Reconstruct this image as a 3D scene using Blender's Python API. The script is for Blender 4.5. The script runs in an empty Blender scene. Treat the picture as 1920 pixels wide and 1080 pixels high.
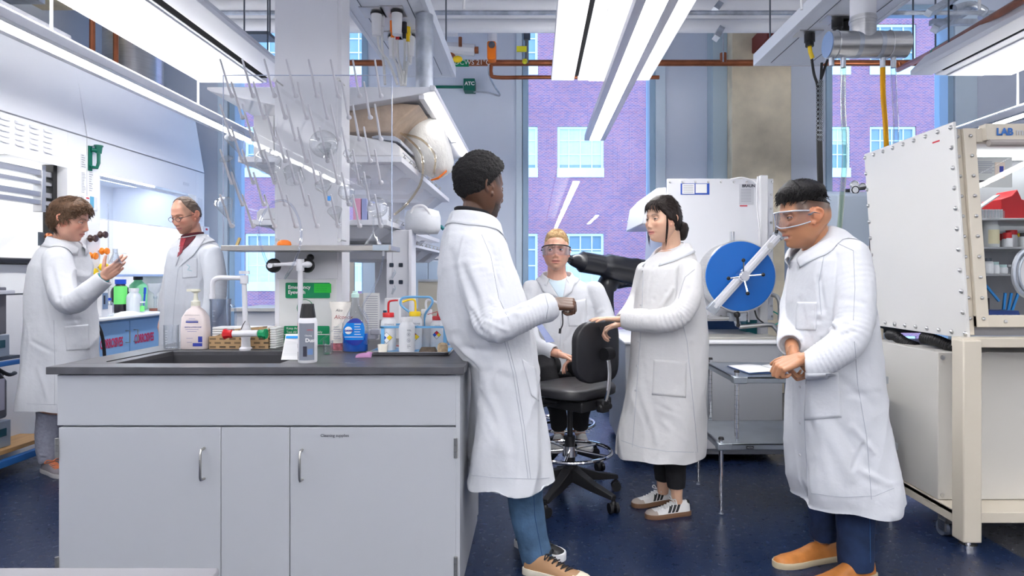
import bpy, bmesh, math, random
import numpy as np
from mathutils import Vector, Matrix, Euler
from mathutils.bvhtree import BVHTree
random.seed(7); np.random.seed(7)
C = bpy.context.scene.collection
SC = bpy.context.scene
PI = math.pi

# ---------------------------------------------------------------- camera, world, exposure
FPX = 1200.0; CU, CV = 1003.0, 515.0; CH = 1.28
cam_d = bpy.data.cameras.new('camera'); cam = bpy.data.objects.new('camera', cam_d); C.objects.link(cam)
cam_d.sensor_width = 36; cam_d.lens = FPX / 1920 * 36
cam_d.shift_x = (960 - CU) / 1920; cam_d.shift_y = (CV - 540) / 1920
cam.location = (0, 0, CH); cam.rotation_euler = (PI / 2, 0, 0)
cam_d.clip_start = 0.05; cam_d.clip_end = 200
SC.camera = cam
SC.view_settings.view_transform = 'Standard'; SC.view_settings.look = 'None'
SC.view_settings.gamma = 1; SC.view_settings.use_curve_mapping = False
SC.view_settings.exposure = 0.60
W = bpy.data.worlds.new('world'); SC.world = W; W.use_nodes = True
bg = W.node_tree.nodes['Background']; bg.inputs[0].default_value = (0.42, 0.66, 1.0, 1); bg.inputs[1].default_value = 3.1
LAMP = 26.0      # emission strength of the pendant lenses
UPL = 18.0       # emission strength of the pendants' upward lenses
def P(u, v, d):
    """point seen at pixel (u, v), d metres in front of the camera"""
    return Vector(((u - CU) * d / FPX, d, CH - (v - CV) * d / FPX))

# ---------------------------------------------------------------- materials
_m = {}
def mat(name, col, rough=0.5, metal=0.0, bump=0.0, bscale=40.0, var=0.0, vscale=6.0, spec=0.5, trans=0.0, ior=1.45, emit=None, estr=0.0, alpha=1.0, coat=0.0, aniso=None, attr=None, sheen=0.0, sss=0.0):
    if name in _m: return _m[name]
    m = bpy.data.materials.new(name); m.use_nodes = True; nt = m.node_tree; b = nt.nodes['Principled BSDF']
    c4 = (col[0], col[1], col[2], 1)
    b.inputs['Base Color'].default_value = c4; b.inputs['Roughness'].default_value = rough
    b.inputs['Metallic'].default_value = metal; b.inputs['Specular IOR Level'].default_value = spec
    b.inputs['Transmission Weight'].default_value = trans; b.inputs['IOR'].default_value = ior
    b.inputs['Alpha'].default_value = alpha; b.inputs['Coat Weight'].default_value = coat
    if sheen: b.inputs['Sheen Weight'].default_value = sheen
    if sss:
        b.inputs['Subsurface Weight'].default_value = sss; b.inputs['Subsurface Radius'].default_value = (0.012, 0.004, 0.002); b.inputs['Subsurface Scale'].default_value = 1.0
    if emit is not None:
        b.inputs['Emission Color'].default_value = (*emit, 1); b.inputs['Emission Strength'].default_value = estr
    tc = None
    def coords():
        nonlocal tc
        if tc is None:
            tc = nt.nodes.new('ShaderNodeTexCoord')
            if aniso:
                mp = nt.nodes.new('ShaderNodeMapping'); mp.inputs['Scale'].default_value = aniso
                nt.links.new(tc.outputs['Object'], mp.inputs['Vector']); tc = mp.outputs[0]
            else: tc = tc.outputs['Object']
        return tc
    src = None
    if attr:
        a = nt.nodes.new('ShaderNodeAttribute'); a.attribute_name = attr; src = a.outputs['Color']
        nt.links.new(src, b.inputs['Base Color'])
    if var > 0:
        n = nt.nodes.new('ShaderNodeTexNoise'); n.inputs['Scale'].default_value = vscale; n.inputs['Detail'].default_value = 5
        nt.links.new(coords(), n.inputs['Vector'])
        mr = nt.nodes.new('ShaderNodeMapRange'); mr.inputs['From Min'].default_value = .3; mr.inputs['From Max'].default_value = .7
        mr.inputs['To Min'].default_value = 1 - var; mr.inputs['To Max'].default_value = 1 + var
        nt.links.new(n.outputs['Fac'], mr.inputs['Value'])
        mx = nt.nodes.new('ShaderNodeMix'); mx.data_type = 'RGBA'; mx.blend_type = 'MULTIPLY'; mx.inputs[0].default_value = 1
        mx.inputs[6].default_value = c4
        if src is not None: nt.links.new(src, mx.inputs[6])
        nt.links.new(mr.outputs[0], mx.inputs[7]); nt.links.new(mx.outputs[2], b.inputs['Base Color'])
    if bump > 0:
        n2 = nt.nodes.new('ShaderNodeTexNoise'); n2.inputs['Scale'].default_value = bscale; n2.inputs['Detail'].default_value = 4
        nt.links.new(coords(), n2.inputs['Vector'])
        bp = nt.nodes.new('ShaderNodeBump'); bp.inputs['Strength'].default_value = bump; bp.inputs['Distance'].default_value = 0.01
        nt.links.new(n2.outputs['Fac'], bp.inputs['Height']); nt.links.new(bp.outputs[0], b.inputs['Normal'])
    _m[name] = m; return m
def glassmat(name, col=(1, 1, 1), rough=0.0, ior=1.45, fac=None, tint=1.0):
    """thin sheet: transparent mixed with mirror by fresnel"""
    if name in _m: return _m[name]
    m = bpy.data.materials.new(name); m.use_nodes = True; nt = m.node_tree; nt.nodes.clear()
    o = nt.nodes.new('ShaderNodeOutputMaterial'); mx = nt.nodes.new('ShaderNodeMixShader')
    t = nt.nodes.new('ShaderNodeBsdfTransparent'); t.inputs[0].default_value = (*col, 1)
    g = nt.nodes.new('ShaderNodeBsdfGlossy'); g.inputs['Roughness'].default_value = rough
    if fac is None:
        f = nt.nodes.new('ShaderNodeFresnel'); ge = nt.nodes.new('ShaderNodeNewGeometry'); mi = nt.nodes.new('ShaderNodeMix')
        mi.inputs[2].default_value = ior; mi.inputs[3].default_value = 1 / ior; nt.links.new(ge.outputs['Backfacing'], mi.inputs[0]); nt.links.new(mi.outputs[0], f.inputs['IOR'])
        nt.links.new(f.outputs[0], mx.inputs[0])
    else:
        lw = nt.nodes.new('ShaderNodeLayerWeight'); lw.inputs['Blend'].default_value = fac
        nt.links.new(lw.outputs['Facing'], mx.inputs[0])
    nt.links.new(t.outputs[0], mx.inputs[1]); nt.links.new(g.outputs[0], mx.inputs[2]); nt.links.new(mx.outputs[0], o.inputs[0])
    _m[name] = m; return m
def emis(name, col, s):
    if name in _m: return _m[name]
    m = bpy.data.materials.new(name); m.use_nodes = True; nt = m.node_tree; nt.nodes.clear()
    o = nt.nodes.new('ShaderNodeOutputMaterial'); e = nt.nodes.new('ShaderNodeEmission')
    e.inputs[0].default_value = (*col, 1); e.inputs[1].default_value = s; nt.links.new(e.outputs[0], o.inputs[0])
    _m[name] = m; return m

# ---------------------------------------------------------------- mesh builder
def frame_of(d):
    d = Vector(d).normalized(); a = Vector((0, 0, 1)) if abs(d.z) < .9 else Vector((1, 0, 0))
    s = d.cross(a).normalized(); return d, s, s.cross(d).normalized()
class MB:
    def __init__(s): s.v = []; s.f = []; s.mi = []; s.cur = 0
    def mat(s, i): s.cur = i; return s
    def add(s, vs, fs):
        o = len(s.v); s.v += [tuple(x) for x in vs]; s.f += [tuple(i + o for i in f) for f in fs]; s.mi += [s.cur] * len(fs); return s
    def box(s, x0, x1, y0, y1, z0, z1):
        return s.add([(x0, y0, z0), (x1, y0, z0), (x1, y1, z0), (x0, y1, z0), (x0, y0, z1), (x1, y0, z1), (x1, y1, z1), (x0, y1, z1)],
                     [(0, 3, 2, 1), (4, 5, 6, 7), (0, 1, 5, 4), (1, 2, 6, 5), (2, 3, 7, 6), (3, 0, 4, 7)])
    def obox(s, c, size, M=None):
        M = M or Matrix.Identity(3); c = Vector(c); hx, hy, hz = size[0] / 2, size[1] / 2, size[2] / 2
        vs = [c + M @ Vector((a * hx, b * hy, e * hz)) for e in (-1, 1) for a, b in ((-1, -1), (1, -1), (1, 1), (-1, 1))]
        return s.add(vs, [(0, 3, 2, 1), (4, 5, 6, 7), (0, 1, 5, 4), (1, 2, 6, 5), (2, 3, 7, 6), (3, 0, 4, 7)])
    def rings(s, rs, caps=True, closed=False):
        n = len(rs[0]); vs = [p for r in rs for p in r]; fs = []
        m = len(rs)
        for i in range(m - 1 if not closed else m):
            j = (i + 1) % m
            for k in range(n):
                l = (k + 1) % n; fs.append((i * n + k, i * n + l, j * n + l, j * n + k))
        if caps and not closed: fs.append(tuple(range(n - 1, -1, -1))); fs.append(tuple((m - 1) * n + k for k in range(n)))
        return s.add(vs, fs)
    def cyl(s, p0, p1, r0, r1=None, n=16, caps=True):
        r1 = r0 if r1 is None else r1; p0, p1 = Vector(p0), Vector(p1); d, a, b = frame_of(p1 - p0)
        R = lambda p, r: [p + (a * math.cos(2 * PI * k / n) - b * math.sin(2 * PI * k / n)) * r for k in range(n)]
        return s.rings([R(p0, r0)[::-1], R(p1, r1)[::-1]], caps)
    def tube(s, pts, r, n=10, caps=True, closed=False, flat=1.0, up=None):
        pts = [Vector(p) for p in pts]; m = len(pts); rr = r if isinstance(r, (list, tuple)) else [r] * m
        tan = []
        for i in range(m):
            if closed: t = pts[(i + 1) % m] - pts[i - 1]
            else: t = pts[min(i + 1, m - 1)] - pts[max(i - 1, 0)]
            tan.append(t.normalized() if t.length > 1e-9 else Vector((0, 0, 1)))
        _, a, _ = frame_of(tan[0])
        if up is not None: a = tan[0].cross(Vector(up)).normalized()
        rs = []
        for i in range(m):
            a = (a - tan[i] * a.dot(tan[i])).normalized(); b = tan[i].cross(a)
            rs.append([pts[i] + (a * math.cos(2 * PI * k / n) + b * math.sin(2 * PI * k / n) * flat) * rr[i] for k in range(n)])
        return s.rings(rs, caps, closed)
    def lathe(s, prof, c=(0, 0, 0), axis=(0, 0, 1), n=24, caps=True):
        d, a, b = frame_of(axis); c = Vector(c)
        if abs(d.z) > .999: a, b = Vector((1, 0, 0)), Vector((0, 1, 0)) * (1 if d.z > 0 else -1)
        return s.rings([[c + d * z + (a * math.cos(2 * PI * k / n) + b * math.sin(2 * PI * k / n)) * max(r, 1e-5) for k in range(n)] for r, z in prof], caps)
    def sphere(s, c, r, n=16, m=10, M=None):
        c = Vector(c); r = (r, r, r) if not isinstance(r, (tuple, list)) else r; M = M or Matrix.Identity(3)
        rs = []
        for i in range(m + 1):
            t = -PI / 2 + PI * i / m; t = max(-PI / 2 + 1e-3, min(PI / 2 - 1e-3, t))
            rs.append([c + M @ Vector((r[0] * math.cos(t) * math.cos(2 * PI * k / n), r[1] * math.cos(t) * math.sin(2 * PI * k / n), r[2] * math.sin(t))) for k in range(n)])
        return s.rings(rs)
    def prism(s, poly, axis, a0, a1):
        """poly: 2-D points in the plane of the other two axes"""
        def mk(p, a): return {'x': (a, p[0], p[1]), 'y': (p[0], a, p[1]), 'z': (p[0], p[1], a)}[axis]
        n = len(poly); vs = [mk(p, a0) for p in poly] + [mk(p, a1) for p in poly]
        return s.add(vs, [tuple(range(n - 1, -1, -1)), tuple(range(n, 2 * n))] + [(k, (k + 1) % n, n + (k + 1) % n, n + k) for k in range(n)])
    def grid(s, g):
        r, c = len(g), len(g[0]); return s.add([p for row in g for p in row], [(i * c + j, i * c + j + 1, (i + 1) * c + j + 1, (i + 1) * c + j) for i in range(r - 1) for j in range(c - 1)])
def rrect(x0, x1, y0, y1, r, n=5):
    o = []
    for cx, cy, a0 in ((x1 - r, y1 - r, 0), (x0 + r, y1 - r, 90), (x0 + r, y0 + r, 180), (x1 - r, y0 + r, 270)):
        for k in range(n + 1):
            a = math.radians(a0 + 90 * k / n); o.append((cx + r * math.cos(a), cy + r * math.sin(a)))
    return o
def arc(c, r, a0, a1, n=10, ax='xz'):
    o = []
    for k in range(n + 1):
        a = math.radians(a0 + (a1 - a0) * k / n); p, q = r * math.cos(a), r * math.sin(a)
        o.append(Vector(c) + (Vector((p, 0, q)) if ax == 'xz' else Vector((p, q, 0)) if ax == 'xy' else Vector((0, p, q))))
    return o
def spline(pts, k=6):
    pts = [Vector(p) for p in pts]; o = []
    q = [pts[0]] + pts + [pts[-1]]
    for i in range(1, len(q) - 2):
        for j in range(k):
            t = j / k; a, b, c, d = q[i - 1], q[i], q[i + 1], q[i + 2]
            o.append(.5 * ((2 * b) + (c - a) * t + (2 * a - 5 * b + 4 * c - d) * t * t + (3 * b - a - 3 * c + d) * t ** 3))
    o.append(pts[-1]); return o
def woff(o):
    v = Vector((0, 0, 0))
    while o is not None: v += o.location; o = o.parent
    return v
def obj(name, mb, m, parent=None, bevel=0.0, seg=2, angle=35, kind=None, label=None, flat=False, recalc=True, solid=0):
    me = bpy.data.meshes.new(name)
    off = woff(parent) if parent is not None else Vector((0, 0, 0))
    vs = [(x - off.x, y - off.y, z - off.z) for x, y, z in mb.v]
    me.from_pydata(vs, [], mb.f)
    for mm in (m if isinstance(m, (list, tuple)) else [m]): me.materials.append(mm)
    if max(mb.mi, default=0) > 0: me.polygons.foreach_set('material_index', mb.mi)
    if recalc:
        bm = bmesh.new(); bm.from_mesh(me); bmesh.ops.recalc_face_normals(bm, faces=bm.faces); bm.to_mesh(me); bm.free()
    if not flat: me.shade_smooth(); me.set_sharp_from_angle(angle=math.radians(angle))
    me.update()
    o = bpy.data.objects.new(name, me); C.objects.link(o)
    if parent is not None: o.parent = parent
    if bevel > 0:
        b = o.modifiers.new('bevel', 'BEVEL'); b.width = bevel; b.segments = seg; b.limit_method = 'ANGLE'; b.angle_limit = math.radians(40); b.harden_normals = False
    if solid: sm = o.modifiers.new('solid', 'SOLIDIFY'); sm.thickness = solid
    if kind: o['kind'] = kind
    if label: o['label'] = label
    return o
def thing(name, label, cat, loc=(0, 0, 0), rz=0, group=None):
    o = bpy.data.objects.new(name, None); C.objects.link(o); o.location = loc; o.rotation_euler = (0, 0, rz)
    o.empty_display_size = .05; o['label'] = label; o['category'] = cat
    if group: o['group'] = group
    return o
def tag(o, label, cat, group=None, kind=None):
    o['label'] = label; o['category'] = cat
    if group: o['group'] = group
    if kind: o['kind'] = kind
    return o
def struct(name, mb, m, parent=None, **k):
    o = obj(name, mb, m, parent, **k)
    if parent is None: o['kind'] = 'structure'
    return o
def dup(root, loc=None, rz=None, label=None, group=None):
    r = root.copy(); C.objects.link(r)
    if loc is not None: r.location = loc
    if rz is not None: r.rotation_euler = (0, 0, rz)
    if label: r['label'] = label
    if group: r['group'] = group
    def rec(a, b):
        for ch in list(a.children):
            c = ch.copy(); C.objects.link(c); c.parent = b; rec(ch, c)
    rec(root, r); return r
def each(name, mb, pts, m, parent, rots=None):
    """one part per point: copies of one small mesh built round the origin"""
    o = obj(name, mb, m, None); C.objects.unlink(o); w0 = woff(parent)
    for i, p in enumerate(pts):
        c = o.copy(); C.objects.link(c); c.parent = parent; c.location = Vector(p) - w0
        if rots: c.rotation_euler = rots[i]
    bpy.data.objects.remove(o)
def text(name, body, loc, size, m, parent=None, rot=(PI / 2, 0, 0), ext=0.0004, align='LEFT', bold=0.0, sx=1.0, spacing=1.0, shear=0.0):
    cu = bpy.data.curves.new(name, 'FONT'); cu.body = body; cu.size = size; cu.extrude = ext; cu.align_x = align; cu.offset = bold; cu.space_line = spacing; cu.shear = shear
    cu.resolution_u = 3
    t = bpy.data.objects.new(name, cu); C.objects.link(t)
    me = bpy.data.meshes.new_from_object(t); bpy.data.objects.remove(t); me.materials.clear(); me.materials.append(m)
    off = woff(parent) if parent is not None else Vector((0, 0, 0))
    M = Matrix.Translation(Vector(loc) - off) @ Euler(rot).to_matrix().to_4x4() @ Matrix.Diagonal((sx, 1, 1, 1))
    me.transform(M); me.name = name
    o = bpy.data.objects.new(name, me); C.objects.link(o)
    if parent is not None: o.parent = parent
    return o
# ---------------------------------------------------------------- common materials
M_white = mat('white_paint', (.82, .82, .85), .45)
M_wall = mat('wall_paint', (.74, .80, .92), .6, bump=.03, bscale=80)
M_ceil = mat('ceiling_concrete', (.66, .67, .72), .85, var=.15)
M_conc = mat('concrete', (.74, .66, .50), .8, var=.28, vscale=2.2, bump=.15, bscale=25)
M_steel = mat('brushed_steel', (.62, .62, .62), .28, 1.0, var=.1, aniso=(1, 1, 20))
M_galv = mat('galvanised', (.50, .54, .60), .42, .85, var=.25, vscale=9)
M_chrome = mat('chrome', (.85, .85, .87), .08, 1.0)
M_black = mat('black_plastic', (.012, .012, .014), .45)
M_blackm = mat('black_matte', (.02, .02, .022), .8)
M_copper = mat('copper_pipe', (.36, .12, .055), .35, .75, var=.3, vscale=5)
M_frame = mat('window_frame_paint', (.38, .54, .70), .4)
M_whitep = mat('white_plastic', (.78, .78, .80), .3)
M_grey = mat('grey_paint', (.42, .44, .50), .5)
M_pipe = mat('pipe_insulation', (.78, .79, .83), .6, bump=.05, bscale=12)
M_darkst = mat('dark_steel', (.10, .12, .15), .5, .5)
M_red = mat('red_plastic', (.62, .015, .02), .35)
M_orange = mat('orange_plastic', (.95, .22, .01), .4)
M_yellow = mat('yellow_plastic', (.9, .62, .01), .4)
M_green = mat('sign_green', (.0, .26, .10), .4)
M_blue = mat('blue_plastic', (.02, .12, .55), .35)
M_glass = mat('lab_glass', (.97, .99, 1), .0, trans=1.0, ior=1.30)
M_pane = glassmat('pane_glass', (.97, .99, 1), 0.0, 1.45)
M_acryl = glassmat('acrylic_sheet', (.975, .98, .985), .02, 1.5)
M_paper = mat('paper', (.82, .82, .82), .7)
M_ink = mat('ink', (.03, .03, .05), .6)
M_inkb = mat('ink_blue', (.03, .05, .35), .6)
M_inkr = mat('ink_red', (.6, .02, .04), .6)
M_inkg = mat('ink_grey', (.35, .36, .42), .6)
M_lens = emis('lamp_lens', (1.0, .985, .97), LAMP)
M_up = emis('uplight_lens', (1.0, .985, .98), UPL)

# ---------------------------------------------------------------- floor
def floor_mat():
    m = bpy.data.materials.new('floor_rubber'); m.use_nodes = True; nt = m.node_tree; b = nt.nodes['Principled BSDF']
    tc = nt.nodes.new('ShaderNodeTexCoord'); vo = nt.nodes.new('ShaderNodeTexVoronoi'); vo.inputs['Scale'].default_value = 70
    nt.links.new(tc.outputs['Object'], vo.inputs['Vector'])
    r = nt.nodes.new('ShaderNodeValToRGB'); r.color_ramp.elements[0].position = .10; r.color_ramp.elements[0].color = (.10, .11, .16, 1)
    r.color_ramp.elements[1].position = .16; r.color_ramp.elements[1].color = (.006, .016, .052, 1); nt.links.new(vo.outputs['Distance'], r.inputs[0])
    r2 = nt.nodes.new('ShaderNodeValToRGB'); r2.color_ramp.elements[0].position = .10; r2.color_ramp.elements[0].color = (.2, .2, .2, 1)
    r2.color_ramp.elements[1].position = .16; r2.color_ramp.elements[1].color = (.045, .046, .052, 1); nt.links.new(vo.outputs['Distance'], r2.inputs[0])
    sx = nt.nodes.new('ShaderNodeSeparateXYZ'); nt.links.new(tc.outputs['Object'], sx.inputs[0])
    gt = nt.nodes.new('ShaderNodeMath'); gt.operation = 'GREATER_THAN'; gt.inputs[1].default_value = 2.2; nt.links.new(sx.outputs[0], gt.inputs[0])
    mx = nt.nodes.new('ShaderNodeMix'); mx.data_type = 'RGBA'; nt.links.new(gt.outputs[0], mx.inputs[0]); nt.links.new(r.outputs[0], mx.inputs[6]); nt.links.new(r2.outputs[0], mx.inputs[7])
    nt.links.new(mx.outputs[2], b.inputs['Base Color']); b.inputs['Roughness'].default_value = .30
    n = nt.nodes.new('ShaderNodeTexNoise'); n.inputs['Scale'].default_value = 30; nt.links.new(tc.outputs['Object'], n.inputs['Vector'])
    mr = nt.nodes.new('ShaderNodeMapRange'); mr.inputs['To Min'].default_value = .22; mr.inputs['To Max'].default_value = .36; nt.links.new(n.outputs[0], mr.inputs[0]); nt.links.new(mr.outputs[0], b.inputs['Roughness'])
    bp = nt.nodes.new('ShaderNodeBump'); bp.inputs['Strength'].default_value = .08; bp.inputs['Distance'].default_value = .004; nt.links.new(n.outputs[0], bp.inputs['Height']); nt.links.new(bp.outputs[0], b.inputs['Normal'])
    return m
XL, XR, YN, YB, ZC = -4.6, 7.5, -4.0, 7.3, 4.7
struct('floor', MB().box(XL - .2, XR + .2, YN - .2, YB + .3, -.15, 0), floor_mat())
struct('ceiling', MB().box(XL - .2, XR + .2, YN - .2, YB + .3, ZC, ZC + .2), M_ceil)
struct('wall_left', MB().box(XL - .2, XL, YN, YB, 0, ZC), M_wall)
struct('wall_right', MB().box(XR, XR + .2, YN, YB, 0, ZC), mat('wall_right_paint', (.6, .62, .68), .6))
struct('wall_rear', MB().box(XL - .2, XR + .2, YN - .2, YN, 0, ZC), mat('wall_rear_paint', (.75, .76, .80), .6))
WX = lambda u: (u - CU) * YB / FPX
wins = [(WX(432), WX(690)), (WX(980), WX(1228)), (WX(1548), WX(1785)), (WX(2080), WX(2320) - .6)]
ZS, ZT = .30, 4.35
mb = MB(); x = XL - .2
for a, b in wins:
    mb.box(x, a, YB, YB + .3, 0, ZC); mb.box(a, b, YB, YB + .3, 0, ZS); mb.box(a, b, YB, YB + .3, ZT, ZC); x = b
mb.box(x, XR + .2, YB, YB + .3, 0, ZC)
struct('wall_back', mb, M_wall)
mb = MB(); mb.box(XL, XR, YB - .015, YB - .001, 0, .1); struct('baseboard_back', mb, mat('baseboard_rubber', (.05, .07, .11), .5))
M_reveal = mat('window_reveal', (.72, .84, .95), .35)
for i, (a, b) in enumerate(wins):
    w = struct('window_%d' % (i + 1), MB().box(a, a + .065, YB - .03, YB + .22, ZS, ZT).box(b - .065, b, YB - .03, YB + .22, ZS, ZT).box(a, b, YB - .03, YB + .22, ZT - .06, ZT).box(a, b, YB - .03, YB + .22, ZS, ZS + .06), M_frame, bevel=.004)
    struct('pane', MB().box(a + .065, b - .065, YB + .12, YB + .124, ZS + .06, ZT - .06), M_pane, w)
    struct('window_sill', MB().box(a - .04, b + .04, YB - .10, YB + .12, ZS - .03, ZS), M_reveal, w, bevel=.004)
# light jamb covers beside the windows
mb = MB()
for x0, x1 in ((WX(1228), WX(1246)), (WX(968), WX(979)), (WX(1786), WX(1827)), (WX(412), WX(430))): mb.box(x0, x1, YB - .05, YB, 0, ZC)
struct('trim_1', mb, M_reveal, bevel=.003)

# ---------------------------------------------------------------- brick building across the street
def brick_mat():
    m = bpy.data.materials.new('street_brick'); m.use_nodes = True; nt = m.node_tree; b = nt.nodes['Principled BSDF']
    tc = nt.nodes.new('ShaderNodeTexCoord'); mp = nt.nodes.new('ShaderNodeMapping'); mp.inputs['Rotation'].default_value = (PI / 2, 0, 0)
    nt.links.new(tc.outputs['Object'], mp.inputs[0]); br = nt.nodes.new('ShaderNodeTexBrick')
    br.inputs['Scale'].default_value = 1; br.inputs['Brick Width'].default_value = .15; br.inputs['Row Height'].default_value = .052; br.inputs['Mortar Size'].default_value = .006
    br.inputs['Color1'].default_value = (.30, .095, .125, 1); br.inputs['Color2'].default_value = (.14, .065, .135, 1); br.inputs['Mortar'].default_value = (.38, .27, .36, 1); br.inputs['Bias'].default_value = -.1
    nt.links.new(mp.outputs[0], br.inputs['Vector'])
    n = nt.nodes.new('ShaderNodeTexNoise'); n.inputs['Scale'].default_value = .5; n.inputs['Detail'].default_value = 6; nt.links.new(tc.outputs['Object'], n.inputs['Vector'])
    mr = nt.nodes.new('ShaderNodeMapRange'); mr.inputs['To Min'].default_value = .75; mr.inputs['To Max'].default_value = 1.3; nt.links.new(n.outputs[0], mr.inputs[0])
    mx = nt.nodes.new('ShaderNodeMix'); mx.data_type = 'RGBA'; mx.blend_type = 'MULTIPLY'; mx.inputs[0].default_value = 1
    nt.links.new(br.outputs['Color'], mx.inputs[6]); nt.links.new(mr.outputs[0], mx.inputs[7]); nt.links.new(mx.outputs[2], b.inputs['Base Color']); b.inputs['Roughness'].default_value = .85
    return m
DF = 24.0
fx = lambda u: (u - CU) * DF / FPX
fz = lambda v: CH - (v - CV) * DF / FPX
cols = sorted([u for k in range(-3, 5) for u in (921 + 293 * k, 1045 + 293 * k)])
rows = [(-147, -52), (45, 140), (237, 332), (438, 545), (630, 725)]
bld = thing('brick_building', 'red-brown brick building with white grid windows seen through the lab windows', 'building', (fx(1200), DF, -8))
mb = MB(); Z0, Z1 = -8, 18; xs = fx(-300)
zc = Z0
rz = sorted([(fz(b), fz(a)) for a, b in rows])
for (a, b) in rz:
    mb.box(fx(-200), fx(2500), DF, DF + .4, zc, a); zc = b
    x = fx(-200)
    for u in cols: mb.box(x, fx(u), DF, DF + .4, a, b); x = fx(u + 87)
    mb.box(x, fx(2500), DF, DF + .4, a, b)
mb.box(fx(-200), fx(2500), DF, DF + .4, zc, Z1)
obj('wall', mb, brick_mat(), bld, flat=True)
M_wf = mat('street_window_frame', (.62, .68, .68), .5); M_wg = mat('street_window_glass', (.16, .24, .30), .12, spec=1.0); M_bl = mat('window_blind', (.50, .56, .58), .6, aniso=(1, 1, 3), var=.06)
random.seed(3)
for ri, (va, vb) in enumerate(rows):
    za, zb = fz(vb), fz(va)
    for u in cols:
        a, b = fx(u), fx(u + 87)
        f = MB(); f.box(a, a + .09, DF + .06, DF + .16, za, zb).box(b - .09, b, DF + .06, DF + .16, za, zb).box(a + .01, b - .01, DF + .055, DF + .155, zb - .09, zb + .01).box(a - .01, b + .01, DF - .04, DF + .15, za - .01, za + .34)
        for k in (1, 2, 3): f.box(a + (b - a) * k / 4 - .022, a + (b - a) * k / 4 + .022, DF + .09, DF + .14, za, zb)
        for k in (1, 2): f.box(a + .05, b - .05, DF + .085, DF + .135, za + .34 + (zb - za - .34) * k / 3 - .022, za + .34 + (zb - za - .34) * k / 3 + .022)
        w = obj('window', f, M_wf, bld, flat=True)
        obj('pane', MB().box(a, b, DF + .13, DF + .15, za + .3, zb), M_wg, w, flat=True)
        if ri >= 2 and random.random() < .75:
            h = random.choice((.35, .6, .75))
            if ri == 3: obj('blind', MB().box(a + .09, b - .09, DF + .10, DF + .115, za + .3, za + .3 + (zb - za) * .55), M_bl, w, flat=True)
            else: obj('blind', MB().box(a + .09, b - .09, DF + .115, DF + .128, zb - (zb - za) * h, zb - .09), M_bl, w, flat=True)
struct('street_ground', MB().box(-60, 60, 9, 60, -9, -8), mat('street_asphalt', (.25, .26, .28), .9, var=.15), flat=True)

# ---------------------------------------------------------------- ceiling services
def tagm(o, l, c, g=None): return tag(o, l, c, g)
# column of concrete
x0, x1 = (1372 - CU) * 6.9 / FPX, (1484 - CU) * 6.9 / FPX
struct('concrete_column', MB().box(x0, x1, 6.9, YB - .02, 0, ZC), M_conc, bevel=.01)
tag(bpy.data.objects['concrete_column'], 'beige concrete column against the window wall right of the blue-doored glovebox', 'column')
struct('trim_2', MB().box(x0 - .16, x0 - .002, 7.05, YB - .01, 0, ZC), mat('column_side_board', (.50, .62, .70), .6))
# chilled beam panels
ZP = 2.90
def beam(xl, xr, yend, slot, label, ynear=-3.6, sw=.03):
    t = thing('ceiling_panel', label, 'ceiling panel', ((xl + xr) / 2, (ynear + yend) / 2, ZP), group='white chilled beam panels under the ceiling')
    mb = MB()
    mb.prism([(xl, ZP), (slot - sw, ZP), (slot - sw, ZP + .05), (slot + .0, ZP + .05), (slot, ZP), (xr, ZP), (xr, ZP + .035), (xr - .12, ZP + .16), (xl + .12, ZP + .16), (xl, ZP + .035)], 'y', ynear, yend)
    obj('panel_body', mb, M_white, t, bevel=.003)
    obj('slot', MB().box(slot - sw + .001, slot - .001, ynear + .01, yend - .12, ZP + .002, ZP + .048), mat('slot_black', (.004, .004, .005), .9, spec=.1), t)
    f = xl + .24 if slot > (xl + xr) / 2 else xr - .24
    obj('lower_face', MB().box(min(f, slot + (.09 if f > slot else -.09)), max(f, slot + (.09 if f > slot else -.09)), ynear + .01, yend - .01, ZP - .008, ZP), M_white, t, bevel=.002)
    for y in (-2.5, -.5, 1.5, 3.5, yend - .25):
        for x in (xl + .15, xr - .15): obj('hanger_rod', MB().cyl((x, y, ZP + .14), (x, y, ZC), .006, n=6), M_darkst, t)
    return t
beam(-2.82, -2.0, 5.4, -2.2, 'white ceiling panel with a black slot at the upper left, above the fume hoods', sw=.06)
beam(.135, .955, 5.34, .355, 'white ceiling panel with a black slot above the seated man, beside the long lit pendant')
beam(3.05, 3.87, 5.2, 3.25, 'white ceiling panel with a black slot at the upper right, above the glovebox on legs')
def service(xl, xr, yend, label, ynear=-3.6):
    t = thing('ceiling_board', label, 'ceiling panel', ((xl + xr) / 2, (ynear + yend) / 2, ZP), group='ceiling service panels')
    mb = MB().box(xl, xl + .03, ynear, yend, ZP, ZP + .09).box(xr - .03, xr, ynear, yend, ZP, ZP + .09).box(xl + .03, xr - .03, ynear, yend, ZP + .004, ZP + .05).box(xl, xr, yend - .001, yend + .02, ZP, ZP + .09)
    obj('panel_body', mb, mat('service_panel_paint', (.66, .69, .75), .45), t, bevel=.002)
    w = xr - xl
    obj('seam', MB().box(xl + w * .21, xl + w * .218, ynear + .1, yend - .05, ZP + .001, ZP + .0045).box(xl + w * .79, xl + w * .798, ynear + .1, yend - .05, ZP + .001, ZP + .0045), M_darkst, t)
    for y in (-2, .5, 3, yend - .2):
        for x in (xl + .05, xr - .05): obj('hanger_rod', MB().cyl((x, y, ZP + .08), (x, y, ZC), .006, n=6), M_darkst, t)
    return t
SP1 = service(-1.16, -.65, 5.24, 'pale ceiling service panel with white hoses hanging down behind the column')
SP2 = service(1.695, 2.22, 4.95, 'pale ceiling service panel above the steel exhaust drum')
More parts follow.
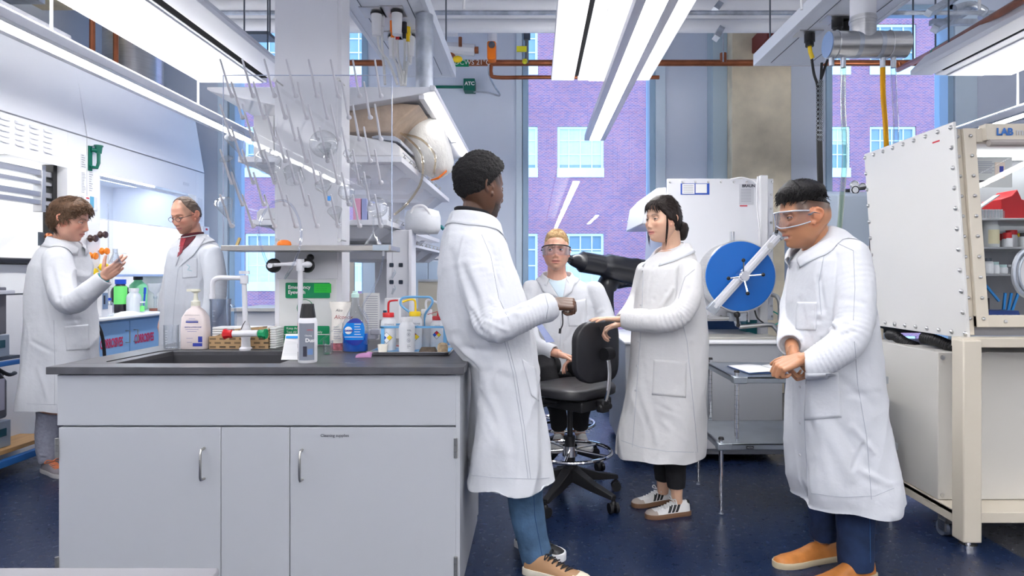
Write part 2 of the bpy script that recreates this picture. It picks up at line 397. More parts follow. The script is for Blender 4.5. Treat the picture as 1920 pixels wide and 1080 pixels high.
# pendants
def pendant(xc, ynear, yfar, label, z=2.55, segs=.885):
    t = thing('pendant_light', label, 'ceiling light', (xc, (ynear + yfar) / 2, z), group='long linear pendant lights')
    hw = .098
    obj('housing', MB().prism([(xc - hw, z), (xc - .05, z), (xc - .05, z + .02), (xc + .05, z + .02), (xc + .05, z), (xc + hw, z), (xc + hw, z + .05), (xc + .06, z + .075), (xc - .06, z + .075), (xc - hw, z + .05)], 'y', ynear, yfar), mat('lamp_housing', (.62, .63, .68), .35, .15), t, bevel=.002)
    y = yfar - .02
    while y - segs > ynear:
        obj('lens', MB().box(xc - .048, xc + .048, y - segs + .02, y, z + .001, z + .012), M_lens, t); y -= segs
    obj('lens', MB().box(xc - .055, xc + .055, ynear + .05, yfar - .05, z + .076, z + .080), M_up, t, label='upward lens on top of the housing')
    for yy in (-2.5, -.5, 1.6, 3.6, yfar - .9): obj('hanger_rod', MB().cyl((xc + .0, yy, z + .07), (xc, yy, ZC), .008, n=8), M_whitep, t)
pendant(-2.72, -3.6, 6.07, 'long lit pendant at the upper left along the fume hoods')
pendant(.567, -3.6, 6.07, 'long lit pendant at the top centre in front of the brick view')
pendant(3.90, -3.6, 6.07, 'long lit pendant low at the right edge above the glovebox with shelves')
pendant(-1.35, -3.8, -.5, 'added fill pendant, unseen behind the camera on the left side', z=2.7)  # four unseen pendants added here to brighten the faces turned to the camera
pendant(-.4, -3.8, -.5, 'added fill pendant, unseen behind the camera left of centre', z=2.7)
pendant(1.5, -3.8, -.5, 'added fill pendant, unseen behind the camera right of centre', z=2.7)
pendant(2.5, -3.8, -.5, 'added fill pendant, unseen behind the camera on the right side', z=2.7)
# horizontal insulated pipes along the window wall
def pipe(name, pts, r, m, label, cat='pipe', n=14, group=None):
    o = obj(name, MB().tube(pts, r, n=n), m); return tag(o, label, cat, group)
for k, (v, d, r, l) in enumerate(((8, 6.3, .085, 'fat white insulated pipe running along the ceiling, highest of the three'), (32, 6.3, .06, 'white insulated pipe along the ceiling, between the fat one and the lowest'), (48, 6.3, .07, 'white insulated pipe along the ceiling, lowest of the three'))):
    z = CH - (v - CV) * d / FPX
    pipe('insulated_pipe', [(-4.2, d, z), (2.9, d, z)], r, M_pipe, l, group='white insulated ceiling pipes')
for v, d, l in ((24, 6.0, 'thin grey conduit between the white ceiling pipes'),):
    z = CH - (v - CV) * d / FPX; pipe('conduit', [(-4.2, d, z), (7.3, d, z)], .022, M_galv, l, n=8)
zc_ = CH - (118 - CV) * 6.7 / FPX
pipe('copper_pipe', [(-2.2, 6.7, zc_), (4.36, 6.7, zc_)], .032, M_copper, 'long horizontal brown copper pipe in front of the windows')
zb_ = CH - (145 - CV) * 6.7 / FPX; xa = (921 - CU) * 6.7 / FPX
pipe('copper_pipe', spline([(xa, 6.7, zc_ - .02), (xa, 6.7, zb_ + .04), (xa + .06, 6.7, zb_), (xa + .5, 6.7, zb_), (1.3, 6.7, zb_)], 5), .020, M_copper, 'thinner copper branch pipe below the long horizontal one')
# pipe running along the right panel
pipe('copper_pipe', [P(1684, 118, 6.6), P(1684, 131, 6.6), P(1760, 92, 5.5), P(1925, -5, 3.9)], .026, M_copper, 'slanting copper pipe with a green tape above the right ceiling panel')
o = obj('pipe_label', MB().cyl(P(1751, 97, 5.62), P(1781, 80, 5.3), .031), M_green); tag(o, 'green tape label wrapped on the slanting copper pipe', 'label')
o = obj('pipe_label', MB().cyl(P(850, 118.5, 6.69), P(879, 118.5, 6.69), .036), M_green); tag(o, 'green tape label wrapped on the horizontal copper pipe beside the yellow valve', 'label')
text('lettering', 'DCWS 21°C', P(852, 121, 6.65), .07, M_paper, o)
# valves
t = thing('actuator', 'orange valve actuator on the white vertical pipe above the copper pipe', 'valve', P(922, 115, 6.6))
obj('housing', MB().prism(rrect(*(lambda a, b: (a.x, b.x, b.z, a.z))(P(914, 80, 6.55), P(930, 114, 6.55)), .02), 'y', 6.5, 6.62), M_orange, t, bevel=.006)
obj('stem', MB().cyl(P(923, 54, 6.6), P(923, 82, 6.6), .05), M_pipe, t); obj('collar', MB().cyl(P(923, 54, 6.6), P(923, 61, 6.6), .035).sphere(P(922, 84, 6.5), .035), M_darkst, t)
t = thing('gate_valve', 'brass valve with a yellow handle hanging in front of the window', 'valve', P(988, 110, 6.5))
obj('riser', MB().tube([P(988, -5, 6.5), P(988, 56, 6.5)], [.07, .05]), M_pipe, t); obj('body', MB().cyl(P(988, 55, 6.5), P(988, 74, 6.5), .035).cyl(P(988, 74, 6.5), P(988, 118, 6.6), .018), M_darkst, t)
obj('handle', MB().obox(P(978, 92, 6.45), (.10, .03, .05)).sphere(P(984, 115, 6.5), .028), mat('valve_yellow', (.62, .60, .02), .5), t)
t = thing('insulated_branch', 'short white insulated branch pipe with brass ends by the yellow valve', 'pipe', P(870, 92, 6.6))
obj('insulation', MB().tube([P(838, 90, 6.6), P(890, 94, 6.6)], .06).tube([P(826, 60, 6.6), P(858, 60, 6.6)], .045), M_pipe, t); obj('fitting', MB().cyl(P(890, 94, 6.6), P(897, 94, 6.6), .035).tube([P(842, 96, 6.6), P(850, 108, 6.6)], .03), M_copper, t)
obj('valve_handle', MB().sphere(P(858, 111, 6.5), (.05, .03, .035)), M_yellow, t)
o = obj('thermometer', MB().cyl(P(863, 70, 6.5), P(863, 87, 6.5), .018), M_copper); tag(o, 'small brass thermometer standing on the white branch pipe', 'thermometer')
# control box ATC + conduit
t = thing('control_box', 'dark green control box lettered ATC on the grey wall', 'electrical box', P(880, 161, 7.22))
a, b = P(870, 150, 7.2), P(891, 172, 7.2)
obj('box', MB().box(a.x, b.x, 7.14, 7.29, b.z, a.z), mat('box_green', (.0, .13, .09), .5), t, bevel=.004)
text('lettering', 'ATC', (a.x + .015, 7.135, (a.z + b.z) / 2 - .01), .055, M_paper, t, bold=.002)
obj('conduit', MB().tube([P(790, 163, 7.22), P(868, 163, 7.22)], .016), mat('conduit_green', (.0, .16, .11), .5), t)
obj('cable', MB().tube(spline([P(888, 172, 7.2), P(915, 174, 7.2), P(937, 179, 7.15), P(926, 160, 6.9), P(917, 140, 6.7), P(916, 122, 6.62)], 6), .010, n=6), M_galv, t)
# red steel bracket on the column
t = thing('steel_bracket', 'dark red steel bracket bolted to the top of the concrete column', 'bracket', P(1450, 60, 6.6))
pa = [P(1422, 59, 6.7), P(1422, 88, 6.7), P(1440, 88, 6.7), P(1475, 62, 6.7), P(1475, 38, 6.7), P(1455, 36, 6.7), P(1427, 60, 6.7)]
obj('arm', MB().prism([(p.x, p.z) for p in pa], 'y', 6.45, 6.91), mat('oxide_red', (.17, .028, .022), .6), t, bevel=.004)
obj('clamp', MB().obox(P(1461, 30, 6.6), (.11, .1, .05)).obox(P(1442, 44, 6.6), (.06, .1, .07)), M_darkst, t)
# strut frames and rods
t = thing('strut_hanger', 'perforated grey strut carrying the pipes left of the concrete column', 'bracket', P(1350, 50, 6.2))
obj('strut', MB().tube([P(1342, 72, 6.1), P(1366, 28, 6.5)], .04, n=4).tube([P(1340, 20, 6.1), P(1360, -6, 6.4)], .04, n=4), M_galv, t); obj('rod', MB().cyl(P(1356, 116, 6.65), P(1356, -20, 6.65), .009, n=6), M_galv, t)
obj('clevis', MB().cyl(P(1356, 100, 6.68), P(1356, 118, 6.68), .035), M_copper, t)
for u, l in ((1712, 'thin hanging rod left of the slanting copper pipe'), (1754, 'thin hanging rod with a small hook over the slanting pipe')):
    o = obj('hanging_rod', MB().cyl(P(u, -40, 6.2), P(u, 116 if u < 1720 else 100, 6.2), .008, n=6), M_darkst); tag(o, l, 'rod')
t = thing('cable_tray', 'grey strut cable tray under the ceiling at the upper right', 'cable tray', P(1800, 40, 6.2))
obj('rail', MB().obox(P(1808, 42, 6.2), (.65, .06, .05)).tube([P(1752, 55, 6.0), P(1830, 10, 6.4)], .045, n=4).tube([P(1740, 25, 5.8), P(1800, -10, 6.2)], .04, n=4), M_galv, t)
obj('coil', MB().tube(spline([P(1790, 15, 6), P(1820, 8, 6), P(1848, 20, 6), P(1838, 34, 6)], 6), .028), M_galv, t)
t = thing('hanging_strut', 'dark strut trapeze hanging left of the white column top', 'bracket', P(480, 66, 5.8))
obj('strut', MB().box(P(458, 0, 5.8).x, P(512, 0, 5.8).x, 5.7, 5.9, P(0, 72, 5.8).z, P(0, 66, 5.8).z), M_darkst, t)
for u in (458, 506): obj('rod', MB().cyl(P(u, 68, 5.8), P(u, -60, 5.8), .007, n=6), M_darkst, t)
# ducts over the hoods
t = thing('exhaust_duct', 'dull steel exhaust duct glimpsed above the fume hood enclosure', 'duct', (-4.1, 5.6, 3.3))
obj('duct', MB().box(-4.5, -3.75, 3.3, 4.9, 3.35, 3.9), M_galv, t)
t = thing('exhaust_duct', 'round steel exhaust duct above the far fume hood', 'duct', (-3.95, 6.3, 3.15))
obj('duct', MB().tube(spline([(-3.95, 6.3, 3.1), (-3.95, 6.3, 3.6), (-3.98, 6.35, 4.0), (-4.0, 6.35, 4.6)], 5), .26, n=24), M_steel, t)
struct('concrete_beam', MB().box(-4.6, -3.8, 4.95, 5.98, 3.75, ZC), M_conc); tag(bpy.data.objects['concrete_beam'], 'beige concrete beam glimpsed above the fume hoods', 'beam')
for y, l in ((5.35, 'brown bent copper pipe above the hoods, nearer of the two'), (5.65, 'brown bent copper pipe above the hoods, farther of the two')):
    pipe('copper_pipe', [(-3.7, y, 3.15), (-3.7, y, 3.62), (-3.7, y + .2, 3.66)], .022, M_copper, l, n=8)
# exit sign
t = thing('exit_sign', 'small green sign hanging between the column and the service panel', 'sign', P(660, 50, 6.4))
obj('plate', MB().obox(P(660, 50, 6.4), (.12, .03, .07)), M_green, t)
# ---------------------------------------------------------------- sink cabinet and worktop
M_cab = mat('cabinet_paint', (.45, .465, .50), .42)
M_top = mat('epoxy_worktop', (.085, .085, .095), .34, var=.18, vscale=14, bump=.02, bscale=60)
CT = .914
t = thing('sink_cabinet', 'large pale grey sink cabinet with two handled doors in the foreground', 'cabinet', (-1.11, 2.93, 0))
obj('body', MB().box(-1.905, -.318, 2.585, 3.33, .0, CT - .205).box(-1.905, -1.885, 2.585, 3.33, CT - .205, CT - .032).box(-.338, -.318, 2.585, 3.33, CT - .205, CT - .032).box(-1.885, -.338, 3.31, 3.33, CT - .205, CT - .032), M_cab, t, bevel=.002)
mz = CH - (799 - CV) / 470
dd = 2.562
ux = lambda u: (u - CU) * dd / FPX
vz = lambda v: CH - (v - CV) * dd / FPX
obj('front_panel', MB().box(ux(107), ux(855), dd, 2.584, vz(798), vz(703)), M_cab, t, bevel=.0025, label='wide plain panel below the worktop')
hd = mat('satin_nickel', (.50, .49, .46), .32, 1.0)
for a, b, hx, nm, hz in ((110, 413.6, 383, 'door', (840, 897)), (414.6, 542.6, None, 'filler_panel', None), (543.8, 855, 567, 'door', (843, 899))):
    d_ = obj(nm, MB().box(ux(a), ux(b), dd, 2.584, .045, vz(801.5)), M_cab, t, bevel=.0025)
    if hx:
        x, z0, z1 = ux(hx), vz(hz[1]), vz(hz[0])
        pts = [(x, dd, z1)] + arc((x, dd - .022, z1 - .010), .010, 90, 180, 4, 'yz')[:0] + [(x, dd - .026, z1 - .002), (x, dd - .032, z1 - .012), (x, dd - .032, z0 + .012), (x, dd - .026, z0 + .002), (x, dd, z0)]
        obj('handle', MB().tube(pts, .0052, n=10), hd, d_, label='satin metal bar handle')
        if hx > 500: text('lettering', 'Cleaning supplies', (ux(601), dd - .0012, vz(819)), .0165, M_ink, d_)
        hxx = ux(108) if a < 200 else ux(854.5)
        for v in (840, 1062): 
            h = MB()
            for k in range(3): h.cyl((hxx, dd - .004, vz(v + 18) + k * .0265), (hxx, dd - .004, vz(v + 18) + k * .0265 + .025), .0075, n=10)
            obj('hinge', h, hd, d_)
obj('end_panel', MB().box(-.317, -.300, 2.563, 3.33, .0, CT - .032), M_cab, t, bevel=.0015)
obj('leg', MB().cyl((-.33, 3.42, 0), (-.33, 3.42, .82), .028, n=12), M_cab, t)
# worktop with sink cut-out
sx0, sx1, sy0, sy1 = -1.735, -1.055, 2.645, 3.07
t = thing('worktop', 'dark grey epoxy worktop with sink, above the sink cabinet', 'worktop', (-1.11, 2.95, CT - .03))
mb = MB(); X0, X1, Y0, Y1 = -1.94, -.281, 2.537, 3.50
for a in ((X0, X1, Y0, sy0), (X0, X1, sy1, Y1), (X0, sx0, sy0, sy1), (sx1, X1, sy0, sy1)): mb.box(*a, CT - .030, CT)
obj('slab', mb, M_top, t, bevel=.0025)
mb = MB()
for a in ((sx0 - .012, sx1 + .012, sy0 - .012, sy0 + .001), (sx0 - .012, sx1 + .012, sy1 - .001, sy1 + .012), (sx0 - .012, sx0 + .001, sy0, sy1), (sx1 - .001, sx1 + .012, sy0, sy1)): mb.box(*a, CT - .19, CT - .02)
mb.box(sx0 - .012, sx1 + .012, sy0 - .012, sy1 + .012, CT - .2, CT - .19)
obj('sink_basin', mb, mat('epoxy_sink', (.055, .055, .062), .4, bump=.03), t)
obj('drip_groove', MB().tube([(sx0 - .06, sy0 + .04, CT + .0005), (sx0 - .05, sy1 - .03, CT + .0005), (sx0 + .01, sy1 + .035, CT + .0005), (sx1 - .05, sy1 + .04, CT + .0005)], .0035, n=6), mat('groove', (.03, .03, .035), .5), t)
obj('drain_plug', MB().cyl((-1.13, 2.95, CT - .19), (-1.13, 2.95, CT - .12), .024).sphere((-1.13, 2.95, CT - .115), .027), M_black, t)
BD = lambda v: (CH - CT) * FPX / (v - CV)       # distance of a thing standing on the worktop with its foot at pixel row v
def B(u, v): return P(u, v, BD(v))
# near bench corner
t = thing('near_bench', 'corner of a grey bench top at the lower left edge of the picture', 'bench', (-1.2, .3, 0))
obj('top', MB().prism([(-2.2, -.4), (-.393, -.4), (-.393, .795), (-.40, .81), (-2.2, .81)], 'z', .875, .91), mat('near_top', (.17, .165, .19), .4), t, bevel=.003)
obj('body', MB().box(-2.15, -.45, -.35, .70, 0, .875), M_cab, t)

# ---------------------------------------------------------------- column
t = thing('service_column', 'pale grey metal service column rising from the worktop to the ceiling', 'column', (-1.17, 3.4, CT))
M_col = mat('column_paint', (.74, .74, .78), .45)
cd = 3.30; cx = lambda u: (u - CU) * cd / FPX; cz = lambda v: CH - (v - CV) * cd / FPX
obj('casing', MB().box(cx(515), cx(641), cd, 3.44, CT, ZC), M_col, t, bevel=.002)
obj('casing', MB().box(cx(521), cx(634), cd - .006, cd, cz(523) + .001, ZC - .02), M_col, t, bevel=.0015, label='upper cover')
obj('casing', MB().box(cx(524), cx(631), cd - .004, cd, CT + .002, cz(523) - .002), mat('column_lower', (.70, .71, .70), .45), t, bevel=.0015, label='lower cover')
mb = MB()
for u, v in ((527, 462), (635, 462)): mb.cyl((cx(u), cd - .01, cz(v)), (cx(u), cd, cz(v)), .006, n=8)
obj('screw', mb, M_steel, t)
# signs on the column
def plate(name, u0, v0, u1, v1, d, m, th=.0015, r=.006, parent=None, off=0):
    a, b = P(u0, v0, d), P(u1, v1, d)
    return obj(name, MB().prism(rrect(a.x, b.x, b.z, a.z, r), 'y', d - th - off, d - off), m, parent)
t = thing('eyewash_sign', 'green and white Emergency Eyewash sign on the column', 'sign', P(577, 545, 3.294))
plate('plate', 535.5, 530, 619, 559, 3.294, M_green, parent=t)
text('lettering', 'Emergency\nEyewash', P(540, 541.5, 3.291), .026, M_paper, t, bold=.0006, spacing=1.0)
o = plate('sticky_note', 589, 532, 621, 549, 3.291, mat('note_green', (.02, .55, .05), .6), r=.001); tag(o, 'bright green sticky note on the eyewash sign', 'note')
for k, (b_) in enumerate(('~~~ ~~~~ ~~~', '~~~~ ~~ ~~', '~~~ ~~~~~')): text('lettering', b_, P(592, 537.5 + k * 4, 3.2885), .011, mat('ink_dgreen', (.0, .22, .04), .6), o)
t = thing('area_sign', 'green sign low on the column reading Keep Area Clear', 'sign', P(575, 630, 3.294))
plate('plate', 532.5, 611, 618, 646, 3.294, M_green, parent=t)
text('lettering', 'Keep Area Clear', P(537, 617.5, 3.291), .0165, M_paper, t); text('lettering', 'Test All Eyewashes Weekly', P(537, 624.5, 3.291), .0165, M_paper, t)
obj('rule', MB().box(P(533, 0, 3.29).x, P(617, 0, 3.29).x, 3.2905, 3.2925, P(0, 628, 3.29).z, P(0, 626.6, 3.29).z), M_paper, t)
o = obj('round_sticker', MB().tube([P(572 + 15 * math.cos(a / 18 * 2 * PI), 577.5 + 16 * math.sin(a / 18 * 2 * PI), 3.2935) for a in range(18)], .0018, n=6, closed=True), M_green); tag(o, 'green ring shaped sticker between the two green signs', 'sticker')

# ---------------------------------------------------------------- fittings
M_epx = mat('epoxy_white', (.72, .72, .76), .25)
t = thing('mixer_tap', 'white laboratory tap with red and green handles and a swan spout', 'tap', B(461, 655))
D = 2.99; q = lambda u, v, d=D: P(u, v, d)
obj('base', MB().lathe([(.03, 0), (.03, .008), (.022, .016), (.020, .05), (.024, .07), (.024, .10), (.016, .125), (.012, .14)], B(461, 656)), M_epx, t)
bz = B(461, 656)
obj('valve_bar', MB().cyl(q(437, 626), q(484, 625), .0155), M_epx, t)
obj('riser', MB().cyl(q(460, 610), q(458, 530), .0115).cyl(q(458, 532), q(458, 516), .018).cyl(q(458, 514), q(458, 508), .023), M_epx, t)
obj('spout', MB().tube(spline([q(456, 521), q(430, 521), q(410, 521), q(400, 527), q(398, 540), q(398, 553)], 5), .0115).cyl(q(398, 551), q(398, 560), .0145), M_epx, t)
for u0, u1, m, l in ((437, 420, M_red, 'red handle'), (484, 500, mat('handle_green', (.0, .28, .10), .4), 'green handle')):
    r = MB(); s = 1 if u1 > u0 else -1
    n = 16; rs = []
    for k, (x, rr) in enumerate(((0, .012), (.15, .019), (.5, .017), (.85, .024), (1, .021))):
        c = q(u0 + (u1 - u0) * x, 626)
        rs.append([c + Vector((0, math.cos(a * 2 * PI / n), math.sin(a * 2 * PI / n))) * rr * (1 + .09 * (a % 2)) for a in range(n)])
    obj('handle', r.rings(rs), m, t, label=l)
obj('chain', MB().tube([q(460, 602, 2.965), q(455, 610, 2.965), q(452, 618, 2.965)], .0018, n=5), M_black, t)
t = thing('eyewash_fitting', 'white fitting on a tall stem with black round valve knobs against the column', 'eyewash', B(563, 668))
D = 3.12; q = lambda u, v, d=D: P(u, v, d)
obj('stem', MB().cyl(q(563, 652), q(563, 500), .0125).cyl(q(563, 508), q(563, 486), .019), M_epx, t)
obj('stem_base', MB().lathe([(.03, 0), (.03, .01), (.018, .02), (.0125, .05)], (q(563, 652).x, 3.12, CT)), M_epx, t)
obj('cross_arm', MB().tube([q(566, 495), q(535, 495.5), q(512, 497), q(506, 498, 3.05)], [.015, .009, .009, .012]).sphere(q(577, 496), (.022, .016, .016)).cyl(q(563, 497), q(577, 496), .014), M_epx, t)
for u, v, d in ((515, 498, 3.2), (578, 498, 3.2)):
    obj('knob', MB().lathe([(.034, 0), (.037, .012), (.033, .028), (.024, .034)], P(u, v, d), (0, -1, 0), 14), M_black, t)
obj('knob', MB().sphere(P(582, 483, 3.2), (.018, .02, .018)).cyl(P(582, 483, 3.2), P(582, 483, 3.29), .012), M_black, t)
obj('knob_stem', MB().cyl(P(515, 498, 3.2), P(520, 498, 3.3), .014).cyl(P(578, 498, 3.2), P(578, 498, 3.3), .014), M_black, t)
o = obj('clear_hose', MB().tube(spline([P(505, 503, 3.06), P(492, 470, 3.03), P(485, 435, 3.02), P(492, 405, 3.05), P(512, 380, 3.08), P(538, 378, 3.1), P(556, 400, 3.1), P(565, 435, 3.08), P(560, 470, 3.05), P(548, 500, 3.07), P(534, 522, 3.12)], 7), .0062, n=10), glassmat('clear_tube', (.90, .92, .97), .05, fac=.35)); tag(o, 'clear hose looping up over the rack from the white fitting', 'hose')

# ---------------------------------------------------------------- items on the worktop
t = thing('soap_pump_bottle', 'pale pink hand soap bottle with cream pump left of the tap', 'bottle', B(367, 654))
c = B(367, 654); c.z = CT; s = c.y / FPX
def ring4(z, hx, hy, r, n=4): return [Vector((c.x + x, c.y + y, CT + z)) for x, y in rrect(-hx, hx, -hy, hy, r, n)]
obj('bottle', MB().rings([ring4(0, .060, .030, .015), ring4(.004, .064, .034, .018), ring4(.10, .064, .034, .018), ring4(.155, .060, .032, .018), ring4(.19, .040, .026, .018), ring4(.205, .020, .018, .012), ring4(.22, .018, .018, .012)]), mat('soap_pink', (.80, .70, .68), .3), t, angle=50)
obj('pump', MB().lathe([(.021, .212), (.021, .235), (.012, .238), (.009, .262), (.009, .275), (.022, .284), (.022, .292)], c).obox(c + Vector((-.012, 0, .289)), (.058, .018, .012)), mat('pump_cream', (.80, .79, .66), .35), t)
yb = c.y - .0345
for k, (w, z, m) in enumerate(((.074, .168, M_ink), (.030, .150, M_inkb), (.055, .142, M_inkb), (.060, .132, M_inkb), (.064, .098, M_inkb), (.045, .088, M_inkb), (.030, .055, M_inkb), (.025, .035, M_inkb))):
    obj('label_line', MB().box(c.x - w / 2 + (0 if k < 6 else -.012), c.x + w / 2 + (0 if k < 6 else -.012), yb - .0008, yb, CT + z, CT + z + (.0012 if k != 3 else .006)), m, t)
obj('label_block', MB().box(c.x + .004, c.x + .05, yb - .0008, yb, CT + .016, CT + .032).box(c.x + .03, c.x + .05, yb - .0008, yb, CT + .036, CT + .064), M_inkb, t)
text('lettering', 'GENTLE LOTION SOAP', (c.x - .037, yb - .0005, CT + .107), .008, M_inkb, t)
M_thin = glassmat('thin_glass', (.965, .975, .985), .0, fac=.20)
def beaker(name, u, v, h, r, label, m=M_thin, d=None, handle=False, marks=True):
    c = B(u, v) if d is None else Vector((P(u, v, d).x, d, CT)); c.z = CT + .001
    t = thing(name, label, 'beaker', c)
    obj('vessel', MB().lathe([(r * .9, 0), (r, .004), (r, h * .95), (r * 1.07, h), (r * .98, h), (r * .96, h * .95), (r * .96, .005), (.001, .004)], c, n=28, caps=True), m, t, angle=50)
    if marks:
        mb = MB()
        for k in range(6): mb.box(c.x - .3 * r, c.x - .3 * r + (.3 if k % 2 else .2) * r, c.y - r - .0006, c.y - r * .94, c.z + h * (.2 + .11 * k), c.z + h * (.2 + .11 * k) + .0015)
        obj('graduation', mb, mat('grad_white', (.8, .82, .86), .5), t)
    if handle: obj('handle', MB().tube(spline([c + Vector((r, 0, h * .85)), c + Vector((r * 1.5, 0, h * .82)), c + Vector((r * 1.55, 0, h * .4)), c + Vector((r, 0, h * .25))], 5), .005), m, t)
    return t
beaker('glass_beaker', 321, 653, .115, .034, 'small empty glass beaker at the left of the soap bottle')
beaker('plastic_jug', 413, 650, .24, .050, 'tall clear plastic measuring jug behind the soap bottle', d=3.30, m=glassmat('clear_plastic', (.88, .91, .96), .05, fac=.35), handle=True)
beaker('glass_beaker', 615, 664, .062, .0225, 'little glass beaker beside the alcohol bag with a rod in it')
o = obj('glass_rod', MB().cyl(B(612, 662) + Vector((-.0, 0, .012)), B(612, 662) + Vector((.085, .03, .13)), .0025, n=8).cyl(B(612, 662) + Vector((-.04, .03, .05)), B(612, 662) + Vector((.06, .05, .14)), .004, n=8), M_thin); tag(o, 'glass rods leaning in the little beaker by the alcohol bag', 'rod')
# clear shield
a, b = P(308, 462, 3.22), P(430, 462, 3.22)
pts = [(a.x, CT)] + [(a.x + .07 - .07 * math.cos(k * PI / 16), a.z - .07 + .07 * math.sin(k * PI / 16)) for k in range(9)] + [(b.x, a.z), (b.x, CT)]
o = obj('splash_shield', MB().prism(pts, 'y', 3.22, 3.224), glassmat('shield_acrylic', (.97, .98, .99), .02, 1.35)); tag(o, 'clear upright splash shield in front of the man with the red tie', 'shield')
# towel box
a, b = B(395, 652), P(505, 652, BD(652))
t = thing('towel_box', 'open brown printed cardboard box of white paper towels behind the tap', 'box', (a.x, 3.2, CT))
def kraft():
    m = bpy.data.materials.new('kraft_print'); m.use_nodes = True; nt = m.node_tree; b = nt.nodes['Principled BSDF']
    tc = nt.nodes.new('ShaderNodeTexCoord'); mp = nt.nodes.new('ShaderNodeMapping'); mp.inputs['Rotation'].default_value = (PI / 2, .9, 0); mp.inputs['Scale'].default_value = (1, 1, 1); nt.links.new(tc.outputs['Object'], mp.inputs[0])
    br = nt.nodes.new('ShaderNodeTexBrick'); br.inputs['Scale'].default_value = 1; br.inputs['Brick Width'].default_value = .030; br.inputs['Row Height'].default_value = .020; br.inputs['Mortar Size'].default_value = .0065; br.inputs['Mortar Smooth'].default_value = .3
    br.inputs['Color1'].default_value = (.06, .045, .03, 1); br.inputs['Color2'].default_value = (.20, .13, .07, 1); br.inputs['Mortar'].default_value = (.46, .30, .15, 1)
    nt.links.new(mp.outputs[0], br.inputs['Vector']); nt.links.new(br.outputs[0], b.inputs['Base Color']); b.inputs['Roughness'].default_value = .8
    return m
MK = kraft()
obj('carton', MB().box(P(392, 0, 3.15).x, P(503, 0, 3.15).x, 3.15, 3.155, CT + .001, CT + .062).prism([(P(400, 0, 3.15).x, CT + .062), (P(494, 0, 3.15).x, CT + .062), (P(500, 0, 3.15).x, CT + .112), (P(440, 0, 3.15).x, CT + .098)], 'y', 3.156, 3.160).box(P(392, 0, 3.15).x, P(503, 0, 3.15).x, 3.275, 3.28, CT + .001, CT + .10).box(P(503, 0, 3.15).x - .004, P(503, 0, 3.15).x, 3.155, 3.28, CT + .001, CT + .10).box(P(392, 0, 3.15).x, P(392, 0, 3.15).x + .004, 3.155, 3.28, CT + .001, CT + .06), MK, t)
mb = MB()
for k in range(9): mb.box(P(396, 0, 3.16).x, P(500, 0, 3.16).x, 3.17, 3.268, CT + .004 + k * .0115, CT + .0135 + k * .0115)
obj('towel_stack', mb, M_paper, t, bevel=.002)
mb = MB()
for k in range(9): mb.box(P(504, 0, 3.15).x, P(516, 0, 3.15).x, 3.16, 3.26, CT + .001 + k * .0115, CT + .0112 + k * .0115)
o = obj('towel_stack', mb, M_paper, bevel=.003); tag(o, 'folded white towels standing at the right end of the brown box', 'paper towels')
# notepad card leaning on the column
c0, c1 = B(543, 676), P(543, 628, 2.98)
t = thing('log_sheet', 'white ruled sheet with a blue heading leaning behind the black-capped can', 'paper', B(541, 676))
A = P(527, 676, 2.74); Bp = P(562, 674, 2.74); Cc = P(536, 626, 2.86); Dd = P(566, 626, 2.86); A.z = Bp.z = CT + .002
N = (Bp - A).cross(Cc - A).normalized() * .0015
obj('sheet', MB().rings([[A, Bp, Dd, Cc], [A - N, Bp - N, Dd - N, Cc - N]]), M_paper, t)
L = lambda s_, r_: A.lerp(Bp, s_).lerp(Cc.lerp(Dd, s_), r_) + N * (1.2 if N.y < 0 else -1.2) * 1.0
sg = 1 if N.y < 0 else -1
L = lambda s_, r_: A.lerp(Bp, s_).lerp(Cc.lerp(Dd, s_), r_) + N * sg * 2.0
M_note = mat('note_blue', (.02, .30, .75), .5)
obj('heading', MB().add([L(.05, .80), L(.95, .80), L(.95, .90), L(.05, .90)], [(0, 1, 2, 3)]), M_note, t)
mb = MB()
for k in range(13): mb.add([L(.07, .15 + k * .046), L(.93, .15 + k * .046), L(.93, .156 + k * .046), L(.07, .156 + k * .046)], [(0, 1, 2, 3)])
obj('ruled_lines', mb, M_inkg, t)
# canned air duster
c = B(577, 679); c.z = CT
t = thing('spray_can', 'white and grey spray can with ridged black cap at the front of the worktop', 'can', c)
r = .039
obj('can', MB().lathe([(r * .93, 0), (r, .004), (r, .165), (r * .93, .178), (r * .80, .186)], c, n=32), mat('can_white', (.78, .78, .82), .3), t, angle=50)
rs = []
for z, rr in ((.186, .031), (.19, .031), (.225, .026), (.238, .024)):
    rs.append([c + Vector((math.cos(a * 2 * PI / 28), math.sin(a * 2 * PI / 28), 0)) * rr * (1 + .04 * (a % 2)) + Vector((0, 0, z + (.006 * (a % 4 < 2) if z > .23 else 0))) for a in range(28)])
obj('cap', MB().rings(rs), M_black, t, flat=True)
def wrap(name, c, r, z0, z1, a0, a1, m, parent, n=10, off=.0006):
    g = [[c + Vector(((r + off) * math.cos(math.radians(a0 + (a1 - a0) * k / n)), (r + off) * math.sin(math.radians(a0 + (a1 - a0) * k / n)), z)) for k in range(n + 1)] for z in (z0, (z0 + z1) / 2, z1)]
    return obj(name, MB().grid(g), m, parent)
wrap('label_panel', c, r, .012, .165, 232, 330, mat('can_grey', (.22, .24, .29), .35), t)
wrap('label_panel', c, r, .150, .165, 196, 214, mat('can_red', (.55, .04, .06), .4), t, 4, .0008)
wrap('label_panel', c, r, .140, .152, 196, 212, M_red, t, 4, .001)
wrap('label_panel', c, r, .062, .078, 200, 212, M_ink, t, 4, .001); 
for k in range(7): wrap('barcode', c, r, .016 + k * .0045, .0185 + k * .0045, 200, 222, M_ink, t, 4, .001)
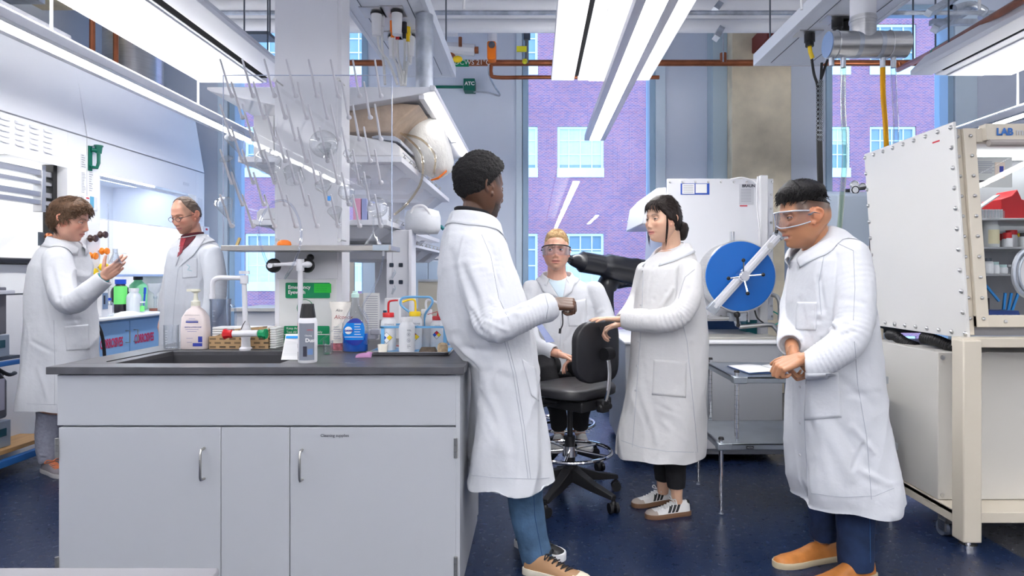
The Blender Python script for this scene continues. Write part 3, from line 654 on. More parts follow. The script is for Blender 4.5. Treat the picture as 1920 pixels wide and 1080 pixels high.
wrap('label_panel', c, r, .028, .07, 262, 285, M_ink, t, 4, .001); wrap('label_panel', c, r, .035, .06, 288, 320, mat('can_blue', (.15, .25, .5), .3), t, 4, .001)
text('lettering', 'Dust', c + Vector((.004, -r - .0015, .088)), .022, M_paper, t, bold=.0006); text('lettering', 'Cleaning', c + Vector((.002, -r - .0015, .112)), .0085, M_paper, t); text('lettering', 'OFFICE', c + Vector((.010, -r - .0015, .135)), .008, M_inkr, t)
# powder bag
def soft(c, prof, hy, n=20, amp=.004, seed=1):
    rng = random.Random(seed); rs = []
    for z, hx, ky in prof:
        ph = rng.random() * 6
        rs.append([Vector((c.x + hx * math.cos(a) * abs(math.cos(a)) ** -.25 * (1) if abs(math.cos(a)) > 1e-3 else c.x, c.y + hy * ky * math.sin(a) + amp * math.sin(3 * a + ph), c.z + z)) for a in [2 * PI * k / n + .01 for k in range(n)]])
    return rs
c = B(638, 657); c.z = CT
t = thing('powder_bag', 'folded white and maroon bag of cleaning powder behind the blue dish soap', 'bag', c)
obj('bag', MB().rings(soft(c, [(0, .040, .9), (.02, .046, 1), (.08, .044, 1), (.14, .040, .9), (.19, .042, .6), (.215, .050, .35), (.235, .054, .12)], .028)), mat('bag_white', (.80, .76, .70), .6, bump=.3, bscale=30), t, angle=60)
obj('base_print', MB().rings(soft(c, [(.002, .0405, .93), (.02, .0465, 1.03), (.038, .046, 1.03)], .0285)), mat('bag_maroon', (.42, .14, .17), .6, var=.5, vscale=60), t)
text('lettering', 'Alconox', c + Vector((-.02, -.032, .155)), .026, mat('ink_maroon', (.30, .05, .06), .6), t, shear=.2); text('lettering', 'Alco', c + Vector((-.013, -.028, .19)), .017, M_ink, t, shear=.2)
mb = MB()
for k in range(6): mb.box(c.x - .022, c.x + .012 - .004 * (k % 3), c.y - .0335, c.y - .031, CT + .06 + k * .011, CT + .0625 + k * .011)
obj('print_lines', mb, M_inkg, t)
# dish soap
c = B(666, 660); c.z = CT
t = thing('dish_soap_bottle', 'clear bottle half full of blue dish soap', 'bottle', c)
def el(z, hx, hy, n=24): return [Vector((c.x + hx * math.cos(2 * PI * k / n), c.y + hy * math.sin(2 * PI * k / n), CT + z)) for k in range(n)]
M_clr = glassmat('clear_pet', (.90, .93, .95), .03, fac=.35)
obj('bottle', MB().rings([el(.001, .055, .028), el(.005, .060, .031), el(.06, .060, .031), el(.11, .064, .032), el(.135, .060, .030), el(.18, .038, .024), el(.215, .022, .018), el(.235, .018, .016), el(.262, .016, .016)], caps=True), M_clr, t, angle=60)
obj('soap', MB().rings([el(.004, .054, .027), el(.008, .0585, .0295), el(.06, .0585, .0295), el(.088, .0605, .030)]), mat('soap_blue', (.005, .12, .62), .12, spec=.6), t, angle=60)
obj('cap', MB().lathe([(.018, .258), (.018, .275), (.013, .279), (.012, .288), (.001, .289)], c), mat('cap_mint', (.55, .78, .72), .35), t)
lab = [[Vector((c.x + x * (1 if z < .1 else 1), c.y - math.sqrt(max(0, 1 - (x / .066) ** 2)) * .033 - .0015, CT + z)) for x in [(-1 + 2 * k / 12) * w + ox for k in range(13)]] for z, w, ox in ((.035, .012, .010), (.045, .030, .006), (.06, .043, .003), (.08, .049, .001), (.10, .051, 0), (.12, .048, .002), (.14, .038, .006), (.155, .022, .009), (.162, .008, .011))]
obj('label_sheet', MB().grid(lab), mat('label_blue', (.0, .22, .72), .35), t)
lab2 = [[p + Vector((0, -.0008, 0)) for p in r_] for r_ in lab]
obj('label_band', MB().grid([[p + Vector((0, 0, -.002 * 0)) for p in r_] for r_ in lab2[0:3]]), mat('label_navy', (.01, .03, .30), .35), t); obj('label_band', MB().grid(lab2[6:9]), M_inkb, t)
obj('label_badge', MB().lathe([(.001, .0018), (.017, .0016), (.018, 0)], c + Vector((-.022, -.035, .105)), (0, -1, 0)), M_paper, t)
text('lettering', 'DAWN', c + Vector((-.0385, -.0385, .100)), .0125, M_inkb, t, bold=.0006)
mb = MB()
for k in range(5): mb.box(c.x + .006, c.x + .036 - .004 * (k % 2), c.y - .0362, c.y - .0352, CT + .085 + k * .012, CT + .088 + k * .012)
obj('label_lines', mb, M_paper, t); obj('label_wave', MB().box(c.x - .04, c.x + .045, c.y - .0362, c.y - .0352, CT + .073, CT + .0755), M_paper, t)
# tray
t = thing('steel_tray', 'shallow steel tray holding the wash bottle rack near the man', 'tray', B(770, 664))
a = B(692, 667); y0 = a.y; x0 = (696 - CU) * y0 / FPX; x1 = (840 - CU) * y0 / FPX
rim = lambda g, z: [Vector((p[0], p[1], CT + z)) for p in rrect(x0 - g, x1 + g, y0 - g, y0 + .26 + g, .03)]
obj('tray', MB().rings([rim(-.012, .001), rim(0, .003), rim(.01, .018), rim(.014, .018), rim(.014, .0165), rim(.010, .0155), rim(.003, .0025)][::1] + [rim(-.012, .004)], caps=True), M_chrome, t, angle=40)
# wash bottles
def wash(name, c, h, r, cap, label, spout=True, neck=None, dirx=1):
    t = thing(name, label, 'bottle', c, group='squeeze wash bottles on the tray')
    obj('bottle', MB().lathe([(r * .92, 0), (r, .005), (r, h * .72), (r * .93, h * .80), (r * .66, h * .88), (r * .62, h * .92)], c, n=28), mat('hdpe', (.80, .81, .84), .4, alpha=1, trans=.15), t, angle=50)
    obj('cap', MB().lathe([(r * .74, h * .90), (r * .76, h), (r * .70, h * 1.02), (.001, h * 1.02)], c, n=28), cap, t, angle=40)
    return t
TZ = CT + .006
c = B(735, 655); c.z = TZ + .012; cr = Vector((c.x, 3.06, TZ))
t = wash('wash_bottle', cr, .175, .036, M_red, 'wash bottle with red cap and red spout at the left of the rack')
obj('spout', MB().tube(spline([cr + Vector((0, 0, .17)), cr + Vector((0, 0, .215)), cr + Vector((.006, 0, .232)), cr + Vector((.03, -.01, .237)), cr + Vector((.048, -.02, .238))], 5), [.0052] * 10 + [.0045] * 11, n=8), M_red, t)
cy = Vector(((778 - CU) * 3.10 / FPX, 3.10, TZ))
t2 = wash('wash_bottle', cy, .178, .036, M_yellow, 'wash bottle with yellow cap and yellow spout in the middle of the rack')
obj('spout', MB().tube(spline([cy + Vector((.002, 0, .175)), cy + Vector((.002, 0, .222)), cy + Vector((-.006, 0, .238)), cy + Vector((-.03, -.01, .238)), cy + Vector((-.056, -.02, .228))], 5), .005, n=8), M_yellow, t2)
ck = Vector(((821 - CU) * 3.12 / FPX, 3.12, TZ))
t3 = wash('wash_bottle', ck, .155, .036, mat('dark_red', (.42, .01, .02), .4), 'wash bottle with dark red cap at the right of the rack beside the man')
obj('spout', MB().tube([ck + Vector((0, 0, .155)), ck + Vector((-.002, 0, .18)), ck + Vector((-.05, 0, .166))], [.006, .002, .0015], n=6), mat('dark_red', (1, 0, 0)), t3)
ch = Vector(((800 - CU) * 3.17 / FPX, 3.17, TZ))
t4 = wash('wash_bottle', ch, .185, .036, M_whitep, 'wash bottle with white cap and white spout at the back of the rack')
obj('spout', MB().tube(spline([ch + Vector((0, 0, .18)), ch + Vector((-.004, 0, .22)), ch + Vector((.01, 0, .235)), ch + Vector((.06, -.01, .22))], 5), .0055, n=8), M_whitep, t4)
def diamond(c, r, z, w, parent, cs, yo=.0018, xo=0):
    """hazard diamond of four quarters wrapped on the bottle front"""
    f = lambda x, zz: Vector((c.x + x + xo, c.y - math.sqrt(max(0, r * r - (x + xo) ** 2)) - yo, c.z + z + zz))
    h = w / 2
    for (ax, az), m in zip(((-h, 0), (0, h), (h, 0), (0, -h)), cs):
        g = []
        for i in range(5):
            row = []
            for j in range(5):
                p, q_ = i / 4 * h, j / 4 * h
                row.append(f(ax + p - q_, az + p + q_ - h) if False else f(ax + (p - q_), az - h + (p + q_)))
            g.append(row)
        obj('hazard_quarter', MB().grid(g), m, parent)
    e = [f(*p) + Vector((0, -.0006, 0)) for p in ((-2 * h, 0), (-h, h), (0, 2 * h), (h, h), (2 * h, 0), (h, -h), (0, -2 * h), (-h, -h))]
    obj('hazard_outline', MB().tube(e, .0008, n=4, closed=True), M_ink, parent)
M_lb = mat('label_white', (.82, .83, .86), .5); M_hb = mat('haz_blue', (.01, .10, .55), .5); M_hr = mat('haz_red', (.6, .02, .03), .5); M_hy = mat('haz_yellow', (.85, .62, .02), .5)
diamond(cr, .036, .062, .026, t, (M_hb, M_lb, M_hy, M_lb), .003); diamond(cy, .036, .062, .026, t2, (M_hb, M_hr, M_hy, M_lb), .003); diamond(ck, .036, .070, .020, t3, (M_hb, M_hr, M_hy, M_lb), .003)
text('lettering', 'ETHANOL', cr + Vector((-.01, -.038, .122)), .010, M_inkg, t); text('lettering', 'ACETONE', cy + Vector((-.014, -.038, .122)), .010, M_inkg, t2); text('lettering', 'WATER', ck + Vector((-.01, -.038, .112)), .008, M_inkg, t3)
cw = B(763, 661); cw.z = TZ; cw.y = 2.99; cw.x = (763 - CU) * 2.99 / FPX
t5 = wash('wash_bottle', cw, .158, .037, M_whitep, 'plain white wash bottle with clear nozzle standing in front of the rack')
obj('spout', MB().tube([cw + Vector((-.004, 0, .155)), cw + Vector((-.006, 0, .185)), cw + Vector((-.012, 0, .20))], .003, n=8), M_thin, t5)
mb = MB()
for z, a in ((.105, .01), (.100, .012), (.034, .008), (.028, .01), (.022, .006)): mb.box(cw.x + .008, cw.x + .008 + a * 1.6, cw.y - .0375, cw.y - .036, cw.z + z, cw.z + z + .0012)
obj('print_lines', mb, M_ink, t5); 
for z in (.084, .056): obj('print_icon', MB().tube([cw + Vector((.015 + .0075 * math.cos(k * PI / 6), -.037, z + .0085 * math.sin(k * PI / 6))) for k in range(12)], .0007, n=4, closed=True).box(cw.x + .0125, cw.x + .0175, cw.y - .0375, cw.y - .036, cw.z + z - .004, cw.z + z + .004), M_inkg, t5)
# blue rack
t = thing('bottle_rack', 'light blue plastic carrier with looped handle holding the wash bottles', 'rack', (-.62, 3.1, TZ))
M_rack = mat('rack_blue', (.16, .42, .72), .35)
rx0, rx1 = (713 - CU) * 3.02 / FPX, (843 - CU) * 3.02 / FPX; rz = CH - (613 - CV) * 3.02 / FPX
mb = MB()
for y in (3.02, 3.175): mb.box(rx0, rx1, y, y + .007, rz - .006, rz + .004)
for x in (rx0, rx1 - .007, (rx0 + rx1) / 2): mb.box(x, x + .007, 3.02, 3.182, rz - .006, rz + .003)
for x in (rx0 + .003, rx1 - .03):
    for y in (3.02, 3.175): mb.box(x, x + .016, y, y + .007, TZ, rz)
mb.box(rx0, rx1, 3.02, 3.182, TZ - .0015, TZ - .0002)
obj('frame', mb, M_rack, t, bevel=.0012)
hc = lambda u, v: P(u, v, 3.14)
obj('handle', MB().tube(spline([hc(797, 612), hc(797, 590), hc(806, 576), hc(811, 566), hc(807, 558), hc(795, 557), hc(765, 557), hc(753, 560), hc(751, 570), hc(758, 578), hc(772, 590), hc(776, 612)], 4), .0072, n=8, flat=.8), M_rack, t)
# little things
o = obj('paper_cup', MB().lathe([(.020, 0), (.024, .034), (.0225, .034), (.019, .002), (.001, .002)], Vector(((717.5 - CU) * 2.99 / FPX, 2.99, TZ)), n=20), mat('cup_cream', (.80, .76, .66), .6)); tag(o, 'small cream paper cup at the left end of the steel tray', 'cup')
cc = Vector(((803 - CU) * 3.0 / FPX, 3.0, TZ))
o = obj('sponge', MB().rings([[cc + Vector((x * (1 - .12 * k), y * (1 - .15 * k), k * .010)) for x, y in rrect(-.042, .042, -.022, .022, .008)] for k in range(3)]), mat('sponge_brown', (.13, .10, .075), .9, bump=.5, bscale=90, var=.3, vscale=40)); tag(o, 'dark brown sponge lying on the steel tray', 'sponge')
cc = Vector(((830 - CU) * 2.97 / FPX, 2.97, TZ))
o = obj('cork_bung', MB().lathe([(.020, 0), (.024, .004), (.025, .02), (.022, .036), (.014, .043), (.001, .045)], cc, n=20), mat('cork', (.50, .38, .24), .8, var=.3, vscale=50)); tag(o, 'tan round stopper at the right end of the steel tray', 'stopper')
cc = B(683, 670); cc.z = CT + .001
g = [[cc + Vector((-.036 + .07 * i / 8, -.015 + .035 * j / 4, (.012 + .012 * math.sin(i / 8 * PI)) * math.sin(j / 4 * PI) * .8 + .004 * (i > 5) * (j))) for i in range(9)] for j in range(5)]
o = obj('flower_petal', MB().grid(g), mat('petal_mauve', (.45, .22, .42), .6), solid=.0015); tag(o, 'mauve petal lying on the worktop left of the tray', 'petal')
mb = MB()
for u, v, l in ((648, 680, .02), (655, 681, .012), (676, 678, .02)):
    p = B(u, v); mb.sphere((p.x, p.y, CT), (l, .008, .0006), 10, 4)
o = obj('water_drops', mb, mat('water_film', (.5, .5, .55), .05, trans=.8, ior=1.33)); tag(o, 'small water drops on the worktop in front of the dish soap', 'water', kind='stuff')
# ---------------------------------------------------------------- drying rack on the column
RD = 3.20
M_peg = mat('peg_plastic', (.62, .62, .67), .4)
t = thing('drying_rack', 'clear acrylic drying rack with rows of slanting pegs on the column', 'drying rack', (-1.13, RD, 1.42))
a, b = P(418, 141, RD), P(735, 461, RD)
obj('backboard', MB().box(a.x, b.x, RD, RD + .006, b.z, a.z), M_acryl, t, bevel=.001)
obj('board_edge', MB().box(b.x - .003, b.x + .001, RD - .001, RD + .007, b.z, a.z).box(a.x - .001, a.x + .0015, RD - .001, RD + .007, b.z, a.z).box(a.x, b.x, RD - .001, RD + .007, a.z - .001, a.z + .0015), mat('acrylic_edge', (.50, .56, .72), .2), t)
mb = MB()
for u, v in ((516, 150), (635, 149), (520, 450), (637, 450)):
    p = P(u, v, RD); mb.cyl((p.x, RD - .006, p.z), (p.x, RD + .1, p.z), .004, n=8).cyl((p.x, RD - .008, p.z), (p.x, RD - .001, p.z), .0095, n=12)
obj('standoff', mb, M_steel, t)
pm = bpy.data.meshes.new('peg')
mbp = MB().tube([(0, -.004, -.004), (0, -.035, .025), (0, -.06, .06), (0, -.125, .142)], [.0062, .0062, .0058, .0045], n=10).sphere((0, -.125, .142), .0046, 8, 6).lathe([(.0125, -.0), (.013, .006), (.009, .014), (.006, .018)], (0, 0, 0), (0, -.8, .6), 12)
pr = obj('peg', mbp, M_peg, t); pegs = []
for r in range(7):
    for k in range(8 if r % 2 == 0 else 7):
        u = 436 + 39.8 * k + (20 if r % 2 else 0); v = 181 + 40.6 * r
        p = P(u, v, RD)
        o = pr if not pegs else pr.copy()
        if pegs: C.objects.link(o)
        o.location = p - t.location; pegs.append(p)
# the proto mesh was shifted by the root: undo
for vtx in pr.data.vertices: vtx.co += t.location
# metal shelf below the rack
sh = thing('rack_shelf', 'grey metal drip shelf below the drying rack', 'shelf', (-1.11, 3.15, 1.39))
a, b = P(414, 460, 3.08), P(733, 470, 3.08)
obj('shelf_board', MB().box(a.x, b.x, 3.08, 3.29, b.z, a.z), mat('shelf_metal', (.42, .40, .38), .35, .7, var=.06, aniso=(1, 10, 10)), sh, bevel=.002)
obj('end_cap', MB().box(P(699, 0, 3.08).x, P(729, 0, 3.08).x, 3.076, 3.08, b.z + .001, a.z + .002), mat('zinc_plate', (.40, .46, .52), .4, .6), sh)
obj('drain_spout', MB().cyl(P(719, 470, 3.15), P(719, 480, 3.15), .006, n=8), M_steel, sh)
o = obj('drain_hose', MB().tube(spline([P(719, 478, 3.16), P(712, 515, 3.16), P(700, 540, 3.18), P(680, 575, 3.2), P(690, 600, 3.22), P(690, 645, 3.24)], 6), .0055, n=8), glassmat('clear_tube', (1, 1, 1))); tag(o, 'clear drain hose hanging from the right end of the metal shelf', 'hose')
a, b = P(521, 451, 3.15), P(545, 460, 3.15)
o = obj('orange_cap', MB().lathe([(.033, 0), (.034, .006), (.030, .018), (.018, .026), (.001, .028)], P(533, 460.2, 3.16)), M_orange); tag(o, 'orange dome shaped cap on the metal shelf', 'cap')
o = obj('filter_funnel', MB().lathe([(.043, 0), (.044, .004), (.006, .058), (.005, .14), (.0035, .14), (.0045, .058), (.040, .003)], P(700, 459.8, 3.15), n=24, caps=False), M_thin); tag(o, 'inverted glass filter funnel standing on the right end of the metal shelf', 'funnel')
o = obj('brass_clip', MB().obox(P(447, 453, 3.15), (.012, .012, .04), Matrix.Rotation(.4, 3, 'Y')), mat('brass', (.6, .45, .2), .4, .6)); tag(o, 'small tan clip standing on the left end of the metal shelf', 'clip')

# glassware on the pegs: axis along the peg, body away from the board
AX = Vector((0, -.66, .75)).normalized()
def flask(kind, u, v, L, r, label, name='flask', rn=None):
    p = P(u, v, RD) ; nn = rn or .011
    best = min(pegs, key=lambda q: (q - p).length); p = best + Vector((0, -.010, .012))
    t = thing(name, label, 'flask' if name != 'graduated_cylinder' else 'cylinder', p, group='glassware on the drying pegs')
    if kind == 'erl': prof = [(nn * 1.25, 0), (nn * 1.25, .003), (nn, .006), (nn, L * .28), (r * .97, L * .93), (r, L * .97), (r * .93, L), (.001, L)]
    elif kind == 'round':
        prof = [(nn * 1.25, 0), (nn * 1.25, .003), (nn, .006), (nn, L - 2 * r + .2 * r)]
        prof += [(max(r * math.sin(a), .001), L - r - r * math.cos(a)) for a in [math.radians(18 + 162 * k / 10) for k in range(11)]]
    elif kind == 'vol': prof = [(nn * 1.2, 0), (nn, .004), (nn, L * .55), (r, L * .82), (r, L * .97), (r * .9, L), (.001, L)]
    elif kind == 'cyl': prof = [(nn, 0), (nn, L - .01), (nn * .8, L - .006), (r * .6, L - .005), (r, L - .003), (r, L), (.001, L)]
    elif kind == 'beak': prof = [(r * 1.06, 0), (r, .004), (r, L * .94), (r * .9, L), (.001, L)]
    inner = [(max(a - .0015, .0005), z - (.0015 if i > len(prof) - 3 else 0)) for i, (a, z) in enumerate(prof)][::-1]
    obj('body', MB().lathe(prof, p, AX, 28, caps=False), M_thin, t, angle=70)
    k = len(prof) // 2
    obj('rim', MB().tube([p + (Vector((1, 0, 0)) * math.cos(q) + AX.cross(Vector((1, 0, 0))) * math.sin(q)) * prof[0][0] for q in [2 * PI * i / 16 for i in range(16)]], .0016, n=6, closed=True), M_thin, t)
    e = [x for x in prof if x[0] > .9 * r]
    obj('base_edge', MB().tube([p + AX * (L - .06 * r if kind != 'round' else L - r) + (Vector((1, 0, 0)) * math.cos(q) + AX.cross(Vector((1, 0, 0))) * math.sin(q)) * r * (.97 if kind != 'round' else 1.0) for q in [2 * PI * i / 24 for i in range(24)]], .0014, n=6, closed=True), M_thin, t)
    return t
flask('erl', 457, 303, .13, .048, 'conical flask on the upper left pegs in front of the blue window frame')
flask('round', 516, 344, .17, .062, 'large round-bottom flask at the left centre of the rack')
flask('round', 596, 300, .15, .068, 'wide round flask highest on the rack in front of the column')
flask('cyl', 457, 384, .25, .030, 'tall glass cylinder with a round foot at the far left of the rack', 'graduated_cylinder', .011)
flask('erl', 436, 425, .135, .044, 'conical flask hanging lowest at the left corner of the rack')
flask('beak', 556, 343, .07, .044, 'shallow wide glass vessel left of the rack centre')
flask('erl', 616, 303, .075, .034, 'small conical flask just right of the rack centre')
flask('vol', 616, 384, .11, .038, 'short flask below the rack centre')
flask('round', 655, 384, .10, .040, 'round flask on the right part of the rack at the column edge')
flask('erl', 635, 425, .085, .036, 'conical flask with a blue mark low on the column')
flask('vol', 696, 384, .14, .027, 'pear shaped small flask on the right side of the rack')
flask('round', 655, 303, .05, .022, 'tiny round flask at the upper right of the rack')
flask('round', 714, 425, .15, .050, 'large round flask lowest on the right of the rack')
flask('vol', 675, 344, .09, .026, 'narrow small flask right of the column edge')
o = obj('blue_tape', MB().obox(P(617, 372, 3.06), (.014, .004, .022)), mat('tape_blue', (.05, .3, .8), .5)); tag(o, 'scrap of blue tape on the conical flask low on the column', 'tape')

# ---------------------------------------------------------------- island shelving behind the column
M_shelf = mat('shelf_paint', (.74, .75, .80), .4)
sv = thing('island_shelving', 'white overhead shelving with a lit top canopy running back behind the column', 'shelving', (-1.21, 4.6, .914))
D0, D1 = 3.6, 5.6
def sx(u, d=D0): return (u - CU) * d / FPX
def sz(v, d=D0): return CH - (v - CV) * d / FPX
obj('canopy', MB().prism([(sx(388), sz(163)), (sx(812), sz(163)), (sx(812), sz(171)), (sx(790), sz(176)), (sx(655), sz(199)), (sx(520), sz(199)), (sx(395), sz(172)), (sx(388), sz(168))], 'y', D0, D1), M_shelf, sv, bevel=.003)
obj('canopy_lip', MB().box(sx(806), sx(816), D0 - .004, D1 + .004, sz(171), sz(160)), M_shelf, sv, bevel=.004)
obj('task_lamp', MB().box(sx(795), sx(806), D0 + .03, D1 - .1, sz(179), sz(172.5)), emis('task_lamp_lens', (1, .96, .92), 9), sv)
obj('lamp_housing', MB().box(sx(784), sx(794.5), D0 + .02, D0 + 1.2, sz(184), sz(176)).box(sx(784), sx(806), D0 + 1.2, D0 + 1.24, sz(184), sz(172)), M_shelf, sv)
def tier(u0, u1, va, vb, lab, y0=D0):
    p = obj('shelf', MB().box(sx(u0), sx(u1), y0, D1, sz(vb), sz(va)), M_shelf, sv, bevel=.002)
    xl, xr = sx(u0), sx(u1)
    y = y0 + .08
    while y < D1 - .3:
        z = sz(vb); g = (xr - xl)
        obj('support_tray', MB().rings([[Vector((xl + .06, y, z)), Vector((xr - .06, y, z)), Vector((xr - .06, y + .36, z)), Vector((xl + .06, y + .36, z))], [Vector((xl + .14, y + .06, z - .07)), Vector((xr - .14, y + .06, z - .07)), Vector((xr - .14, y + .30, z - .07)), Vector((xl + .14, y + .30, z - .07))]]), M_shelf, p, bevel=.004)
        y += .52
    yy = y0 + .02
    while yy < D1 - .5:
        mb = MB().tube([(xr + .004, yy, sz(va) + .022), (xr + .004, yy + .48, sz(va) + .022)], .0025, n=5)
        for q in (.06, .24, .42): mb.tube([(xr - .01, yy + q, sz(va)), (xr + .004, yy + q, sz(va) + .022)], .0035, n=5).sphere((xr + .004, yy + q, sz(va) + .004), .006, 6, 4)
        obj('guard_rail', mb, M_steel, p); yy += .5
    return p
tier(446, 753, 293, 304, '')
tier(470, 725, 412, 422, '')
tier(458, 752, 452, 458, '', D0 + .4)
# posts of the shelving with sockets
M_post = mat('post_white', (.72, .73, .78), .45)
px0, px1 = (735 - CU) * 3.9 / FPX, (767 - CU) * 3.9 / FPX
pt = obj('post', MB().box(px0, px1, 3.9, 4.0, CT, sz(424)).box(px1, px1 + .02, 3.88, 4.02, CT, sz(424)), M_post, sv, bevel=.003)
obj('post', MB().box(-1.30, -1.10, 5.2, 5.4, 0, 2.3), M_post, sv)
each('socket', MB().prism(rrect(-.0125, .0125, -.0125, .0125, .005), 'y', -.003, .003), [P(u, v, 3.896) for u in (734, 751.5) for v in (497, 529)], mat('socket_black', (.02, .03, .05), .4), pt)
a = P(727, 462, 3.9)
obj('post', MB().box((725 - CU) * 3.9 / FPX, px0, 3.9, 3.98, CT, CH - (470 - CV) * 3.9 / FPX), M_post, sv)
for v, l in ((513, 'small scissors-like clip hanging between the socket pairs'), (543, 'small hook clip hanging below the sockets')):
    o = obj('hanging_clip', MB().tube([P(740, v - 8, 3.88), P(742, v - 2, 3.88), P(738, v + 5, 3.88)], .004, n=6).obox(P(737, v + 3, 3.885), (.012, .006, .04), Matrix.Rotation(.3, 3, 'Y')), M_galv); tag(o, l, 'clip')
# island bench behind
t = thing('island_bench', 'white bench with a cream back panel running back under the shelving', 'bench', (-1.1, 4.5, 0))
obj('top', MB().box(-1.9, -.30, 3.505, 5.7, CT - .03, CT), M_top, t)
obj('body', MB().box(-1.85, -.36, 3.6, 5.6, .1, CT - .035), M_cab, t)
obj('back_panel', MB().box((784 - CU) * 4.6 / FPX, -.42, 4.6, 4.63, CT, CH - (528 - CV) * 4.6 / FPX), mat('panel_cream', (.50, .48, .42), .5), t)
obj('panel_cap', MB().box((784 - CU) * 4.6 / FPX, -.42, 4.59, 4.64, CH - (528 - CV) * 4.6 / FPX, CH - (524 - CV) * 4.6 / FPX), M_galv, t)
# tall pale units seen under the shelves
t = thing('far_cabinet', 'tall pale blue-white cabinets at the far end of the island seen under the shelves', 'cabinet', (-1.0, 6.0, 0))
f = lambda u, d=6.0: (u - CU) * d / FPX
g = lambda v, d=6.0: CH - (v - CV) * d / FPX
for a, b, v0 in ((680, 727, 476), (770, 802, 488), (803, 822, 490)): obj('door', MB().box(f(a), f(b), 6.0, 6.3, 0, g(v0)), mat('far_cab_paint', (.50, .62, .78), .4), t, bevel=.004)
obj('top_beam', MB().box(f(655), f(862), 6.0, 6.4, g(486), g(470)), M_shelf, t, bevel=.004)
obj('counter', MB().box(f(640), f(790), 5.95, 6.4, g(585), g(578)), mat('panel_cream', (1, 1, 1)), t); obj('post', MB().box(f(658), f(666), 5.96, 5.99, 0, g(470)), mat('post_beige', (.45, .42, .38), .5), t)
# apparatus on the second shelf
t = thing('balance_box', 'white instrument with a grey chamfered lid on the second shelf', 'instrument', (sx(705), 3.9, sz(293)))
D_ = 3.62; f = lambda u: (u - CU) * D_ / FPX; g = lambda v: CH - (v - CV) * D_ / FPX
obj('case', MB().prism([(f(600), g(292.5)), (f(750), g(292.5)), (f(750), g(275)), (f(741), g(268)), (f(690), g(258)), (f(640), g(250)), (f(600), g(250))], 'y', D_, 4.15), M_whitep, t, bevel=.006)
obj('lid', MB().prism([(f(697), g(257)), (f(708), g(254)), (f(741), g(256)), (f(752), g(263)), (f(752), g(270)), (f(745), g(266)), (f(700), g(260))], 'y', D_ - .01, 4.2), mat('lid_grey', (.40, .43, .50), .35), t, bevel=.003)
# big plastic bag
c = P(790, 275, 4.2)
t = thing('plastic_bag', 'large crumpled translucent plastic bag under the lit shelf canopy', 'bag', c)
rs = []; rng = random.Random(5)
spec = [(.30, .03, -.02), (.28, .15, -.03), (.22, .22, -.03), (.12, .255, .0), (.0, .26, .03), (-.10, .23, .06), (-.18, .15, .09), (-.215, .05, .10)]
for i, (z, r, dx) in enumerate(spec):
    rs.append([c + Vector((dx + (r * .62 + .010 * math.sin(7 * a + i * 1.3) + .006 * rng.uniform(-1, 1)) * math.cos(a), (r * .9 + .012 * math.sin(5 * a + i)) * math.sin(a), z * .92 + .006 * math.sin(6 * a + i * 2))) for a in [2 * PI * k / 40 for k in range(40)]])
obj('film', MB().rings(rs), mat('bag_film', (.88, .87, .84), .35, trans=.25, bump=.9, bscale=16, ior=1.1), t, angle=80)
obj('orange_band', MB().tube([P(808, 338, 4.1), P(822, 334, 4.1), P(836, 322, 4.15)], [.012, .02, .018], n=8, flat=.35), M_orange, t, label='orange band at the bottom')
obj('red_tab', MB().obox(P(752, 249, 3.95), (.012, .004, .02), Matrix.Rotation(-.4, 3, 'Y')), M_red, t)
o = obj('brown_wrap', MB().rings([[Vector((sx(u, 3.75), y, sz(v, 3.75))) for u, v in ((560, 249), (735, 252), (752, 232), (790, 200), (700, 194), (560, 200))] for y in (3.70, 3.9, 4.25)]), mat('brown_paper', (.50, .38, .28), .5, var=.2, vscale=7, bump=.6, bscale=14), bevel=.01); tag(o, 'brown wrapped bundle behind the acrylic rack under the canopy', 'bundle')
for pts, l in (([P(758, 252, 3.9), P(790, 262, 3.8), P(815, 290, 3.7), P(814, 322, 3.7), P(812, 330, 3.75)], 'clear amber hose curling over the front of the plastic bag'), ([P(752, 250, 3.8), P(785, 280, 3.6), P(793, 310, 3.55), P(788, 345, 3.55), P(765, 380, 3.55), P(740, 402, 3.6)], 'long clear hose hanging from the instrument down to the third shelf')):
    o = obj('clear_hose', MB().tube(spline(pts, 7), .0075, n=8), glassmat('amber_tube', (.90, .84, .72), .1, fac=.3)); tag(o, l, 'hose')
# things on the third shelf
o = obj('white_sack', MB().rings(soft(P(793, 438, 4.0), [(0, .09, .8), (.03, .11, 1), (.10, .11, 1), (.14, .10, .8), (.155, .05, .5)], .12, 24, .012, 3)), mat('sack_film', (.82, .84, .88), .35, trans=.2, ior=1.1, bump=.5, bscale=20), angle=70); tag(o, 'small white plastic sack on the third shelf near the man', 'bag')
o = obj('coiled_tube', MB().tube(spline([P(770, 400, 3.9), P(778, 388, 3.9), P(792, 386, 3.9), P(803, 395, 3.9), P(808, 408, 3.9)], 6), .009, n=8), M_whitep); tag(o, 'curved white tube standing over the small white sack', 'tube')
o = obj('teal_strap', MB().tube([P(820, 421, 4.1), P(828, 426, 4.1), P(832, 430, 4.1)], .012), mat('teal', (.0, .15, .17), .5)); tag(o, 'dark teal strap poking out beside the white sack', 'strap')
for i, (u0, u1, v0, m) in enumerate(((662, 676, 372, (.75, .35, .5)), (678, 688, 372, (.35, .4, .7)), (690, 714, 381, (.7, .72, .78)))):
    o = obj('carton', MB().box(sx(u0, 3.7), sx(u1, 3.7), 3.7, 3.9, sz(412, 3.6), sz(v0, 3.7)), mat('carton%d' % i, m, .5), bevel=.002); tag(o, ('pink carton on the third shelf right of the column', 'blue-grey carton beside the pink one on the third shelf', 'pale carton behind the rack board on the third shelf')[i], 'box')
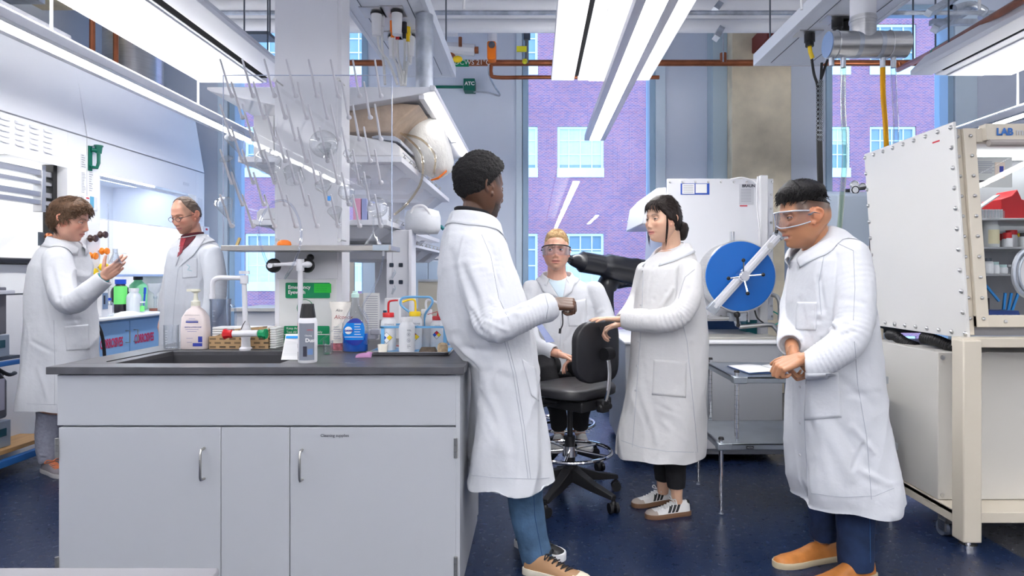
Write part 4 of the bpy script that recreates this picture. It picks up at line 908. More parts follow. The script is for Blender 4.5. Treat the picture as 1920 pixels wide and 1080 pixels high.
# papers hanging behind the powder bag
o = obj('pinned_list', MB().box(f(683), f(713), 3.60, 3.603, CT + .001, g(549)), M_paper); tag(o, 'white printed list standing behind the dish soap bottle', 'paper')
mb = MB()
for k in range(18): mb.box(f(688), f(710), 3.598, 3.600, g(556 + k * 4.2), g(555 + k * 4.2))
obj('print_lines', mb, M_inkg, o)
o = obj('leaning_sheet', MB().prism([(f(655), CT + .001), (f(688), CT + .001), (f(700), g(552)), (f(662), g(549))], 'y', 3.62, 3.625), mat('sheet_cream', (.62, .60, .58), .6)); tag(o, 'grey leaning sheet behind the printed list', 'paper')
t = thing('grey_adapter', 'small grey adapter box on the bench left of the wash bottles', 'box', P(699, 628, 3.45)); obj('case', MB().obox(P(697, 627, 3.45), (.06, .06, .05)).obox(P(705, 622, 3.44), (.05, .05, .03)), mat('adapter_grey', (.35, .36, .42), .5), t, bevel=.004)
o = obj('nitrile_box', MB().box(f(718), f(745), 3.66, 3.72, CT + .001, g(560)), M_lb); tag(o, 'white box with dark lettering behind the red wash bottle', 'box')
text('lettering', 'NI', (f(715.5), 3.655, g(605)), .045, mat('ink_navy', (.02, .06, .14), .5), o, bold=.002); obj('print_block', MB().box(f(715.5), f(722), 3.655, 3.66, g(622), g(610)).box(f(715.5), f(722), 3.655, 3.66, g(592), g(583)), mat('ink_navy', (0, 0, 0)), o)
o = obj('blue_notice', MB().box(P(481, 0, 4.0).x, P(514, 0, 4.0).x, 4.0, 4.004, P(0, 263, 4).z, P(0, 239, 4).z), mat('notice_blue', (.08, .42, .68), .5)); tag(o, 'blue notice card seen left of the column below the canopy', 'notice')
t = thing('shelf_bin', 'white bin with a slanted corner on the shelf left of the column', 'bin', P(500, 415, 3.66))
obj('case', MB().prism([(P(481, 0, 3.62).x, P(0, 411.5, 3.62).z), (P(481, 0, 3.62).x, P(0, 398, 3.62).z), (P(488, 0, 3.62).x, P(0, 391, 3.62).z), (P(540, 0, 3.62).x, P(0, 389, 3.62).z), (P(540, 0, 3.62).x, P(0, 411.5, 3.62).z)], 'y', 3.62, 4.0), mat('bin_grey', (.62, .63, .66), .45), t, bevel=.004)
o = obj('white_carton', MB().box(P(474, 0, 3.95).x, P(512, 0, 3.95).x, 3.96, 4.2, sz(293), P(0, 216, 3.95).z), M_whitep, bevel=.003); tag(o, 'white carton on the second shelf behind the blue notice', 'box')
# window-side cabinet bits left of the column
t = thing('window_bench', 'low white bench with papers under the left window', 'bench', (-2.7, 6.4, 0))
f = lambda u, d=6.3: (u - CU) * d / FPX; g = lambda v, d=6.3: CH - (v - CV) * d / FPX
obj('top', MB().box(f(430), f(600), 6.3, 7.0, g(584), g(578)), mat('bench_beige', (.55, .54, .52), .5), t); obj('body', MB().box(f(435), f(598), 6.35, 7.0, 0, g(584)), M_white, t)
o = obj('wall_bracket', MB().box(f(477), f(520), 6.9, 7.1, g(517), g(511)), M_whitep); tag(o, 'small white shelf bracket at the left window', 'bracket')
# hoses and connectors hanging from the service panel
def hang(u0, v0, d0, u1, v1, d1, capm, label, r=.008):
    t = thing('service_hose', label, 'hose', P(u0, v0, d0), group='white hoses from the ceiling panel')
    p0, p1 = P(u0, v0, d0), P(u1, v1, d1)
    obj('connector', MB().cyl(p0 + Vector((0, 0, .03)), p0 + Vector((0, 0, -.05)), .017, n=14).cyl(p0 + Vector((0, 0, -.05)), p0 + Vector((0, 0, -.09)), .012, n=12), capm, t)
    m_ = p0.lerp(p1, .5) + Vector((.0, 0, -.18))
    obj('hose', MB().tube(spline([p0 + Vector((0, 0, -.05)), p0 + Vector((.004, 0, -.2)), p0.lerp(p1, .6) + Vector((0, 0, -.05)), p1], 6), r, n=8), mat('hose_white', (.74, .74, .72), .5), t)
for i, (a, cm, l) in enumerate((((709, 26, 3.95, 745, 158, 3.75), M_orange, 'with orange connector'), ((736, 44, 4.1, 752, 160, 3.75), M_orange, 'hanging from the orange collar'), ((745, 48, 4.15, 756, 160, 3.8), M_red, 'with a small red collar'), ((758, 46, 4.12, 757, 160, 3.82), M_black, 'with a black collar'), ((765, 52, 4.2, 760, 160, 3.8), M_yellow, 'with a yellow collar'), ((716, 36, 4.0, 722, 158, 3.8), M_whitep, 'falling straight at the left of the bunch'), ((769, 62, 4.3, 758, 132, 3.9), M_whitep, 'ending in a red tag'))):
    hang(*a, cm, 'white service hose ' + l)
for i, (u, v, d, l) in enumerate(((706, 22, 3.95, 'white round socket farthest left under the service panel'), (745, 20, 3.95, 'larger white round socket in the middle of the service panel'), (735, 66, 4.3, 'small white socket in the rear row of the service panel'), (770, 64, 4.35, 'small white socket at the right of the rear row'))):
    t = thing('panel_socket', l, 'socket', P(u, v, d)); zt = ZP + .004; p = Vector((P(u, v, d).x, (zt - CH) * FPX / (CV - v), zt))
    obj('plate', MB().box(p.x - .09, p.x + .05, p.y - .08, p.y + .08, zt - .008, zt), M_steel, t); obj('collar', MB().cyl(p, p + Vector((0, 0, -.02)), .038), M_black, t); obj('body', MB().cyl(p + Vector((0, 0, -.02)), p + Vector((0, 0, -.15)), .034, .028), M_whitep, t)
o = obj('duct_stub', MB().cyl((sx(796, 4.0), 4.0, sz(163) + .0), (sx(796, 4.0), 4.0, ZP), .055, n=24), M_galv); tag(o, 'round metal duct between the shelf canopy and the service panel', 'duct')
# ---------------------------------------------------------------- fume hoods along the left wall
M_hood = mat('hood_paint', (.93, .94, .97), .35)
M_hoodi = mat('hood_lining', (.82, .83, .84), .5)
HX = -3.60
def hood(y0, y1, label, oz0, oz1, oy0, oy1, louver):
    """front plane at x=HX facing the room (+x); the body goes back to the wall"""
    t = thing('fume_hood', label, 'fume hood', (HX - .4, (y0 + y1) / 2, 0), group='white fume hoods')
    xb = -4.5
    sx_ = lambda z: HX - max(0, (z - 2.39)) * .155
    # posts
    for a, b in ((y0, oy0), (oy1, y1)):
        obj('post', MB().box(xb, HX, a, b, .93, 2.38), M_hood, t, bevel=.003)
    obj('header', MB().prism([(HX, oz1), (HX, 2.38), (HX - .12, 2.38), (HX - .12, oz1 + .10)], 'y', oy0, oy1), M_hood, t, bevel=.002)
    pz = [(sx_(2.39), 2.39), (sx_(3.2), 3.2 if louver else 3.13), (xb, 3.2 if louver else 3.13), (xb, 2.39)]
    obj('enclosure_panel', MB().prism(pz, 'y', y0, y1), M_hood, t, bevel=.003)
    obj('rear_lining', MB().box(xb, xb + .02, oy0, oy1, .93, 2.38).box(xb, HX - .13, oy0, oy1, 2.2, 2.22), M_hoodi, t)
    obj('interior_lamp', MB().box(-4.15, -3.95, oy0 + .15, oy1 - .15, 2.185, 2.198), emis('hood_lamp', (1, .99, .97), 8), t)
    if louver:
        lp = []
        for c in range(14):
            for r in range(5):
                y = 3.02 + c * .128; z = 2.145 + .035 + r * .038
                if y > oy1 - .12: continue
                lp.append((HX + .0005, y, z))
        each('louvre', MB().add([(0, 0, 0), (0, .085, 0), (.0125, .075, -.004), (.0125, .010, -.004), (0, 0, .017), (0, .085, .017)], [(0, 1, 2, 3), (3, 2, 5, 4), (0, 3, 4), (1, 5, 2)]), lp, M_hood, t)
    return t
h1 = hood(2.6, 5.14, 'near fume hood with louvres and a bright interior behind the young man', 1.40, 2.10, 2.75, 4.93, True)
obj('work_surface', MB().box(-4.5, HX + .02, 2.75, 4.93, 1.36, 1.38), M_black, h1, bevel=.004)
obj('airfoil', MB().box(HX - .05, HX + .05, 2.75, 4.93, 1.355, 1.395), M_black, h1, bevel=.01)
obj('lower_panel', MB().box(-4.5, HX, 2.6, 5.14, 1.15, 1.35), M_hoodi, h1)
M_alu = mat('aluminium', (.55, .55, .58), .3, .9)
mb = MB()
for z, th in ((2.04, .045), (1.965, .03), (1.88, .04), (1.82, .035)): mb.box(HX - .14, HX - .09, 2.76, 4.90, z - th / 2, z + th / 2)
mb.box(HX - .15, HX - .08, 4.78, 4.82, 1.75, 2.1)
obj('sash_rail', mb, M_alu, h1, bevel=.003)
obj('track', MB().box(HX - .16, HX - .08, 4.89, 4.93, 1.38, 2.12), M_black, h1)
obj('sash_glass', MB().box(HX - .115, HX - .11, 2.76, 4.89, 1.80, 2.05), M_pane, h1)
obj('badge', MB().box(HX + .001, HX + .0025, 4.74, 4.88, 2.17, 2.20), M_lb, h1)
h2 = hood(5.15, 6.97, 'far fume hood with a glass sash behind the man in the red shirt', .96, 2.12, 5.30, 6.80, False)
obj('work_surface', MB().box(-4.5, HX - .02, 5.30, 6.80, .90, .93), M_hoodi, h2)
obj('airfoil', MB().box(-3.66, -3.44, 5.00, 6.9, .905, .935), M_hood, h2, bevel=.01)
obj('sash_glass', MB().box(HX - .085, HX - .08, 5.31, 6.79, 1.755, 2.16), glassmat('sash_glass', (.80, .86, .95), .0, 1.5), h2)
obj('sash_rail', MB().box(HX - .10, HX - .065, 5.31, 6.79, 2.09, 2.115).box(HX - .09, HX - .075, 5.31, 6.79, 1.75, 1.757), M_hood, h2)
obj('inner_shelf', MB().box(-4.1, -3.80, 5.4, 6.7, 1.262, 1.285), mat('inner_shelf_blue', (.42, .55, .78), .4), h2, bevel=.003)
obj('badge', MB().box(HX + .001, HX + .0025, 6.55, 6.66, 2.20, 2.23), M_lb, h2)
# lattice rods
mb = MB()
for y in (5.42, 5.75, 6.1, 6.45): mb.cyl((-4.3, y, .93), (-4.3, y, 2.0), .006, n=6)
for z in (1.15, 1.5): mb.cyl((-4.28, 5.35, z), (-4.28, 6.7, z), .005, n=6)
obj('lattice', mb, M_steel, h2)
# corrosives cabinet
t = thing('corrosives_cabinet', 'blue cabinet lettered CORROSIVES twice in red below the far fume hood', 'cabinet', (-3.9, 5.9, 0))
M_cor = mat('corrosives_blue', (.28, .50, .80), .4)
obj('body', MB().box(-4.5, -3.52, 5.0, 6.9, .06, .90), M_cor, t)
for a, b in ((5.02, 5.525), (5.535, 6.06), (6.07, 6.88)): 
    d_ = obj('door', MB().box(-3.519, -3.50, a, b, .08, .885), M_cor, t, bevel=.002)
    if b < 6.1:
        y = b - .05 if a < 5.2 else a + .05
        obj('handle', MB().tube([(-3.50, y, .80), (-3.465, y, .80), (-3.465, y, .70), (-3.50, y, .70)], .005, n=8), hd, d_)
        o = text('lettering', 'CORROSIVES', (0, 0, 0), .105, mat('corr_red', (.65, .02, .10), .5), None, rot=(PI / 2, 0, PI / 2), bold=.003)
        ys = [v.co.y for v in o.data.vertices]; y0_, y1_ = (5.150, 5.432) if a < 5.2 else (5.590, 5.872)
        mn, mx_ = min(ys), max(ys); off_ = woff(d_)
        for v in o.data.vertices: v.co.y = y0_ + (v.co.y - mn) / (mx_ - mn) * (y1_ - y0_) - off_.y; v.co.x += -3.497 - off_.x; v.co.z += .68 - off_.z
        o.parent = d_
for pts, l in (([(-3.40, 4.95, .93), (-3.38, 5.0, .80), (-3.36, 5.0, .6), (-3.36, 5.0, .4)], 'thick black cable looping down in front of the corrosives cabinet'), ([(-3.42, 4.9, .75), (-3.4, 4.93, .66), (-3.4, 4.93, .3)], 'second black cable beside the young man above the cabinet corner')):
    o = obj('black_cable', MB().tube(spline(pts, 6), .012, n=8), M_black); tag(o, l, 'cable')
# fittings on the post between the hoods
def on_hood(u, v, x=HX + .01):
    d = (x) * FPX / (u - CU); return Vector((x, d, CH - (v - CV) * d / FPX))
kn = [(167, 447, 'dark brown', (.07, .035, .03)), (186, 440, 'dark brown', (.07, .035, .03)), (167, 480, 'orange', (.95, .25, .01)), (189, 471, 'orange', (.95, .25, .01)), (167, 510, 'yellow', (.95, .65, .01)), (188, 501, 'yellow', (.95, .65, .01))]
for i, (u, v, n_, c_) in enumerate(kn):
    p = on_hood(u - 2, v)
    t = thing('valve_knob', '%s valve knob on the fume hood post, %s of its pair' % (n_, 'left' if i % 2 == 0 else 'right'), 'valve', p, group='coloured valve knobs')
    obj('knob', MB().lathe([(.012, 0), (.020, .008), (.030, .016), (.030, .022), (.018, .035), (.020, .045), (.030, .060), (.026, .068), (.001, .070)], p, (1, 0, 0), 12), mat('knob_' + n_.replace(' ', '_'), c_, .3), t, angle=50)
    obj('spindle', MB().cyl(p + Vector((-.012, 0, 0)), p, .008), M_steel, t)
p = on_hood(170, 297, HX + .01)
t = thing('air_gauge', 'dark green plastic flow fitting on the hood post', 'fitting', p)
MG = mat('fitting_green', (.0, .14, .09), .35)
obj('bulb', MB().cyl(p + Vector((.03, .05, .05)), p + Vector((.03, .05, .105)), .022, .028).cyl(p + Vector((.03, .05, .105)), p + Vector((.03, .05, .115)), .034), MG, t)
obj('tube', MB().tube([p + Vector((.03, .05, .06)), p + Vector((.03, .05, -.03)), p + Vector((.03, .03, -.07)), p + Vector((.0, .0, -.07))], .014), MG, t); obj('mount', MB().cyl(p + Vector((0, 0, .07)), p + Vector((.03, .05, .07)), .016).obox(p + Vector((-.004, 0, 0)), (.008, .04, .2)), MG, t)
def label_on_post(u0, v0, u1, v1, label, n, mcol=None, name='notice'):
    a, b = on_hood(u0, v0, HX + .001), on_hood(u1, v1, HX + .001); zt, zb = a.z, b.z + (a.z - b.z) * .0
    o = obj(name, MB().box(HX + .0005, HX + .002, a.y, b.y, zb, zt), mcol or M_paper); tag(o, label, 'notice')
    mb = MB()
    for k in range(n):
        z = zt - (zt - zb) * (k + .7) / (n + .4); w = random.uniform(.5, .85)
        mb.box(HX + .002, HX + .0026, a.y + .12 * (b.y - a.y), a.y + (b.y - a.y) * w, z, z + (zt - zb) / n * .35)
    if n: obj('print_lines', mb, M_inkg, o)
    return o
label_on_post(151, 288, 163, 318, 'small boxed notice highest on the near hood post', 6)
label_on_post(152, 322, 162, 364, 'long printed notice on the near hood post below the boxed one', 14)
label_on_post(166, 320, 175, 362, 'printed notice on the hood post right of the long one', 9)
t = thing('hood_monitor', 'small airflow monitor with a blue screen on the hood post', 'monitor', on_hood(170, 378))
a, b = on_hood(153, 366), on_hood(178, 396); obj('case', MB().box(HX, HX + .03, a.y, b.y, b.z, a.z), M_whitep, t, bevel=.003)
a, b = on_hood(169, 368, HX + .031), on_hood(176, 390, HX + .031); obj('screen', MB().box(HX + .03, HX + .032, a.y, b.y, b.z, a.z), emis('screen_blue', (.12, .35, .55), 1.0), t)
a, b = on_hood(162, 370, HX + .031), on_hood(167, 373, HX + .031); obj('display', MB().box(HX + .03, HX + .032, a.y, b.y, b.z, a.z), M_inkr, t)
o = obj('post_label', MB().box(HX, HX + .002, 6.83, 6.93, 1.85, 2.1), M_lb); tag(o, 'pale label strip on the far end of the second hood', 'notice')
t = thing('hood_monitor', 'small white monitor box at the far end of the second hood behind the man', 'monitor', (HX, 6.9, 1.7)); obj('case', MB().box(HX, HX + .05, 6.84, 6.98, 1.62, 1.80), M_whitep, t, bevel=.004); obj('light', MB().box(HX + .05, HX + .052, 6.90, 6.94, 1.76, 1.78), M_inkr, t)
t = thing('clamp_holder', 'small grey clamp with a copper knob in the near hood opening', 'clamp', (-3.75, 4.5, 1.5))
p = on_hood(77, 448, -3.7); obj('plate', MB().obox(p, (.01, .05, .10)), M_darkst, t); obj('knob', MB().sphere(p + Vector((.02, .05, .02)), .03, 12, 8), M_copper, t); obj('rod', MB().cyl(p + Vector((0, 0, -.05)), Vector((p.x, p.y, 1.38)), .006), M_steel, t)
# ---- bottles on the far hood ledge
def HB(u, v, x=-3.6):
    d = x * FPX / (u - CU); return Vector((x, d, .936))
def bottle(u, r, h, body, cap, label, x=-3.62, neck=.45, capm=None, lab=None, name='bottle', nh=.16):
    c = HB(u, 0, x); t = thing(name, label, 'bottle', c, group='bottles on the far hood ledge')
    obj('bottle', MB().lathe([(r * .94, 0), (r, .005), (r, h * .62), (r * .9, h * .72), (r * neck, h * .82), (r * neck, h * .88)], c, n=24), body, t, angle=60)
    obj('cap', MB().lathe([(r * neck * 1.15, h * .86), (r * neck * 1.15, h), (.001, h)], c, n=20), cap, t)
    if lab:
        d = Vector((-c.x, -c.y, 0)).normalized(); a0 = math.degrees(math.atan2(d.y, d.x))
        wrap('label', c, r, h * .08 if len(lab) < 3 else lab[2] * h, h * .6 if len(lab) < 4 else lab[3] * h, a0 - lab[1], a0 + lab[1], lab[0], t)
    return t
M_capb = mat('cap_blue', (.02, .10, .65), .4); M_clb = glassmat('clear_bottle', (.93, .95, .97), .02, fac=.4); M_amb = mat('dark_bottle', (.025, .02, .03), .2); M_ngr = mat('label_neon', (.22, .90, .22), .5)
bottle(204, .036, .15, M_clb, M_capb, 'small clear bottle with a blue cap beside the digital timer', lab=(M_lb, 45), x=-3.55)
bottle(226, .078, .30, M_amb, M_capb, 'big bottle with a blue cap and a bright green label', x=-3.80, neck=.5, lab=(M_ngr, 42, .25, .80))
bottle(251, .060, .22, mat('milky', (.72, .76, .80), .4), M_whitep, 'milky white bottle in front of the green one', x=-3.66, neck=.6)
bottle(259, .080, .34, mat('green_bottle', (.30, .85, .42), .3), M_black, 'bright green bottle with a black cap', x=-3.92, neck=.45)
bottle(266, .026, .10, M_clb, M_whitep, 'tiny clear jar with a green label by the milky bottle', x=-3.60, neck=.9, lab=(M_ngr, 50))
t = thing('digital_timer', 'upright white meter with a grey display at the left end of the ledge', 'meter', HB(191, 0, -3.52)); c = HB(191, 0, -3.52)
obj('case', MB().obox(c + Vector((0, 0, .105)), (.05, .085, .21)), M_whitep, t, bevel=.006); 
obj('display', MB().obox(c + Vector((.0265, 0, .13)), (.002, .065, .13)), mat('lcd', (.20, .28, .42), .3), t); obj('display', MB().obox(c + Vector((.028, -.01, .14)), (.002, .018, .07)), M_ink, t, label='dark readout strip')
t = thing('buchner_funnel', 'white funnel standing in a small brown-footed flask', 'funnel', HB(291, 0, -3.62)); c = HB(291, 0, -3.62)
obj('bowl', MB().lathe([(.010, .13), (.012, .16), (.055, .20), (.060, .26), (.056, .26), (.05, .205), (.008, .165)], c, n=24), mat('milky', (0, 0, 0)), t, angle=50)
obj('stem', MB().cyl(c + Vector((0, 0, .03)), c + Vector((0, 0, .13)), .012).cyl(c + Vector((0, 0, .115)), c + Vector((0, 0, .14)), .018), M_clb, t); obj('foot', MB().lathe([(.05, 0), (.05, .022), (.001, .026)], c), mat('foot_brown', (.25, .10, .07), .5), t)
t = thing('white_bucket', 'large white lidded bucket inside the far hood', 'bucket', HB(296, 0, -3.95)); c = HB(296, 0, -3.95)
obj('bucket', MB().lathe([(.13, 0), (.155, .30), (.165, .30), (.165, .325), (.155, .325)], c, n=32), M_whitep, t); obj('lid', MB().lathe([(.17, .325), (.17, .35), (.12, .36), (.001, .36)], c, n=32), M_whitep, t)
o = obj('white_cloth', MB().rings([[HB(238, 0, -3.57) + Vector((x * (1 - .3 * k), y * (1 - .3 * k), .012 * k)) for x, y in rrect(-.05, .05, -.16, .16, .04)] for k in range(3)]), M_paper); tag(o, 'folded white cloth on the ledge in front of the bottles', 'cloth')
o = obj('marker_pen', MB().cyl(HB(269, 0, -3.75), HB(269, 0, -3.75) + Vector((0, .02, .16)), .008).cyl(HB(269, 0, -3.75) + Vector((0, .02, .16)), HB(269, 0, -3.75) + Vector((0, .026, .22)), .011), M_capb); tag(o, 'blue capped pen standing between the green bottle and the bucket', 'pen')

# ---------------------------------------------------------------- ovens on a steel rack at the far left
FX = -3.40
M_rack2 = mat('rack_rail_blue', (.03, .14, .42), .35)
t = thing('equipment_rack', 'steel rack with wooden lower board and blue rails at the left edge', 'rack', (-3.6, 3.6, 0))
zL = lambda v, y: CH - (v - CV) * y / FPX
obj('upper_shelf', MB().box(-3.58, FX + .02, 2.8, 4.2, .735, .755), M_darkst, t); obj('rail', MB().box(FX + .02, FX + .05, 2.8, 4.22, .70, .73), M_rack2, t, bevel=.004)
obj('lower_shelf', MB().box(-3.58, FX + .06, 2.8, 4.45, .15, .175), mat('ply_board', (.50, .29, .12), .5, var=.15, vscale=4, aniso=(12, 1, 1)), t); obj('rail', MB().box(FX + .05, FX + .09, 2.8, 4.45, .075, .12), M_rack2, t, bevel=.004)
for y in (2.85, 4.15): obj('post', MB().box(-3.56, -3.52, y, y + .035, 0, 1.0), M_darkst, t)
obj('back_panel', MB().box(-3.59, -3.58, 2.8, 4.9, .0, 1.14), M_whitep, t)
M_oven = mat('oven_grey', (.13, .13, .15), .35, .3); M_ctl = mat('oven_panel', (.36, .42, .50), .35, .5)
t = thing('upper_oven', 'dark grey laboratory oven with a light blue control panel on the upper shelf', 'oven', (-3.5, 3.7, .755))
obj('body', MB().box(-3.57, FX, 3.2, 4.12, .90, 1.20), M_oven, t, bevel=.006); obj('control_panel', MB().box(-3.57, FX + .01, 3.2, 4.13, .757, .895), M_ctl, t, bevel=.003)
obj('door_rail', MB().box(FX, FX + .04, 3.2, 4.14, 1.155, 1.18), mat('rail_pale', (.6, .62, .68), .3, .4), t, bevel=.004)
def ctl(t, y, z0, z1, s=1):
    zc = (z0 + z1) / 2; x = FX + .011
    obj('power_switch', MB().box(x, x + .006, y - .22, y - .185, zc - .03, zc + .005), mat('switch_green', (.0, .35, .22), .3), t, bevel=.002)
    obj('lamp', MB().cyl((x, y - .2, zc + .035), (x + .005, y - .2, zc + .035), .008), M_inkr, t)
    obj('display', MB().box(x, x + .006, y - .10, y - .03, zc - .012, zc + .038), mat('ctrl_disp', (.02, .07, .10), .2), t, bevel=.002)
    obj('label', MB().box(x, x + .002, y - .36, y - .25, zc - .025, zc - .008), M_paper, t)
ctl(t, 4.12, .757, .895)
t = thing('lower_oven', 'dark round-cornered muffle furnace on the wooden board below the oven', 'furnace', (-3.5, 3.7, .176))
obj('body', MB().prism([(-3.57, .36), (FX + .01, .36), (FX + .01, .60), (FX - .04, .67), (-3.57, .67)], 'y', 3.2, 4.12), M_oven, t, bevel=.02)
obj('control_panel', MB().box(-3.57, FX + .01, 3.2, 4.14, .178, .345), M_ctl, t, bevel=.003); ctl(t, 4.13, .178, .345)
obj('handle', MB().tube([(FX + .02, 3.86, .62), (FX + .06, 3.85, .60), (FX + .06, 3.84, .45), (FX + .02, 3.84, .42)], .014), M_black, t)
obj('door_sheet', MB().box(FX + .012, FX + .02, 3.87, 4.08, .42, .62), mat('sheet_lilac', (.36, .36, .46), .5), t)
for i in range(2):
    o = obj('black_cable', MB().tube(spline([(-3.42, 3.9 + .1 * i, .73), (-3.40, 4.0 + .12 * i, .64), (-3.43, 4.1 + .12 * i, .66 - .03 * i), (-3.5, 4.2 + .1 * i, .62)], 6), .012, n=8), M_black); tag(o, ('black cable hanging between the two ovens, nearer one', 'black cable sagging between the two ovens, farther one')[i], 'cable')
# ---------------------------------------------------------------- exhaust drum and tubes
t = thing('exhaust_drum', 'horizontal steel exhaust drum with a white duct above, hung under the service panel', 'duct', P(1615, 84, 3.6))
y = 3.6; zz = P(0, 84, y).z; xa, xb = P(1552, 0, y).x, P(1698, 0, y).x; r = .074
obj('drum', MB().cyl((xa, y, zz), (xb, y, zz), r, n=36), M_steel, t)
obj('end_cap', MB().cyl((xa - .004, y, zz), (xa, y, zz), r * .95, n=36), mat('cap_bluegrey', (.22, .34, .58), .4), t, label='pale blue end disc')
mb = MB()
for u in (1566, 1665): mb.tube([(P(u, 0, y).x, y + (r + .002) * math.cos(a), zz + (r + .002) * math.sin(a)) for a in [2 * PI * k / 28 for k in range(28)]], .0035, n=6, closed=True)
obj('band', mb, M_steel, t)
mb = MB()
for u in (1605, 1646): mb.cyl((P(u - 4, 0, y).x, y, zz), (P(u + 4, 0, y).x, y, zz), r + .002, n=36)
obj('tape_band', mb, M_galv, t, label='dull grey tape band')
xc = P(1618, 0, y).x
obj('collar', MB().cyl((xc, y, zz + .02), (xc, y, zz + .155), .069, n=32).cyl((xc, y, zz + .125), (xc, y, zz + .14), .073, n=32), M_steel, t)
obj('duct', MB().cyl((xc, y, zz + .155), (xc, y, ZC), .068, n=32), M_pipe, t, label='white vertical duct')
st = {}
for u in (1559, 1581, 1655, 1675):
    x = P(u, 0, y).x; st[u] = x
    obj('stub', MB().cyl((x, y, zz - r + .01), (x, y, zz - r - (.055 if u > 1560 else .045)), .0145, n=14), M_galv, t)
def htube(u, pts, m, label):
    o = obj('exhaust_tube', MB().tube(spline([(st[u], y, zz - r - .045)] + pts, 6), .0145, n=12), m); tag(o, label, 'tube'); return o
htube(1581, [P(1581, 200, 3.62), P(1584, 290, 3.65), P(1578, 380, 3.7), P(1572, 450, 3.75)], glassmat('tube_green', (.74, .82, .70), .15, fac=.35), 'cloudy greenish tube hanging from the left of the drum')
htube(1655, [P(1656, 180, 3.68), P(1660, 230, 3.8), P(1663, 300, 3.95)], mat('tube_amber', (.95, .48, .01), .25, trans=.3), 'bright orange tube hanging from the drum into the glovebox')
htube(1675, [P(1677, 180, 3.68), P(1680, 230, 3.78), P(1680, 300, 3.9)], glassmat('tube_clear', (.86, .88, .92), .1, fac=.35), 'clear tube hanging right of the orange one')
# black cables with wire grips
for i, (u0, v0, u1, l) in enumerate(((1518, 78, 1533, 'left'), (1541, 118, 1539, 'right'), (1552, 112, 1536, 'middle'))):
    t = thing('power_cable', 'black cable with a wire mesh grip hanging from the service panel, %s one' % l, 'cable', P(u0, v0, 4.4), group='hanging power cables')
    pts = spline([P(u0, v0, 4.4), P(u0 + (u1 - u0) * .5, 135, 4.4), P(u1, 165, 4.4), P(u1, 230, 4.4), P(u1 + 1, 300, 4.4), P(u1 + 4, 420, 4.45)], 6)
    obj('cable', MB().tube(pts, .0095, n=8), M_black, t)
    mb = MB()
    for s in (1, -1):
        for ph in range(3): mb.tube([P(u1 + 1, 150 + 115 * k / 40, 4.4) + Vector((.013 * math.cos(s * k * .7 + ph * 2.09), .013 * math.sin(s * k * .7 + ph * 2.09), 0)) for k in range(41)], .0016, n=4)
    obj('wire_grip', mb, M_galv, t)
for i, (u, v, l) in enumerate(((1518, 70, 'front ceiling plug with a yellow cable end'), (1570, 42, 'rear ceiling plug with a yellow band above the drum'), (1588, 48, 'black ribbed plug behind the drum'))):
    zt = ZP + .004; d = (zt - CH) * FPX / (CV - v + 8); p = Vector((P(u, v, d).x, d, zt))
    t = thing('ceiling_plug', l, 'plug', p)
    obj('plate', MB().box(p.x - .09, p.x + .07, p.y - .06, p.y + .06, zt - .008, zt), M_steel, t); obj('body', MB().cyl(p, p + Vector((0, 0, -.06)), .035, n=14).cyl(p + Vector((0, 0, -.06)), p + Vector((0, 0, -.09)), .028, n=14), M_black, t)
    if i < 2: obj('cable_end', MB().tube([p + Vector((0, 0, -.09)), p + Vector((.005, 0, -.13)), p + Vector((.02, 0, -.17))], .014, n=8), M_yellow, t)

# ---------------------------------------------------------------- glovebox with round blue door
t = thing('antechamber_glovebox', 'white glovebox with a round blue door and diagonal white bar', 'glovebox', (1.42, 5.0, .9))
GY = 4.9; f = lambda u, d=GY: (u - CU) * d / FPX; g = lambda v, d=GY: CH - (v - CV) * d / FPX
M_gb = mat('glovebox_white', (.72, .73, .77), .35)
obj('end_panel', MB().box(f(1251), f(1450), GY, GY + .02, g(600), g(335)), M_gb, t, bevel=.004)
obj('body', MB().prism([(f(1262), g(596)), (f(1440), g(596)), (f(1440), g(340)), (f(1275), g(340))], 'y', GY + .02, 6.3), M_gb, t, bevel=.006)
def bolt(mb, p, nrm, r=.010): mb.cyl(p, Vector(p) + Vector(nrm) * .012, r, r * .7, n=8)
bl = [(f(u), GY, g(v)) for u in range(1256, 1450, 24) for v in (341, 593)] + [(f(u), GY, g(v)) for v in range(365, 590, 26) for u in (1446, 1256)]
mb = MB(); bolt(mb, (0, 0, 0), (0, -1, 0)); each('bolt', mb, bl, M_steel, t)
obj('side_column', MB().box(f(1421), f(1436), GY - .05, GY, g(640), g(330)), M_whitep, t, bevel=.008)
obj('vent_slope', MB().prism([(f(1205), g(420)), (f(1213), g(372)), (f(1232), g(352)), (f(1251), g(350)), (f(1251), g(420))], 'y', GY + .02, 5.8), M_gb, t, bevel=.01)
pc = P(1391, 518, 4.62); R = .254
obj('chamber', MB().cyl((pc.x, 4.68, pc.z), (pc.x, GY, pc.z), R * 1.0, n=56), M_steel, t)
obj('door', MB().lathe([(R * 1.035, -.02), (R * 1.035, 0), (R * 1.01, .006)], (pc.x, 4.66, pc.z), (0, -1, 0), 64).cyl((pc.x, 4.655, pc.z), (pc.x, 4.67, pc.z), R * 1.03, n=64), M_steel, t)
obj('door_face', MB().lathe([(R, 0), (R, .004), (R * .98, .008), (.001, .010)], (pc.x, 4.656, pc.z), (0, -1, 0), 64), mat('door_blue', (.005, .13, .50), .35), t, bevel=0)
a, b = P(1337, 578, 4.60), P(1461, 440, 4.60); dv = (b - a).normalized(); ang = math.atan2(dv.z, dv.x); M = Matrix.Rotation(-ang, 3, 'Y')
L_ = (b - a).length
